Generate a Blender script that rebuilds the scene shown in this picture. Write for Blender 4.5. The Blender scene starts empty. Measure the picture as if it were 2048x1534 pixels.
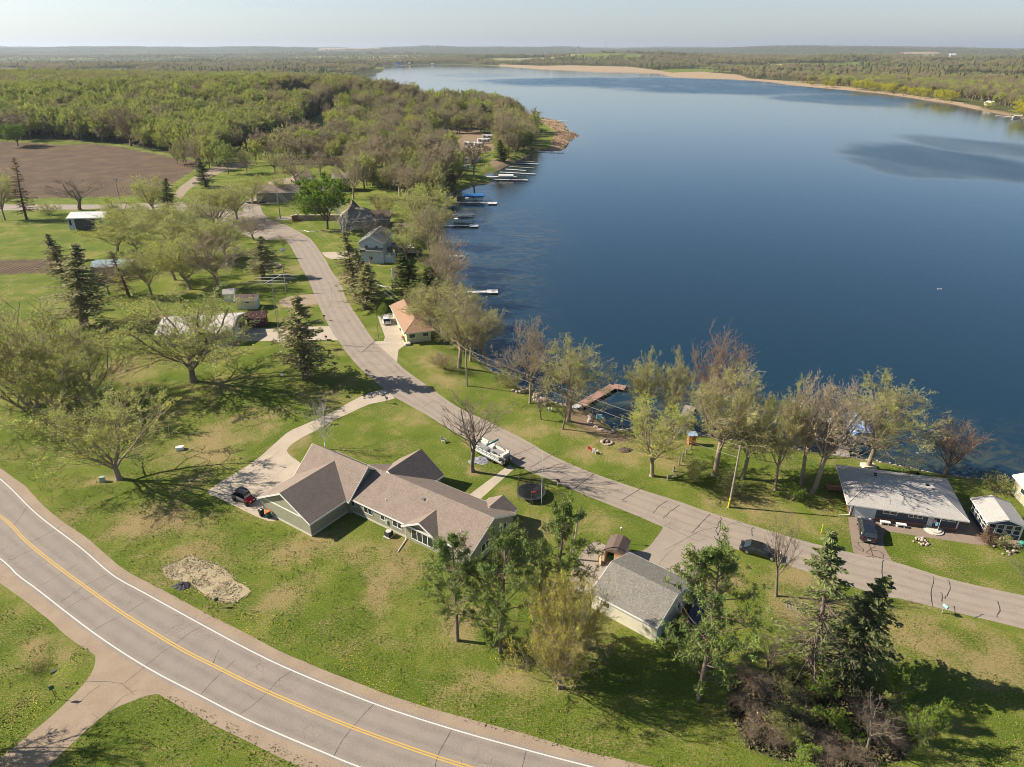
import bpy, math, random
import numpy as np
from math import sin, cos, tan, pi, radians, degrees, atan2, hypot, sqrt, exp
from mathutils import Vector, Matrix
SC = bpy.context.scene
COL = SC.collection
# ---------------------------------------------------------------- camera
W_, H_, F_, CAMZ = 2048, 1534, 1375.0, 60.0
PITCH = math.atan((767 - 101) / F_)
cam_d = bpy.data.cameras.new('camera'); cam = bpy.data.objects.new('camera', cam_d); COL.objects.link(cam)
cam.location = (0, 0, CAMZ); cam.rotation_euler = (pi / 2 - PITCH, 0, 0)
cam_d.sensor_width = 36; cam_d.lens = 36 * F_ / W_; cam_d.clip_start = 0.5; cam_d.clip_end = 60000
SC.camera = cam
# ---------------------------------------------------------------- light
SUN_EL, SUN_AZ = radians(35), radians(171)      # direction towards the sun, measured from +x
wd = bpy.data.worlds.new('World'); SC.world = wd; wd.use_nodes = True
nt = wd.node_tree; nt.nodes.clear()
sky = nt.nodes.new('ShaderNodeTexSky'); sky.sky_type = 'NISHITA'; sky.sun_disc = False
sky.sun_elevation = SUN_EL; sky.sun_rotation = pi / 2 - SUN_AZ
sky.altitude = 300; sky.air_density = 1.0; sky.dust_density = 1.0; sky.ozone_density = 3.0
bg = nt.nodes.new('ShaderNodeBackground'); bg.inputs[1].default_value = 0.05
ow = nt.nodes.new('ShaderNodeOutputWorld')
# hazy spring air: the sky pales and brightens towards the horizon
tcw = nt.nodes.new('ShaderNodeTexCoord'); sxyz = nt.nodes.new('ShaderNodeSeparateXYZ'); nt.links.new(tcw.outputs['Generated'], sxyz.inputs[0])
mrw = nt.nodes.new('ShaderNodeMapRange'); mrw.interpolation_type = 'SMOOTHERSTEP'; mrw.inputs[1].default_value = -.05; mrw.inputs[2].default_value = .8; mrw.inputs[3].default_value = 1; mrw.inputs[4].default_value = 0; nt.links.new(sxyz.outputs[2], mrw.inputs[0])
hsw = nt.nodes.new('ShaderNodeHueSaturation'); hsw.inputs['Saturation'].default_value = 1.0; hsw.inputs['Value'].default_value = 1.6; nt.links.new(sky.outputs[0], hsw.inputs['Color'])
tnt = nt.nodes.new('ShaderNodeMix'); tnt.data_type = 'RGBA'; tnt.blend_type = 'MULTIPLY'; tnt.inputs[0].default_value = 1; tnt.inputs[7].default_value = (.93, .985, 1.06, 1); nt.links.new(hsw.outputs[0], tnt.inputs[6])
mxw = nt.nodes.new('ShaderNodeMix'); mxw.data_type = 'RGBA'; nt.links.new(mrw.outputs[0], mxw.inputs[0]); nt.links.new(sky.outputs[0], mxw.inputs[6]); nt.links.new(tnt.outputs[2], mxw.inputs[7])
lo = nt.nodes.new('ShaderNodeMapRange'); lo.interpolation_type = 'SMOOTHERSTEP'; lo.inputs[1].default_value = -.02; lo.inputs[2].default_value = .2; lo.inputs[3].default_value = .6; lo.inputs[4].default_value = 0; nt.links.new(sxyz.outputs[2], lo.inputs[0])
bw = nt.nodes.new('ShaderNodeHueSaturation'); bw.inputs['Saturation'].default_value = .25; nt.links.new(mxw.outputs[2], bw.inputs['Color'])
mx2 = nt.nodes.new('ShaderNodeMix'); mx2.data_type = 'RGBA'; nt.links.new(lo.outputs[0], mx2.inputs[0]); nt.links.new(mxw.outputs[2], mx2.inputs[6]); nt.links.new(bw.outputs[0], mx2.inputs[7])
nt.links.new(mx2.outputs[2], bg.inputs[0]); nt.links.new(bg.outputs[0], ow.inputs[0])
sl = bpy.data.lights.new('sun', 'SUN'); sl.energy = 5.0; sl.angle = radians(0.5); sl.color = (1, 0.91, 0.78)
so = bpy.data.objects.new('sun', sl); COL.objects.link(so)
sv = Vector((cos(SUN_AZ) * cos(SUN_EL), sin(SUN_AZ) * cos(SUN_EL), sin(SUN_EL)))
so.rotation_euler = sv.to_track_quat('Z', 'Y').to_euler(); so.location = (-60, 10, 90)
vs = SC.view_settings; vs.view_transform = 'Standard'; vs.look = 'None'; vs.exposure = 0.85; vs.gamma = 1
vs.use_curve_mapping = False
SC.cycles.max_bounces = 6; SC.cycles.diffuse_bounces = 2; SC.cycles.glossy_bounces = 3
SC.cycles.transmission_bounces = 4; SC.cycles.transparent_max_bounces = 12; SC.cycles.volume_bounces = 0
SC.cycles.filter_width = 0.95; SC.cycles.caustics_reflective = False; SC.cycles.caustics_refractive = False
# ---------------------------------------------------------------- pixel (2048x1534) -> ground
CP, SP = cos(PITCH), sin(PITCH)
def G(px, py, z=0.0):
    u = (px - 1024) / F_; v = (py - 767) / F_
    t = (z - CAMZ) / (-SP - v * CP)
    return (u * t, (CP - v * SP) * t)
def Hh(px, py, ty):
    """height of a thing whose foot is seen at (px,py) and top at row ty"""
    P = G(px, py); v = (ty - 767) / F_
    return CAMZ + (v * P[1] * CP + P[1] * SP) / (-CP + v * SP)
def GP(pts, z=0.0): return [G(a, b, z) for a, b in pts]
def smooth(pts, n=6):
    """Catmull-Rom through the points"""
    P = [np.array(p, float) for p in pts]; P = [2 * P[0] - P[1]] + P + [2 * P[-1] - P[-2]]
    out = []
    for i in range(1, len(P) - 2):
        for k in range(n):
            t = k / n
            out.append(0.5 * ((2 * P[i]) + (-P[i - 1] + P[i + 1]) * t + (2 * P[i - 1] - 5 * P[i] + 4 * P[i + 1] - P[i + 2]) * t * t
                              + (-P[i - 1] + 3 * P[i] - 3 * P[i + 1] + P[i + 2]) * t ** 3))
    out.append(P[-2]); return np.array(out)
def resample(pl, n):
    pl = np.array(pl, float); d = np.r_[0, np.cumsum(np.hypot(*(np.diff(pl[:, :2], axis=0).T)))]
    t = np.linspace(0, d[-1], n)
    return np.stack([np.interp(t, d, pl[:, k]) for k in range(pl.shape[1])], 1)
def offset(pl, o):
    pl = np.array(pl, float); t = np.gradient(pl[:, :2], axis=0); t /= np.hypot(t[:, 0], t[:, 1])[:, None] + 1e-9
    q = pl.copy(); q[:, 0] += -t[:, 1] * o; q[:, 1] += t[:, 0] * o; return q
def inpoly(x, y, poly):
    poly = np.asarray(poly, float); r = np.zeros(np.shape(x), bool); n = len(poly); j = n - 1
    for i in range(n):
        xi, yi = poly[i]; xj, yj = poly[j]
        if abs(yj - yi) > 1e-12:
            c = ((yi > y) != (yj > y)) & (x < (xj - xi) * (y - yi) / (yj - yi) + xi)
            r ^= c
        j = i
    return r
def polydist(x, y, poly, closed=True):
    poly = np.asarray(poly, float); d = np.full(np.shape(x), 1e18); n = len(poly)
    for i in range(n if closed else n - 1):
        a = poly[i]; b = poly[(i + 1) % n]; e = b - a; L = e @ e + 1e-12
        t = np.clip(((x - a[0]) * e[0] + (y - a[1]) * e[1]) / L, 0, 1)
        d = np.minimum(d, (x - a[0] - t * e[0]) ** 2 + (y - a[1] - t * e[1]) ** 2)
    return np.sqrt(d)
def sst(x, a, b): t = np.clip((x - a) / (b - a), 0, 1); return t * t * (3 - 2 * t)
# value noise
_rg = np.random.RandomState(7); _NT = _rg.rand(256, 256)
def vnoise(x, y):
    xi = np.floor(x).astype(int); yi = np.floor(y).astype(int); fx = x - xi; fy = y - yi
    fx = fx * fx * (3 - 2 * fx); fy = fy * fy * (3 - 2 * fy)
    g = lambda a, b: _NT[a & 255, b & 255]
    return (g(xi, yi) * (1 - fx) + g(xi + 1, yi) * fx) * (1 - fy) + (g(xi, yi + 1) * (1 - fx) + g(xi + 1, yi + 1) * fx) * fy
def fbm(x, y, o=4):
    s = 0; a = 0.5
    for k in range(o): s = s + a * vnoise(x * 2 ** k + 17.3 * k, y * 2 ** k + 5.1 * k); a *= .5
    return s
# ---------------------------------------------------------------- materials
MATS = {}
def mat(name, col=(.5, .5, .5), rough=.8, metal=0.0, noise=None, bump=None, spec=0.3, rand=0.0, coat=0.0):
    """noise=(scale, amount 0..1, second colour); bump=(scale, strength)"""
    if name in MATS: return MATS[name]
    m = bpy.data.materials.new(name); m.use_nodes = True; t = m.node_tree; b = t.nodes['Principled BSDF']
    b.inputs['Roughness'].default_value = rough; b.inputs['Metallic'].default_value = metal
    b.inputs['Specular IOR Level'].default_value = spec; b.inputs['Coat Weight'].default_value = coat
    c4 = (*col, 1); b.inputs['Base Color'].default_value = c4
    co = None
    if noise or bump: co = t.nodes.new('ShaderNodeTexCoord')
    if noise:
        n = t.nodes.new('ShaderNodeTexNoise'); n.inputs['Scale'].default_value = noise[0]; n.inputs['Detail'].default_value = 6
        n.inputs['Roughness'].default_value = .65
        t.links.new(co.outputs['Object'], n.inputs['Vector'])
        r = t.nodes.new('ShaderNodeMapRange'); r.inputs[1].default_value = .5 - .5 * (1 - noise[1]) * .6 - .02; r.inputs[2].default_value = .5 + .5 * (1 - noise[1]) * .6 + .02
        t.links.new(n.outputs['Fac'], r.inputs[0])
        x = t.nodes.new('ShaderNodeMix'); x.data_type = 'RGBA'; x.inputs[6].default_value = c4; x.inputs[7].default_value = (*noise[2], 1)
        t.links.new(r.outputs[0], x.inputs[0]); t.links.new(x.outputs[2], b.inputs['Base Color'])
    if bump:
        n2 = t.nodes.new('ShaderNodeTexNoise'); n2.inputs['Scale'].default_value = bump[0]; n2.inputs['Detail'].default_value = 4
        t.links.new(co.outputs['Object'], n2.inputs['Vector'])
        bp = t.nodes.new('ShaderNodeBump'); bp.inputs['Strength'].default_value = bump[1]; bp.inputs['Distance'].default_value = .05
        t.links.new(n2.outputs['Fac'], bp.inputs['Height']); t.links.new(bp.outputs[0], b.inputs['Normal'])
    MATS[name] = m; return m
class NG:
    """small node-graph helper"""
    def __init__(s, name):
        s.m = bpy.data.materials.new(name); s.m.use_nodes = True; s.t = s.m.node_tree
        s.b = s.t.nodes['Principled BSDF']; s.out = s.t.nodes['Material Output']; MATS[name] = s.m
    def n(s, typ, **kw):
        x = s.t.nodes.new(typ)
        for k, v in kw.items(): setattr(x, k, v)
        return x
    def l(s, a, b): s.t.links.new(a, b)
    def setin(s, sock, v):
        if hasattr(v, 'is_output') or isinstance(v, bpy.types.NodeSocket): s.l(v, sock)
        else: sock.default_value = v
    def noise(s, vec, scale, detail=5, rough=.6, dist=0.0):
        x = s.n('ShaderNodeTexNoise'); s.setin(x.inputs['Vector'], vec); x.inputs['Scale'].default_value = scale
        x.inputs['Detail'].default_value = detail; x.inputs['Roughness'].default_value = rough; x.inputs['Distortion'].default_value = dist
        return x.outputs['Fac']
    def ramp(s, f, a, b, lo=0., hi=1.):
        x = s.n('ShaderNodeMapRange', interpolation_type='SMOOTHSTEP'); s.setin(x.inputs[0], f)
        for i, v in zip((1, 2, 3, 4), (a, b, lo, hi)): x.inputs[i].default_value = v
        return x.outputs[0]
    def mix(s, f, a, b):
        x = s.n('ShaderNodeMix', data_type='RGBA'); s.setin(x.inputs[0], f)
        for i, v in ((6, a), (7, b)):
            s.setin(x.inputs[i], (*v, 1) if isinstance(v, tuple) and len(v) == 3 else v)
        return x.outputs[2]
    def math(s, op, a, b=0., clamp=False):
        x = s.n('ShaderNodeMath', operation=op, use_clamp=clamp); s.setin(x.inputs[0], a); s.setin(x.inputs[1], b); return x.outputs[0]
    def scale(s, vec, sc):
        x = s.n('ShaderNodeMapping'); s.setin(x.inputs[0], vec); x.inputs['Scale'].default_value = sc; return x.outputs[0]
    def attr(s, name):
        x = s.n('ShaderNodeAttribute', attribute_name=name); return x
    def rgb(s, col):
        x = s.n('ShaderNodeSeparateColor'); s.l(col, x.inputs[0]); return x.outputs
    def bump(s, h, strength, dist):
        x = s.n('ShaderNodeBump'); s.setin(x.inputs['Height'], h); x.inputs['Strength'].default_value = strength; x.inputs['Distance'].default_value = dist
        s.l(x.outputs[0], s.b.inputs['Normal']); return x
# ---------------------------------------------------------------- object helpers
def tag(o, label=None, cat=None, group=None, kind=None):
    if label: o['label'] = label
    if cat: o['category'] = cat
    if group: o['group'] = group
    if kind: o['kind'] = kind
    return o
def empty(name, loc, rz=0.0, label=None, cat=None, group=None, sc=None):
    o = bpy.data.objects.new(name, None); COL.objects.link(o); o.location = (loc[0], loc[1], loc[2] if len(loc) > 2 else 0)
    o.rotation_euler = (0, 0, rz); o.empty_display_size = .2
    if sc: o.scale = sc
    return tag(o, label, cat, group)
def link(name, me, parent=None, loc=None, rz=None):
    o = bpy.data.objects.new(name, me); COL.objects.link(o)
    if parent: o.parent = parent
    if loc is not None: o.location = loc
    if rz is not None: o.rotation_euler = (0, 0, rz)
    return o
def copy_tree(o, parent=None):
    c = o.copy(); COL.objects.link(c); c.parent = parent
    for ch in list(o.children): copy_tree(ch, c)
    return c
def place_copy(o, loc, rz=None, label=None, sc=None, group=None, rot=None):
    c = copy_tree(o); c.location = (loc[0], loc[1], loc[2] if len(loc) > 2 else 0)
    if rz is not None: c.rotation_euler = (0, 0, rz)
    if rot is not None: c.rotation_euler = rot
    if sc is not None: c.scale = sc if hasattr(sc, '__len__') else (sc, sc, sc)
    if label: c['label'] = label
    if group: c['group'] = group
    return c
def npmesh(name, V, Fq=None, Ft=None, mats=(), mi=None, smooth_=False, attrs=None):
    """fast mesh from numpy arrays of quads and/or triangles"""
    V = np.asarray(V, np.float32).reshape(-1, 3); fs = []
    nq = 0 if Fq is None else len(Fq); ntr = 0 if Ft is None else len(Ft)
    loops = np.concatenate([a for a in ((np.asarray(Fq, np.int32).ravel() if nq else np.zeros(0, np.int32)), (np.asarray(Ft, np.int32).ravel() if ntr else np.zeros(0, np.int32)))])
    starts = np.concatenate([np.arange(nq) * 4, nq * 4 + np.arange(ntr) * 3]).astype(np.int32)
    tot = np.concatenate([np.full(nq, 4), np.full(ntr, 3)]).astype(np.int32)
    me = bpy.data.meshes.new(name); me.vertices.add(len(V)); me.vertices.foreach_set('co', V.ravel())
    me.loops.add(len(loops)); me.loops.foreach_set('vertex_index', loops)
    me.polygons.add(len(tot)); me.polygons.foreach_set('loop_start', starts); me.polygons.foreach_set('loop_total', tot)
    for m in mats: me.materials.append(m)
    if mi is not None: me.polygons.foreach_set('material_index', np.asarray(mi, np.int32))
    if smooth_: me.polygons.foreach_set('use_smooth', np.ones(len(tot), bool))
    for k, a in (attrs or {}).items():
        at = me.attributes.new(k, 'FLOAT_COLOR', 'POINT'); a = np.asarray(a, np.float32)
        c = np.ones((len(V), 4), np.float32); c[:, :a.shape[1]] = a; at.data.foreach_set('color', c.ravel())
    me.update(calc_edges=True); me.validate(); return me
class MB:
    """collects shapes into one mesh"""
    def __init__(s): s.v = []; s.f = []; s.m = []; s.cm = 0; s.T = Matrix()
    def _add(s, vs_, fs_):
        b = len(s.v); s.v += [tuple(s.T @ Vector(p)) for p in vs_]; s.f += [tuple(b + i for i in f) for f in fs_]; s.m += [s.cm] * len(fs_); return s
    def box(s, c, d, rz=0., rx=0., ry=0., taper=1.0):
        R = Matrix.Rotation(rz, 3, 'Z') @ Matrix.Rotation(ry, 3, 'Y') @ Matrix.Rotation(rx, 3, 'X'); vs_ = []
        for z in (-.5, .5):
            k = taper if z > 0 else 1
            for x, y in ((-.5, -.5), (.5, -.5), (.5, .5), (-.5, .5)):
                vs_.append(Vector(c) + R @ Vector((x * d[0] * k, y * d[1] * k, z * d[2])))
        return s._add(vs_, [(3, 2, 1, 0), (4, 5, 6, 7), (0, 1, 5, 4), (1, 2, 6, 5), (2, 3, 7, 6), (3, 0, 4, 7)])
    def b2(s, a, b):
        return s.box([(a[i] + b[i]) / 2 for i in range(3)], [abs(b[i] - a[i]) for i in range(3)])
    def poly(s, pts): return s._add(pts, [tuple(range(len(pts)))])
    def prism(s, pts, z0, z1):
        n = len(pts); vs_ = [(p[0], p[1], z0) for p in pts] + [(p[0], p[1], z1) for p in pts]
        a = sum(pts[i][0] * pts[(i + 1) % n][1] - pts[(i + 1) % n][0] * pts[i][1] for i in range(n))
        o = list(range(n)) if a > 0 else list(range(n))[::-1]
        fs_ = [tuple(o[::-1]), tuple(n + i for i in o)] + [(o[i], o[(i + 1) % n], n + o[(i + 1) % n], n + o[i]) for i in range(n)]
        return s._add(vs_, fs_)
    def extr(s, pts, vec):
        """extrude a planar 3-D polygon by vec"""
        n = len(pts); v = Vector(vec); P = [Vector(p) for p in pts]
        return s._add(P + [p + v for p in P], [tuple(range(n))[::-1], tuple(range(n, 2 * n))] + [(i, (i + 1) % n, n + (i + 1) % n, n + i) for i in range(n)])
    def tube(s, pts, r, n=8, cap=True):
        P = [Vector(p) for p in pts]; R = r if hasattr(r, '__len__') else [r] * len(P); vs_ = []; up = None
        for i, p in enumerate(P):
            d = (P[min(i + 1, len(P) - 1)] - P[max(i - 1, 0)]).normalized()
            if up is None: up = Vector((0, 0, 1)) if abs(d.z) < .9 else Vector((1, 0, 0))
            a = d.cross(up)
            if a.length < 1e-4: a = d.cross(Vector((0, 1, 0)))
            a.normalize(); b = d.cross(a); up = a.cross(d) * 1.0
            for k in range(n):
                t = 2 * pi * k / n; vs_.append(p + (a * cos(t) + b * sin(t)) * R[i])
        fs_ = [(i * n + k, i * n + (k + 1) % n, (i + 1) * n + (k + 1) % n, (i + 1) * n + k) for i in range(len(P) - 1) for k in range(n)]
        if cap: fs_ += [tuple(range(n))[::-1], tuple(range((len(P) - 1) * n, len(P) * n))]
        return s._add(vs_, fs_)
    def lathe(s, c, prof, n=16, sx=1., sy=1.):
        vs_ = []
        for r, z in prof:
            for k in range(n): t = 2 * pi * k / n; vs_.append((c[0] + r * cos(t) * sx, c[1] + r * sin(t) * sy, c[2] + z))
        m = len(prof); fs_ = [(i * n + k, i * n + (k + 1) % n, (i + 1) * n + (k + 1) % n, (i + 1) * n + k) for i in range(m - 1) for k in range(n)]
        fs_ += [tuple(range(n))[::-1], tuple(range((m - 1) * n, m * n))]
        return s._add(vs_, fs_)
    def loft(s, secs, cap=True):
        n = len(secs[0]); vs_ = [p for q in secs for p in q]
        fs_ = [(i * n + k, i * n + (k + 1) % n, (i + 1) * n + (k + 1) % n, (i + 1) * n + k) for i in range(len(secs) - 1) for k in range(n)]
        if cap: fs_ += [tuple(range(n))[::-1], tuple(range((len(secs) - 1) * n, len(secs) * n))]
        return s._add(vs_, fs_)
    def build(s, name, mats, parent=None, loc=None, rz=None, smooth_=False, bevel=0.):
        me = bpy.data.meshes.new(name); me.from_pydata(s.v, [], s.f)
        for m in (mats if isinstance(mats, (list, tuple)) else [mats]): me.materials.append(m)
        me.polygons.foreach_set('material_index', s.m)
        if smooth_: me.polygons.foreach_set('use_smooth', [True] * len(s.f))
        me.update()
        o = link(name, me, parent, loc, rz)
        if bevel:
            md = o.modifiers.new('bevel', 'BEVEL'); md.width = bevel; md.segments = 2; md.limit_method = 'ANGLE'
        return o
# ================================================================ the lake shore and the terrain
WZ = -2.0
SHORE_PX = [(2600, 1040), (2300, 992), (2048, 963), (1960, 955), (1900, 948), (1840, 938), (1790, 927), (1740, 918), (1700, 911), (1660, 906), (1620, 900),
 (1580, 893), (1540, 886), (1500, 880), (1460, 877), (1420, 872), (1390, 868), (1350, 864), (1318, 858), (1296, 853), (1280, 856), (1255, 862), (1232, 858), (1215, 846),
 (1196, 832), (1186, 822), (1165, 817), (1140, 811), (1110, 802), (1080, 790), (1050, 774), (1020, 758), (990, 742), (965, 722), (948, 700), (936, 670), (926, 640), (918, 610),
 (914, 585), (905, 555), (900, 530), (894, 505), (885, 480), (880, 455), (884, 430), (890, 412), (893, 402), (899, 392), (907, 386), (925, 381), (945, 374), (960, 369),
 (985, 366), (992, 360), (980, 355), (968, 352), (978, 347), (1000, 340), (1012, 333), (1025, 327), (1034, 322), (1052, 314), (1066, 306), (1072, 301), (1100, 300), (1126, 300), (1134, 292),
 (1137, 284), (1156, 269), (1134, 264), (1133, 252), (1118, 244), (1086, 238), (1060, 233), (1036, 226), (1005, 219), (960, 222), (915, 222), (870, 219), (820, 209), (770, 199), (730, 187), (702, 177),
 (684, 169), (676, 163), (690, 157), (725, 151), (765, 144), (767, 138), (768, 133), (800, 131), (860, 129), (930, 129), (990, 132), (1040, 135), (1080, 138), (1140, 141), (1200, 144),
 (1260, 145), (1320, 147), (1345, 154), (1400, 157), (1470, 159), (1540, 164), (1580, 170), (1620, 174), (1700, 181), (1760, 186), (1800, 192), (1850, 200), (1900, 207), (1945, 217), (1990, 226), (2048, 238), (2200, 262), (2600, 330)]
SHORE = np.array(GP(SHORE_PX, WZ))
SHORE = np.vstack([SHORE, [[2500, 420], [2600, 200], [700, 60]]])
SHORE = SHORE[:]
def shore_sd(x, y):
    d = polydist(x, y, SHORE); return np.where(inpoly(x, y, SHORE), -d, d)
def zone(pts, z=0.0): return np.array(GP(pts, z))
MARSH = zone([(1000, 129), (1080, 132), (1140, 131), (1180, 132), (1260, 134), (1300, 139), (1345, 146), (1400, 144), (1475, 150), (1500, 158), (1560, 162), (1600, 167), (1700, 176), (1770, 184), (1850, 195), (1905, 203), (1960, 215), (1950, 222),
               (1850, 206), (1700, 186), (1540, 170), (1400, 162), (1320, 152), (1200, 148), (1000, 139)], -1)
WOODHILL = [(-330, 640, 260, 170, 15), (-120, 800, 200, 130, 13), (-620, 900, 300, 220, 16), (120, 660, 70, 60, 3)]
def terrain_h(x, y, sd=None):
    x = np.asarray(x, float); y = np.asarray(y, float)
    if sd is None: sd = shore_sd(x, y)
    r = np.hypot(x, y)
    bank = -2.15 + 1.35 * sst(sd, -.3, 3.5) + .8 * sst(sd, 2.5, 11)
    far = sst(sd, 15, 130) * sst(r, 500, 780)
    hills = np.zeros_like(x)
    for cx, cy, sx, sy, h in WOODHILL: hills += h * np.exp(-((x - cx) / sx) ** 2 - ((y - cy) / sy) ** 2)
    md = np.where(r > 1200, np.where(inpoly(x, y, MARSH), 0, polydist(x, y, MARSH)), 1e4); mk = sst(md, 5, 350); far = far * mk
    roll = far * (fbm(x / 420 + 3, y / 420 + 9, 4) * 22 - 6) * sst(r, 500, 1500)
    big = sst(r, 2200, 4200) * (fbm(x / 1300 + 31, y / 1300 + 12, 4) * 66 - 24)
    bump_r = 26 * np.exp(-((x - 520) / 420) ** 2 - ((y - 3900) / 500) ** 2)
    ridge = sst(r, 8000, 11500) * (20 + 112 * fbm(x / 2100 + 7, y / 9000 + 2, 4) + 14 * sst(-x, -500, 4500))
    land = bank + far * hills + roll + sst(sd, 120, 500) * mk * (big + bump_r) + ridge
    bed = -2.15 - .1 * np.minimum(-sd, 40)
    return np.where(sd > -.3, land, bed)
TOPO = None
def hz(x, y): return float(terrain_h(np.array([x]), np.array([y]))[0])
def GT(px, py):
    """pixel -> point on the terrain"""
    z = 0.0; P = G(px, py, z)
    for k in range(14):
        P = G(px, py, z); zn = hz(*P)
        if abs(zn - z) < .01: break
        z = z * .4 + zn * .6
    return (P[0], P[1], z)
# zones (pixel outlines on the photograph, laid on the ground)
FIELD = zone([(-200, 288), (0, 292), (60, 293), (120, 295), (180, 292), (240, 296), (300, 306), (345, 314), (398, 322), (402, 330), (385, 342), (345, 368), (300, 392), (0, 398), (-200, 400)])
GARDEN = zone([(-120, 520), (0, 520), (100, 518), (112, 530), (108, 545), (0, 549), (-120, 550)])
FARFIELD = zone([(-300, 128), (0, 132), (60, 139), (135, 142), (130, 147), (60, 150), (0, 151), (-300, 153)], 8)
FARGREEN = [zone([(1880, 146), (1950, 146), (2060, 151), (2300, 155), (2300, 163), (2060, 160), (1960, 154), (1885, 153)], 4), zone([(760, 120), (900, 119), (900, 122), (760, 123)], 6)]
FARTAN = [zone([(1800, 111.5), (1870, 111), (1890, 113), (1830, 114)], 10), zone([(1050, 114), (1100, 114), (1098, 119), (1050, 119)], 4), zone([(1970, 106), (2020, 107), (2050, 110), (1980, 109)], 12),
          zone([(1540, 131), (1580, 131), (1582, 136), (1542, 136)], 6), zone([(640, 108), (760, 107), (760, 109), (640, 110)], 8)]
REEDS = zone([(1005, 216), (1060, 229), (1090, 235), (1125, 243), (1136, 254), (1158, 268), (1140, 280), (1134, 290), (1122, 300), (1098, 302), (1104, 285), (1112, 266), (1092, 250), (1040, 236)], -1)
BEACH = [zone([(1150, 812), (1188, 822), (1200, 838), (1240, 866), (1290, 860), (1330, 862), (1360, 868), (1330, 888), (1280, 884), (1235, 884), (1190, 872), (1150, 850), (1125, 822)], -.5),
         zone([(985, 322), (1020, 320), (1034, 324), (1010, 334), (990, 337), (978, 330)], -1), zone([(960, 366), (985, 360), (992, 364), (975, 370), (958, 372)], -1),
         zone([(860, 305), (890, 302), (905, 318), (870, 330), (855, 322)], 0), zone([(905, 262), (960, 262), (1000, 300), (960, 306), (905, 300)], 0)]
# dead-grass patches: (px, py, half-width, half-height, strength)
DRY = [(310, 1040, 75, 32, 1.0), (400, 1100, 50, 25, .45), (620, 1090, 60, 30, .55), (700, 1110, 75, 20, .5), (800, 1120, 50, 55, .75), (760, 1180, 25, 40, .8), (420, 885, 60, 45, .75), (490, 850, 60, 28, .6),
       (555, 905, 25, 18, .8), (595, 880, 25, 18, .8), (360, 905, 50, 25, .5), (330, 820, 40, 20, .4), (255, 740, 50, 25, .6), (440, 770, 60, 15, .4), (1110, 1060, 60, 22, .5), (1190, 1045, 50, 20, .4), (1080, 862, 50, 10, .6),
       (1260, 900, 90, 26, .55), (1190, 905, 50, 16, .5), (1330, 920, 40, 15, .6), (1150, 860, 40, 12, .6), (1150, 1300, 90, 40, .4), (1020, 1370, 120, 30, .5), (930, 1250, 35, 40, .8), (1590, 1215, 40, 30, .7), (1600, 1160, 60, 20, .6), (1440, 1170, 45, 16, .7),
       (1880, 1290, 90, 40, .6), (1990, 1330, 60, 50, .8), (1800, 1250, 70, 25, .5), (1700, 1235, 60, 20, .4), (1560, 1045, 100, 25, .4), (1680, 1050, 40, 25, .4), (1470, 1000, 60, 20, .5), (590, 540, 22, 14, .6), (690, 560, 14, 30, .7),
       (705, 600, 10, 20, .6), (855, 720, 30, 16, .5), (880, 760, 40, 14, .6), (320, 1160, 60, 20, .4), (20, 1180, 60, 14, .3), (120, 1300, 60, 25, .3), (60, 1290, 20, 10, .5), (700, 1290, 40, 18, .3), (560, 1210, 60, 30, .35), (60, 700, 60, 20, .3),
       (340, 640, 60, 15, .35), (150, 1030, 30, 18, .3), (820, 840, 40, 14, .3), (1870, 1120, 60, 10, .3), (1230, 1190, 30, 15, .3), (660, 790, 40, 20, .5), (1030, 1035, 60, 10, .4), (200, 962, 40, 10, .8), (945, 945, 12, 8, .9), (960, 1480, 200, 14, .3)]
FOREST = [zone([(-700, 170), (-200, 160), (0, 152), (140, 146), (300, 138), (480, 128), (640, 126), (768, 128), (768, 145), (690, 160), (690, 178), (740, 192), (800, 206), (870, 215), (940, 220), (1000, 226), (1060, 238), (1085, 262), (1070, 296), (985, 296), (900, 285), (870, 240), (700, 236), (600, 262), (540, 300), (470, 330), (430, 325), (395, 318), (300, 300), (240, 292), (120, 289), (-700, 283)], 0)]
FOREST.append(zone([(1470, 1350), (1560, 1335), (1640, 1350), (1720, 1370), (1790, 1400), (1835, 1470), (1810, 1520), (1650, 1550), (1500, 1500), (1450, 1420)]))
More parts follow.
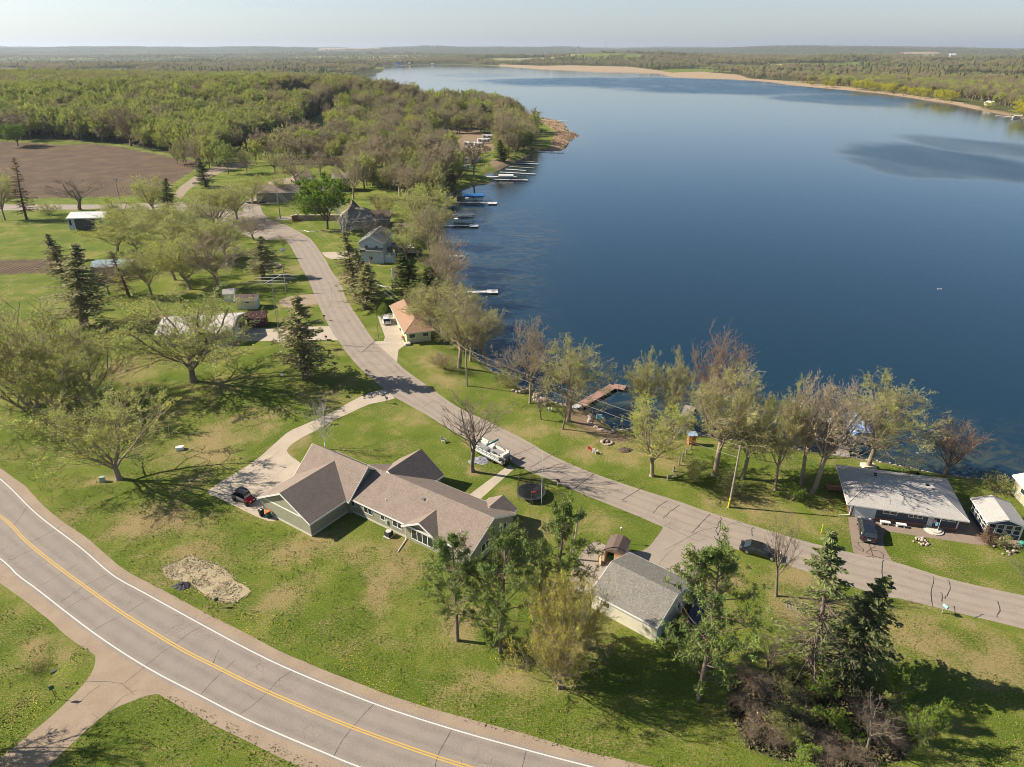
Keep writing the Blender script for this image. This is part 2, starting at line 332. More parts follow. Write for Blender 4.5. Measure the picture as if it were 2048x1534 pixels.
def build_terrain():
    na, nr = 760, 860
    ang = np.linspace(radians(-62), radians(62), na); rr = 14 * np.exp(np.linspace(0, math.log(24000 / 14), nr))
    A, R = np.meshgrid(ang, rr, indexing='ij'); X = (R * np.sin(A)).ravel(); Y = (R * np.cos(A)).ravel()
    sd = shore_sd(X, Y); Z = terrain_h(X, Y, sd)
    Z = Z + np.where((sd > 4) & (np.hypot(X, Y) > 40), 0, 0)
    # culvert hollow beside the small side road
    cv = G(95, 1335); Z -= 1.1 * np.exp(-((X - cv[0]) / 1.6) ** 2 - ((Y - cv[1]) / 1.2) ** 2)
    dry = np.zeros_like(X)
    for px, py, a, b, s in DRY:
        c = G(px, py); e = G(px + a, py); f_ = G(px, py - b); k = G(px, py + b)
        wx = abs(e[0] - c[0]); wy = abs(f_[1] - k[1]) / 2
        m = np.hypot((X - c[0]) / wx, (Y - c[1]) / wy); dry = np.maximum(dry, s * (1 - sst(m, .1, 1.9)))
    tilled = np.maximum.reduce([inpoly(X, Y, FIELD), inpoly(X, Y, GARDEN), inpoly(X, Y, FARFIELD)]).astype(float)
    reed = np.maximum(inpoly(X, Y, REEDS), inpoly(X, Y, MARSH)).astype(float)
    beach = np.maximum.reduce([inpoly(X, Y, b) for b in BEACH]).astype(float); rb = np.hypot(X, Y); beach = np.maximum(beach, (1 - sst(sd, .6, 1.6)) * .8); beach = np.maximum(beach, (1 - sst(sd, 4, 10)) * (rb > 600) * (X > 150) * .8)
    r = np.hypot(X, Y)
    forest = np.maximum.reduce([inpoly(X, Y, b) for b in FOREST]).astype(float); forest = np.maximum(forest, sst(r, 1300, 1800) * 1.0); forest = np.maximum(forest, ((X > 250) & (r > 450)) * 1.0)
    mead = (fbm(X / 300 + 4, Y / 300, 3) < .37) * (r > 1500) * (r < 6500); forest = forest * (1 - .9 * mead)
    green = np.maximum.reduce([inpoly(X, Y, b) for b in FARGREEN]).astype(float)
    tan_ = np.maximum.reduce([inpoly(X, Y, b) for b in FARTAN]).astype(float); tan_ = np.maximum(tan_, mead * (vnoise(X / 260, Y / 400) > .62) * .55)
    ii, jj = np.meshgrid(np.arange(na - 1), np.arange(nr - 1), indexing='ij'); a = (ii * nr + jj).ravel()
    Fq = np.stack([a, a + 1, a + nr + 1, a + nr], 1)
    me = npmesh('ground', np.stack([X, Y, Z], 1), Fq=Fq, mats=[mat_ground()], smooth_=True,
                attrs={'za': np.stack([dry, tilled, reed], 1), 'zb': np.stack([forest, green, beach], 1), 'zc': np.stack([tan_, np.clip(-sd / 30, 0, 1), np.zeros_like(sd)], 1)})
    return tag(link('ground', me), 'sloping lawns, fields and woods round the lake', None, kind='structure')
def mat_ground():
    g = NG('ground'); pos = g.n('ShaderNodeNewGeometry').outputs['Position']
    za = g.rgb(g.attr('za').outputs['Color']); zb = g.rgb(g.attr('zb').outputs['Color']); zc = g.rgb(g.attr('zc').outputs['Color'])
    n1 = g.noise(pos, .09, 5, .6); n2 = g.noise(pos, .55, 5, .65); n3 = g.noise(g.scale(pos, (1, 1.6, 1)), 3.2, 4, .7); n4 = g.noise(pos, 11, 3, .7)
    c = g.mix(g.ramp(n1, .36, .64), (.10, .165, .012), (.18, .235, .028))
    c = g.mix(g.ramp(n3, .44, .62, 0, .6), c, (.25, .225, .07))
    c = g.mix(g.ramp(n4, .45, .62, 0, .7), c, (.045, .075, .008))
    nw = g.noise(pos, .2, 5, .7, .6); thr = g.math('ADD', g.math('MULTIPLY', nw, .45), g.math('MULTIPLY', n3, .55))
    dm = g.math('ADD', g.math('ADD', g.math('MULTIPLY', za[0], .85), .08), g.math('MULTIPLY', g.math('SUBTRACT', thr, .5), 4.2))
    dm = g.ramp(g.math('ADD', dm, g.ramp(n1, .45, .7, 0, .3)), .02, .85)
    dryc = g.mix(g.ramp(n4, .38, .62), (.46, .32, .17), (.24, .2, .08))
    c = g.mix(g.math('MULTIPLY', dm, .85), c, dryc)
    litter = g.mix(g.ramp(n2, .35, .65), (.085, .065, .035), (.06, .08, .03)); c = g.mix(g.math('MULTIPLY', zb[0], .85), c, litter)
    reedc = g.mix(n3, (.42, .31, .2), (.33, .24, .15)); c = g.mix(za[2], c, reedc)
    wv = g.n('ShaderNodeTexWave', wave_type='BANDS'); g.l(g.scale(pos, (.5, 1.2, 1)), wv.inputs[0]); wv.inputs['Scale'].default_value = .42
    wv.inputs['Distortion'].default_value = 3.; wv.inputs['Detail'].default_value = 3; wv.inputs['Detail Scale'].default_value = .3
    til = g.mix(wv.outputs['Fac'], (.17, .12, .082), (.085, .057, .04)); til = g.mix(g.ramp(n1, .4, .7, 0, .6), til, (.2, .145, .085)); til = g.mix(g.ramp(n4, .66, .75, 0, .7), til, (.36, .29, .21))
    c = g.mix(za[1], c, til)
    c = g.mix(zb[1], c, (.10, .22, .03)); c = g.mix(zc[0], c, (.35, .27, .17))
    sand = g.mix(n3, (.34, .24, .15), (.22, .16, .10)); c = g.mix(zb[2], c, sand)
    g.l(c, g.b.inputs['Base Color']); g.b.inputs['Roughness'].default_value = .95; g.b.inputs['Specular IOR Level'].default_value = .1
    g.bump(g.math('ADD', g.math('MULTIPLY', n3, .6), g.math('MULTIPLY', n4, .5)), .9, .35)
    return g.m
def mat_water():
    g = NG('lake_water'); pos = g.n('ShaderNodeNewGeometry').outputs['Position']
    sh = g.rgb(g.attr('sh').outputs['Color'])
    n = g.noise(g.scale(pos, (1, .55, 1)), .06, 4, .6, .4)
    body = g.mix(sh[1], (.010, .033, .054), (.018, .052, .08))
    weed = g.mix(g.ramp(g.noise(g.scale(pos, (.8, 1.2, 1)), .16, 6, .7, 1.6), .42, .62), body, (.075, .08, .05))
    weed = g.mix(g.ramp(g.noise(pos, .35, 5, .7), .5, .7, 0, .5), weed, (.02, .03, .02))
    body = g.mix(g.math('MULTIPLY', sh[0], g.ramp(n, .3, .6, .35, 1)), body, weed)
    g.l(body, g.b.inputs['Base Color']); g.b.inputs['IOR'].default_value = 1.333; g.b.inputs['Specular IOR Level'].default_value = .5
    ruf = sh[2]
    g.l(g.ramp(ruf, 0, 1, .05, .28), g.b.inputs['Roughness'])
    w = g.noise(g.scale(pos, (.7, 1.3, 1)), 1.1, 5, .6, .3); w2 = g.noise(pos, .12, 3, .5)
    h = g.math('MULTIPLY', g.math('ADD', w, g.math('MULTIPLY', w2, .8)), g.ramp(ruf, 0, 1, .1, 1.))
    g.bump(h, .55, .5)
    return g.m
def build_water():
    # polar sheet covering the lake so that depth and wind patches are carried by the mesh
    na, nr = 420, 520
    ang = np.linspace(radians(-30), radians(62), na); rr = 60 * np.exp(np.linspace(0, math.log(5200 / 60), nr))
    A, R = np.meshgrid(ang, rr, indexing='ij'); X = (R * np.sin(A)).ravel(); Y = (R * np.cos(A)).ravel()
    sd = shore_sd(X, Y); near = 1 - sst(-sd, 2, 30)
    for px, py, a, b, s in [(1010, 470, 130, 80, .75), (1000, 570, 110, 60, .7), (1060, 620, 60, 30, .35), (1500, 890, 500, 60, .3)]:
        c = G(px, py, WZ); e = G(px + a, py, WZ); f_ = G(px, py - b, WZ); k = G(px, py + b, WZ)
        m = np.hypot((X - c[0]) / abs(e[0] - c[0]), (Y - c[1]) / (abs(f_[1] - k[1]) / 2)); near = np.maximum(near, s * (1 - sst(m, .3, 1.3)))
    # wind-ruffled patches
    ruf = np.zeros_like(X); wx = X + 60 * (fbm(X / 70, Y / 150, 5) - .5); wy = Y + 130 * (fbm(X / 90 + 9, Y / 160, 5) - .5)
    def ell(px, py, a, b, s, rot=0):
        c = G(px, py, WZ); e = G(px + a, py, WZ); f_ = G(px, py - b, WZ); k = G(px, py + b, WZ)
        m = np.hypot((wx - c[0]) / abs(e[0] - c[0]), (wy - c[1]) / (abs(f_[1] - k[1]) / 2)); return s * (1 - sst(m, .6, 1.2))
    for e in [(1875, 322, 140, 44, .85), (1990, 300, 110, 36, .6), (1870, 345, 100, 26, .7), (1250, 163, 330, 10, 1), (1480, 178, 260, 11, 1), (1700, 198, 170, 12, .9), (950, 150, 90, 5, .4), (1100, 172, 80, 3, .4), (1350, 170, 240, 8, .9)]:
        ruf = np.maximum(ruf, ell(*e))
    ruf = np.clip(ruf * (.75 + .6 * (fbm(X / 25, Y / 90, 4) - .35)), 0, 1)
    ii, jj = np.meshgrid(np.arange(na - 1), np.arange(nr - 1), indexing='ij'); a = (ii * nr + jj).ravel()
    Fq = np.stack([a, a + 1, a + nr + 1, a + nr], 1)
    land = sd > 25; keep = ~(land[Fq].all(1)); Fq = Fq[keep]
    us, inv = np.unique(Fq, return_inverse=True); Fq = inv.reshape(-1, 4)
    X, Y, near, ruf = X[us], Y[us], near[us], ruf[us]
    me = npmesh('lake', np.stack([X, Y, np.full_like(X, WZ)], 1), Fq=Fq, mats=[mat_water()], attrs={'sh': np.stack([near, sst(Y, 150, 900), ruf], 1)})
    return tag(link('lake', me), 'calm blue lake', kind='structure')
ground = build_terrain(); lake = build_water()
# ================================================================ roads, drives and markings
def road_mat(name, c1, c2, c3, dark=(.1, .08, .07)):
    g = NG(name); pos = g.n('ShaderNodeNewGeometry').outputs['Position']
    a = g.noise(pos, .35, 5, .6); b = g.noise(pos, 6, 4, .75); d = g.noise(pos, 28, 2, .7)
    c = g.mix(g.ramp(a, .35, .65), c1, c2); c = g.mix(g.ramp(b, .4, .65, 0, .55), c, c3); c = g.mix(g.ramp(d, .5, .7, 0, .3), c, dark)
    vo = g.n('ShaderNodeTexVoronoi', feature='DISTANCE_TO_EDGE'); vo.inputs['Scale'].default_value = .55
    wp = g.n('ShaderNodeVectorMath', operation='ADD'); g.l(pos, wp.inputs[0])
    nn = g.n('ShaderNodeTexNoise'); nn.inputs['Scale'].default_value = 1.1; g.l(pos, nn.inputs['Vector']); g.l(nn.outputs['Color'], wp.inputs[1]); g.l(wp.outputs[0], vo.inputs['Vector'])
    cr = g.math('MULTIPLY', g.ramp(vo.outputs['Distance'], 0.0, .018, 1, 0), g.ramp(g.noise(pos, .16, 3, .6), .5, .62, 0, .55))
    c = g.mix(cr, c, dark)
    wp_ = g.attr('wheel'); c = g.mix(g.math('MULTIPLY', wp_.outputs['Fac'], g.ramp(g.noise(pos, .5, 4, .7), .3, .7, .15, .5)), c, tuple(v * .55 for v in c1))
    g.l(c, g.b.inputs['Base Color']); g.b.inputs['Roughness'].default_value = .9; g.b.inputs['Specular IOR Level'].default_value = .25
    g.bump(g.math('ADD', b, d), .35, .03); return g.m
M_ASPH = road_mat('highway_asphalt', (.28, .235, .195), (.24, .205, .175), (.335, .285, .235))
M_LANE = road_mat('lane_asphalt', (.32, .265, .21), (.28, .235, .19), (.375, .31, .25))
M_CONC = road_mat('concrete', (.46, .385, .29), (.40, .335, .255), (.52, .44, .34), (.25, .2, .16))
M_GRAV = road_mat('gravel', (.32, .245, .17), (.265, .2, .14), (.4, .31, .22), (.16, .12, .09))
M_PATIO = road_mat('brown_paving', (.27, .205, .155), (.23, .175, .135), (.31, .24, .185), (.12, .09, .07))
M_CRACK = mat('crack_sealant', (.045, .04, .042), .6)
M_WHITE = mat('white_line', (.72, .68, .6), .6, noise=(9, .3, (.5, .46, .4)))
M_YEL = mat('yellow_line', (.68, .42, .06), .6, noise=(9, .3, (.5, .32, .08)))
def drape(z, x, y): return z
def strip_mesh(L, R, z, nx=1):
    n = len(L); V = []; 
    for k in range(nx + 1):
        t = k / nx; P = L * (1 - t) + R * t; V.append(np.c_[P[:, :2], np.full(n, z)])
    V = np.vstack(V); Fq = []
    for k in range(nx):
        a = k * n + np.arange(n - 1); Fq.append(np.stack([a, a + 1, a + n + 1, a + n], 1))
    return V, np.vstack(Fq)
def strip(name, L, R, z, m, parent=None, kind='structure', label=None, wob=0):
    L = np.array(L, float)[:, :2]; R = np.array(R, float)[:, :2]; n = max(len(L), len(R), 60); L = resample(L, n); R = resample(R, n)
    if wob:
        w = (fbm(np.arange(n) * .31 + 3, np.zeros(n) + hash(name) % 7, 3) - .45) * wob; R = R + (R - L) / (np.hypot(*(R - L).T)[:, None] + 1e-6) * w[:, None]
    nx = 24 if name in ('highway', 'village_road') else 1; V, Fq = strip_mesh(L, R, z, nx); at = None
    if nx > 1: t_ = np.repeat(np.linspace(0, 1, nx + 1), n); w_ = sum(np.exp(-((t_ - c) / .035) ** 2) for c in (.14, .36, .64, .86)); at = {'wheel': np.stack([w_, w_, w_], 1)}
    o = link(name, npmesh(name, V, Fq=Fq, mats=[m], attrs=at), parent)
    if not parent and kind: tag(o, label, kind=kind)
    return o
def sheet(name, pts, z, m, parent=None, label=None, sm=3, world=False):
    P = pts if world else GP(pts); P = smooth(list(P) + [P[0]], sm)[:-1] if sm > 1 else np.array(P)
    mb = MB(); mb.poly([(p[0], p[1], z) for p in P]); o = mb.build(name, m, parent)
    if not parent: tag(o, label, kind='structure')
    return o
# ---- highway
hw_top = smooth(GP([(-190, 860), (-80, 912), (0, 958), (72, 1027), (162, 1096), (225, 1150), (287, 1185), (412, 1254), (500, 1301), (584, 1341), (750, 1408), (903, 1458), (1053, 1500), (1140, 1523), (1300, 1562), (1500, 1600)]), 5)
hw_mid = smooth(GP([(-260, 905), (-120, 963), (0, 1032), (50, 1080), (107, 1127), (195, 1191), (245, 1226), (350, 1291), (425, 1330), (534, 1383), (706, 1455), (878, 1516), (937, 1534), (1100, 1580), (1350, 1640)]), 5)
hw_bot = smooth(GP([(-260, 960), (-120, 1035), (0, 1117), (35, 1150), (72, 1177), (185, 1264), (292, 1334), (400, 1391), (511, 1447), (669, 1514), (719, 1534), (900, 1598), (1200, 1690)]), 5)
highway = strip('highway', offset(hw_top, .35), offset(hw_bot, -.35), .012, M_ASPH, label='two lane highway curving across the lower left')
strip('gravel_shoulder', offset(hw_top, .3), offset(hw_top, 1.5), .006, M_GRAV, label='gravel shoulder on the lawn side of the highway', wob=.5)
strip('gravel_shoulder', offset(hw_bot, -.3), offset(hw_bot, -1.9), .006, M_GRAV, label='gravel shoulder on the outer side of the highway', wob=.6)
def line_on(name, pl, w, m, z=.018, par=None, off=0.):
    pl = offset(pl, off) if off else np.array(pl); return strip(name, offset(pl, w / 2), offset(pl, -w / 2), z, m, par)
line_on('edge_line', hw_top, .14, M_WHITE, par=highway); line_on('edge_line', hw_bot, .14, M_WHITE, par=highway)
line_on('center_line', hw_mid, .12, M_YEL, par=highway, off=.13); line_on('center_line', hw_mid, .12, M_YEL, par=highway, off=-.13)
# ---- side road
SIDE = [(185, 1266), (191, 1310), (187, 1337), (170, 1365), (130, 1407), (82, 1450), (0, 1517), (-70, 1585), (-150, 1690), (-40, 1700), (60, 1575), (105, 1525), (150, 1482), (212, 1427), (265, 1402), (300, 1390), (350, 1386), (396, 1396), (300, 1338), (240, 1300)]
sideroad = sheet('side_road', SIDE, .009, M_GRAV, label='short dusty side road joining the highway', sm=2)
# ---- village lane
lane_R = smooth(GP([(505, 431), (530, 436), (549, 442), (568, 449), (589, 459), (620, 477), (640, 503), (652, 520), (662, 540), (684, 572), (692, 597), (724, 646), (749, 682), (792, 722), (807, 737), (865, 779), (912, 812), (970, 840), (1045, 877), (1102, 910), (1175, 942), (1260, 972), (1361, 1004), (1420, 1025), (1525, 1057), (1600, 1080), (1644, 1091), (1705, 1106), (1797, 1126), (1885, 1154), (1994, 1180), (2048, 1191), (2300, 1245)]), 4)
lane_L = smooth(GP([(480, 462), (510, 463), (540, 466), (556, 474), (574, 483), (589, 507), (607, 542), (619, 565), (637, 610), (657, 650), (674, 677), (700, 714), (729, 745), (762, 772), (787, 793), (850, 828), (910, 865), (975, 899), (1057, 942), (1087, 954), (1137, 976), (1175, 992), (1275, 1032), (1326, 1054), (1400, 1078), (1470, 1098), (1513, 1110), (1575, 1131), (1616, 1144), (1690, 1168), (1766, 1193), (1808, 1199), (1928, 1229), (2048, 1258), (2300, 1330)]), 4)
lane = strip('village_road', lane_L, lane_R, .012, M_LANE, label='cracked village lane running along the lake shore')
sheet('village_road_west', [(-300, 409), (0, 409), (120, 409), (200, 409), (300, 406), (380, 405), (440, 414), (510, 430), (565, 452), (560, 478), (500, 474), (430, 440), (380, 424), (300, 419), (200, 418), (0, 421), (-300, 424)], .009, M_LANE, label='lane running west past the ploughed field', sm=2)
sheet('gravel_road', [(345, 392), (362, 372), (400, 347), (430, 334), (470, 326), (500, 322), (505, 330), (470, 338), (440, 346), (405, 362), (375, 382), (362, 398)], .015, M_GRAV, label='pale gravel road beside the ploughed field', sm=2)
sheet('village_road_north', [(500, 432), (480, 405), (560, 385), (660, 372), (668, 380), (590, 392), (520, 410), (535, 436)], .015, M_LANE, label='lane bending away among the trees', sm=2)
sheet('parking_lot', [(1322, 1049), (1326, 1056), (1312, 1076), (1295, 1096), (1275, 1103), (1255, 1102), (1215, 1092), (1190, 1083), (1167, 1100), (1150, 1130), (1140, 1180), (1260, 1190), (1345, 1172), (1380, 1166), (1400, 1140), (1410, 1112), (1440, 1092), (1480, 1095), (1420, 1070)], .010, M_LANE, label='asphalt forecourt in front of the tan garage', sm=2)
DRIVEWAY = [(775, 778), (740, 785), (700, 804), (662, 826), (630, 840), (600, 853), (572, 867), (522, 912), (470, 947), (415, 982), (436, 995), (462, 1008), (500, 1027), (537, 1042), (556, 1037), (580, 1005), (600, 960), (616, 950), (600, 925), (585, 915), (574, 902), (582, 890), (606, 874), (630, 862), (665, 842), (700, 826), (740, 808), (789, 797)]
sheet('driveway', DRIVEWAY, .009, M_CONC, label='pale concrete driveway sweeping up to the olive house garage', sm=2)
sheet('front_walk', [(1018, 930), (1030, 936), (958, 1001), (935, 992)], .009, M_CONC, label='straight concrete walk from the lane to the house', sm=1)
sheet('driveway', [(468, 682), (478, 655), (529, 656), (600, 654), (664, 652), (680, 680), (600, 682)], .009, M_CONC, label='concrete driveway in front of the white roofed workshop', sm=1)
sheet('gravel_pullout', [(557, 603), (575, 594), (629, 588), (641, 605), (599, 613), (568, 614)], .009, M_GRAV, label='gravel pull-out beside the lane', sm=2)
sheet('driveway', [(755, 632), (785, 625), (800, 655), (810, 690), (797, 700), (794, 724), (748, 683), (767, 682), (770, 674), (763, 654)], .015, M_CONC, label='concrete driveway beside the brown roofed house', sm=1)
sheet('driveway', [(643, 505), (690, 503), (705, 503), (705, 516), (662, 518), (651, 514)], .015, M_CONC, label='short concrete driveway of the white lakeside house', sm=1)
sheet('driveway', [(1696, 1034), (1706, 1104), (1730, 1114), (1786, 1124), (1768, 1095), (1766, 1075), (1771, 1062), (1740, 1036)], .010, M_PATIO, label='cracked driveway under the dark minivan', sm=1)
sheet('front_path', [(1740, 1036), (1771, 1062), (1841, 1073), (1950, 1089), (2100, 1098), (2100, 1084), (1976, 1076), (1962, 1063), (1912, 1064)], .014, M_PATIO, label='brown paved path along the front of the navy house', sm=1)
sheet('patio', [(1916, 1030), (1950, 1030), (1968, 1074), (1912, 1065)], .018, M_PATIO, label='dark brown paved patio between the navy house and its sunroom', sm=1)
sheet('driveway', [(560, 433), (600, 434), (602, 438), (548, 440)], .015, M_CONC, label='concrete apron beside the brick walls', sm=1)
sheet('driveway', [(490, 405), (513, 402), (560, 402), (555, 406), (500, 408)], .015, M_CONC, label='pale apron before the long grey roofed barn', sm=1)
sheet('yard_track', [(535, 365), (555, 357), (610, 356), (620, 362), (590, 366), (545, 370)], .006, M_GRAV, label='gravel yard before the far brown house', sm=2)
M_STRAW = road_mat('straw_mulch', (.42, .34, .21), (.32, .26, .15), (.56, .46, .3), (.2, .18, .09))
sheet('straw_patch', [(325, 1138), (340, 1128), (362, 1122), (378, 1112), (395, 1116), (405, 1124), (435, 1130), (458, 1146), (470, 1162), (488, 1170), (500, 1182), (486, 1194), (470, 1204), (450, 1203), (430, 1200), (410, 1190), (398, 1180), (372, 1166), (345, 1160), (330, 1150)], .02, M_STRAW, label='patch of newly seeded ground under pale straw mulch', sm=3)
# ---- cracks: polylines in pixels
def crack(name, pls, w, parent, z=.0165, seed=1):
    rs = np.random.RandomState(seed); V = []; Fq = []; b = 0
    for pl in pls:
        P = resample(np.array(GP(pl)), max(4, int(len(pl) * 7))); P[1:-1] += np.cumsum(rs.randn(len(P) - 2, 2), 0) * w * .25
        ww = w * (.55 + .7 * rs.rand(len(P)))[:, None]
        t = np.gradient(P, axis=0); t /= np.hypot(t[:, 0], t[:, 1])[:, None] + 1e-9; nrm = np.c_[-t[:, 1], t[:, 0]]
        n = len(P); V.append(np.c_[P + nrm * ww / 2, np.full(n, z)]); V.append(np.c_[P - nrm * ww / 2, np.full(n, z)])
        a = b + np.arange(n - 1); Fq.append(np.stack([a, a + n, a + n + 1, a + 1], 1)); b += 2 * n
    return link(name, npmesh(name, np.vstack(V), Fq=np.vstack(Fq), mats=[M_CRACK]), parent)
crack('crack', [[(60, 1085), (110, 1060), (130, 1045)], [(72, 1178), (100, 1160), (155, 1127)], [(130, 1220), (160, 1200), (187, 1193), (240, 1160)], [(185, 1262), (215, 1245), (250, 1228), (288, 1205), (300, 1198)],
    [(291, 1332), (320, 1310), (350, 1291), (380, 1268), (410, 1252)], [(248, 1368), (291, 1332)], [(402, 1390), (425, 1362), (447, 1342), (470, 1320)], [(480, 1428), (505, 1412), (535, 1385), (555, 1360), (584, 1342)], [(668, 1512), (685, 1480), (706, 1455), (750, 1408)],
    [(870, 1534), (880, 1500), (890, 1480), (903, 1458)], [(1045, 1534), (1053, 1502)], [(425, 1330), (432, 1310), (438, 1300)], [(20, 1060), (45, 1030), (55, 1012)], [(10, 1130), (40, 1110), (70, 1098)], [(120, 1205), (170, 1172), (215, 1150)]], .055, highway, seed=3)
crack('crack', [[(172, 1363), (215, 1363), (243, 1367), (262, 1383), (268, 1390)], [(215, 1425), (245, 1395), (275, 1380)], [(150, 1413), (185, 1380), (200, 1370)], [(243, 1367), (248, 1368)]], .045, sideroad, seed=4)
crack('crack', [[(962, 858), (985, 845), (1010, 838)], [(1025, 911), (1045, 902), (1068, 893)], [(1060, 935), (1085, 922), (1120, 903)], [(1148, 978), (1165, 965), (1190, 948)], [(1245, 1000), (1262, 990), (1290, 974)],
    [(1242, 1002), (1255, 1004)], [(1306, 1027), (1318, 1012), (1335, 1001)], [(1326, 1037), (1340, 1024), (1360, 1010)], [(1384, 1066), (1402, 1050), (1420, 1028)], [(1436, 1072), (1430, 1060), (1434, 1045), (1440, 1034)], [(1436, 1072), (1440, 1060), (1441, 1042)],
    [(1428, 1072), (1440, 1089)], [(1505, 1072), (1506, 1060), (1509, 1056)], [(1763, 1180), (1765, 1160), (1768, 1120)], [(1866, 1214), (1863, 1190), (1867, 1153)], [(1890, 1198), (1897, 1180), (1893, 1160)], [(1884, 1205), (1883, 1195), (1880, 1186)], [(1911, 1228), (1908, 1212)], [(1994, 1234), (1998, 1220), (1992, 1202)], [(1950, 1236), (1968, 1230)]], .11, lane, seed=5)
crack('crack', [[(672, 655), (690, 650), (700, 640)], [(690, 700), (700, 690), (720, 705), (740, 700)], [(665, 660), (672, 675), (692, 685)], [(720, 735), (735, 725), (760, 730)], [(700, 712), (720, 715), (745, 708)], [(640, 570), (665, 566), (680, 560)], [(630, 580), (650, 579), (672, 582)], [(650, 600), (680, 604), (690, 600)],
    [(655, 620), (665, 600), (662, 575)], [(725, 660), (735, 650)], [(752, 757), (800, 740), (790, 730)], [(740, 740), (748, 752), (765, 755)], [(845, 815), (865, 802), (885, 806)], [(620, 545), (640, 548), (655, 545)], [(655, 640), (675, 645), (705, 640)], [(1328, 1050), (1390, 1080), (1410, 1078)], [(1330, 1100), (1400, 1062), (1480, 1045)]], .06, lane, seed=6)
crack('crack', [[(1708, 1084), (1760, 1086)], [(1716, 1085), (1715, 1090), (1726, 1098), (1724, 1103)], [(1735, 1075), (1741, 1098), (1748, 1114)], [(1748, 1086), (1750, 1093), (1740, 1098), (1732, 1106), (1745, 1112), (1765, 1117), (1768, 1110), (1758, 1102), (1742, 1100)], [(1708, 1092), (1722, 1100)], [(1730, 1112), (1748, 1114)]], .08, lane, z=.024, seed=7)
# drive joints
crack('joint', [[(425, 978), (560, 890)], [(450, 988), (520, 930), (560, 903)], [(480, 1003), (585, 925)]], .03, bpy.data.objects['driveway'], z=.0125, seed=8)
# ================================================================ trees
def leaf_mat(name, cols, trans=.35, dark=.0):
    """leaf colour: shade chosen per tree and broken up from clump to clump"""
    g = NG(name); oi = g.n('ShaderNodeObjectInfo'); tc = g.n('ShaderNodeTexCoord')
    r = g.n('ShaderNodeValToRGB'); cr = r.color_ramp; cr.interpolation = 'LINEAR'
    while len(cr.elements) < len(cols): cr.elements.new(.5)
    for i, c in enumerate(cols): cr.elements[i].position = i / max(1, len(cols) - 1); cr.elements[i].color = (*c, 1)
    g.l(oi.outputs['Random'], r.inputs[0])
    n = g.noise(tc.outputs['Object'], 1.1, 3, .6)
    hs = g.n('ShaderNodeHueSaturation'); g.l(r.outputs[0], hs.inputs['Color']); g.l(g.ramp(n, .3, .7, .72, 1.3), hs.inputs['Value']); g.l(g.ramp(g.noise(tc.outputs['Object'], .6, 2, .5), .3, .7, .485, .515), hs.inputs['Hue'])
    g.l(hs.outputs[0], g.b.inputs['Base Color']); g.b.inputs['Roughness'].default_value = .7; g.b.inputs['Specular IOR Level'].default_value = .15
    tr = g.n('ShaderNodeBsdfTranslucent'); g.l(hs.outputs[0], tr.inputs[0]); mx = g.n('ShaderNodeMixShader'); mx.inputs[0].default_value = trans
    g.l(g.b.outputs[0], mx.inputs[1]); g.l(tr.outputs[0], mx.inputs[2]); g.l(mx.outputs[0], g.out.inputs[0]); return g.m
def bark_mat(name, a, b): return mat(name, a, .95, noise=(2.5, .5, b), bump=(6, .6), spec=.1)
B_GREY = bark_mat('bark_grey', (.27, .22, .165), (.16, .125, .09)); B_TAN = bark_mat('bark_tan', (.38, .3, .22), (.26, .2, .14)); B_DARK = bark_mat('bark_dark', (.15, .115, .085), (.09, .07, .05))
B_PINE = bark_mat('bark_pine', (.26, .2, .165), (.16, .11, .08)); B_WHITE = bark_mat('bark_white', (.62, .57, .5), (.4, .36, .3)); B_RED = bark_mat('bark_reddish', (.30, .21, .155), (.2, .135, .1))
B_BRUSH = bark_mat('bark_brush', (.30, .235, .17), (.16, .115, .085))
L_BUD = leaf_mat('leaf_bud', [(.47, .52, .10), (.56, .62, .12), (.50, .55, .14)], .5); L_ASH = leaf_mat('leaf_ash', [(.36, .31, .17), (.42, .37, .19), (.34, .32, .18)])
L_OLIVE = leaf_mat('leaf_olive', [(.43, .45, .13), (.50, .53, .14), (.42, .46, .15)], .5)
L_GREEN = leaf_mat('leaf_green', [(.17, .26, .03), (.22, .32, .04), (.25, .34, .05)]); L_YEL = leaf_mat('leaf_yellow', [(.62, .58, .06), (.56, .55, .06)], .45)
L_PINE = leaf_mat('needle_pine', [(.17, .22, .06), (.21, .26, .07)], .15); L_SPR = leaf_mat('needle_spruce', [(.13, .16, .06), (.165, .19, .07), (.17, .19, .075)], .25)
L_THIN = leaf_mat('needle_thin', [(.31, .29, .14), (.31, .31, .12)], .35); L_RED = leaf_mat('leaf_russet', [(.28, .17, .09), (.26, .16, .1)])
L_CEDAR = leaf_mat('needle_cedar', [(.17, .2, .05), (.14, .17, .045)], .15); L_SNAG = leaf_mat('needle_snag', [(.22, .25, .09), (.2, .23, .08)], .2)
L_MXB = leaf_mat('leaf_wood_brown', [(.36, .30, .18), (.40, .34, .19), (.32, .26, .17), (.42, .37, .18), (.37, .33, .16)], .35); L_MXG = leaf_mat('leaf_wood_green', [(.42, .45, .10), (.50, .54, .11), (.38, .37, .14), (.52, .55, .13), (.33, .36, .10)], .35)
L_MIX = leaf_mat('leaf_wood_mix', [(.44, .49, .09), (.38, .34, .17), (.36, .42, .08), (.42, .37, .18), (.50, .57, .09), (.36, .31, .16), (.40, .44, .10), (.46, .41, .18), (.32, .39, .08), (.54, .60, .10), (.36, .30, .17), (.42, .49, .09)], .35)
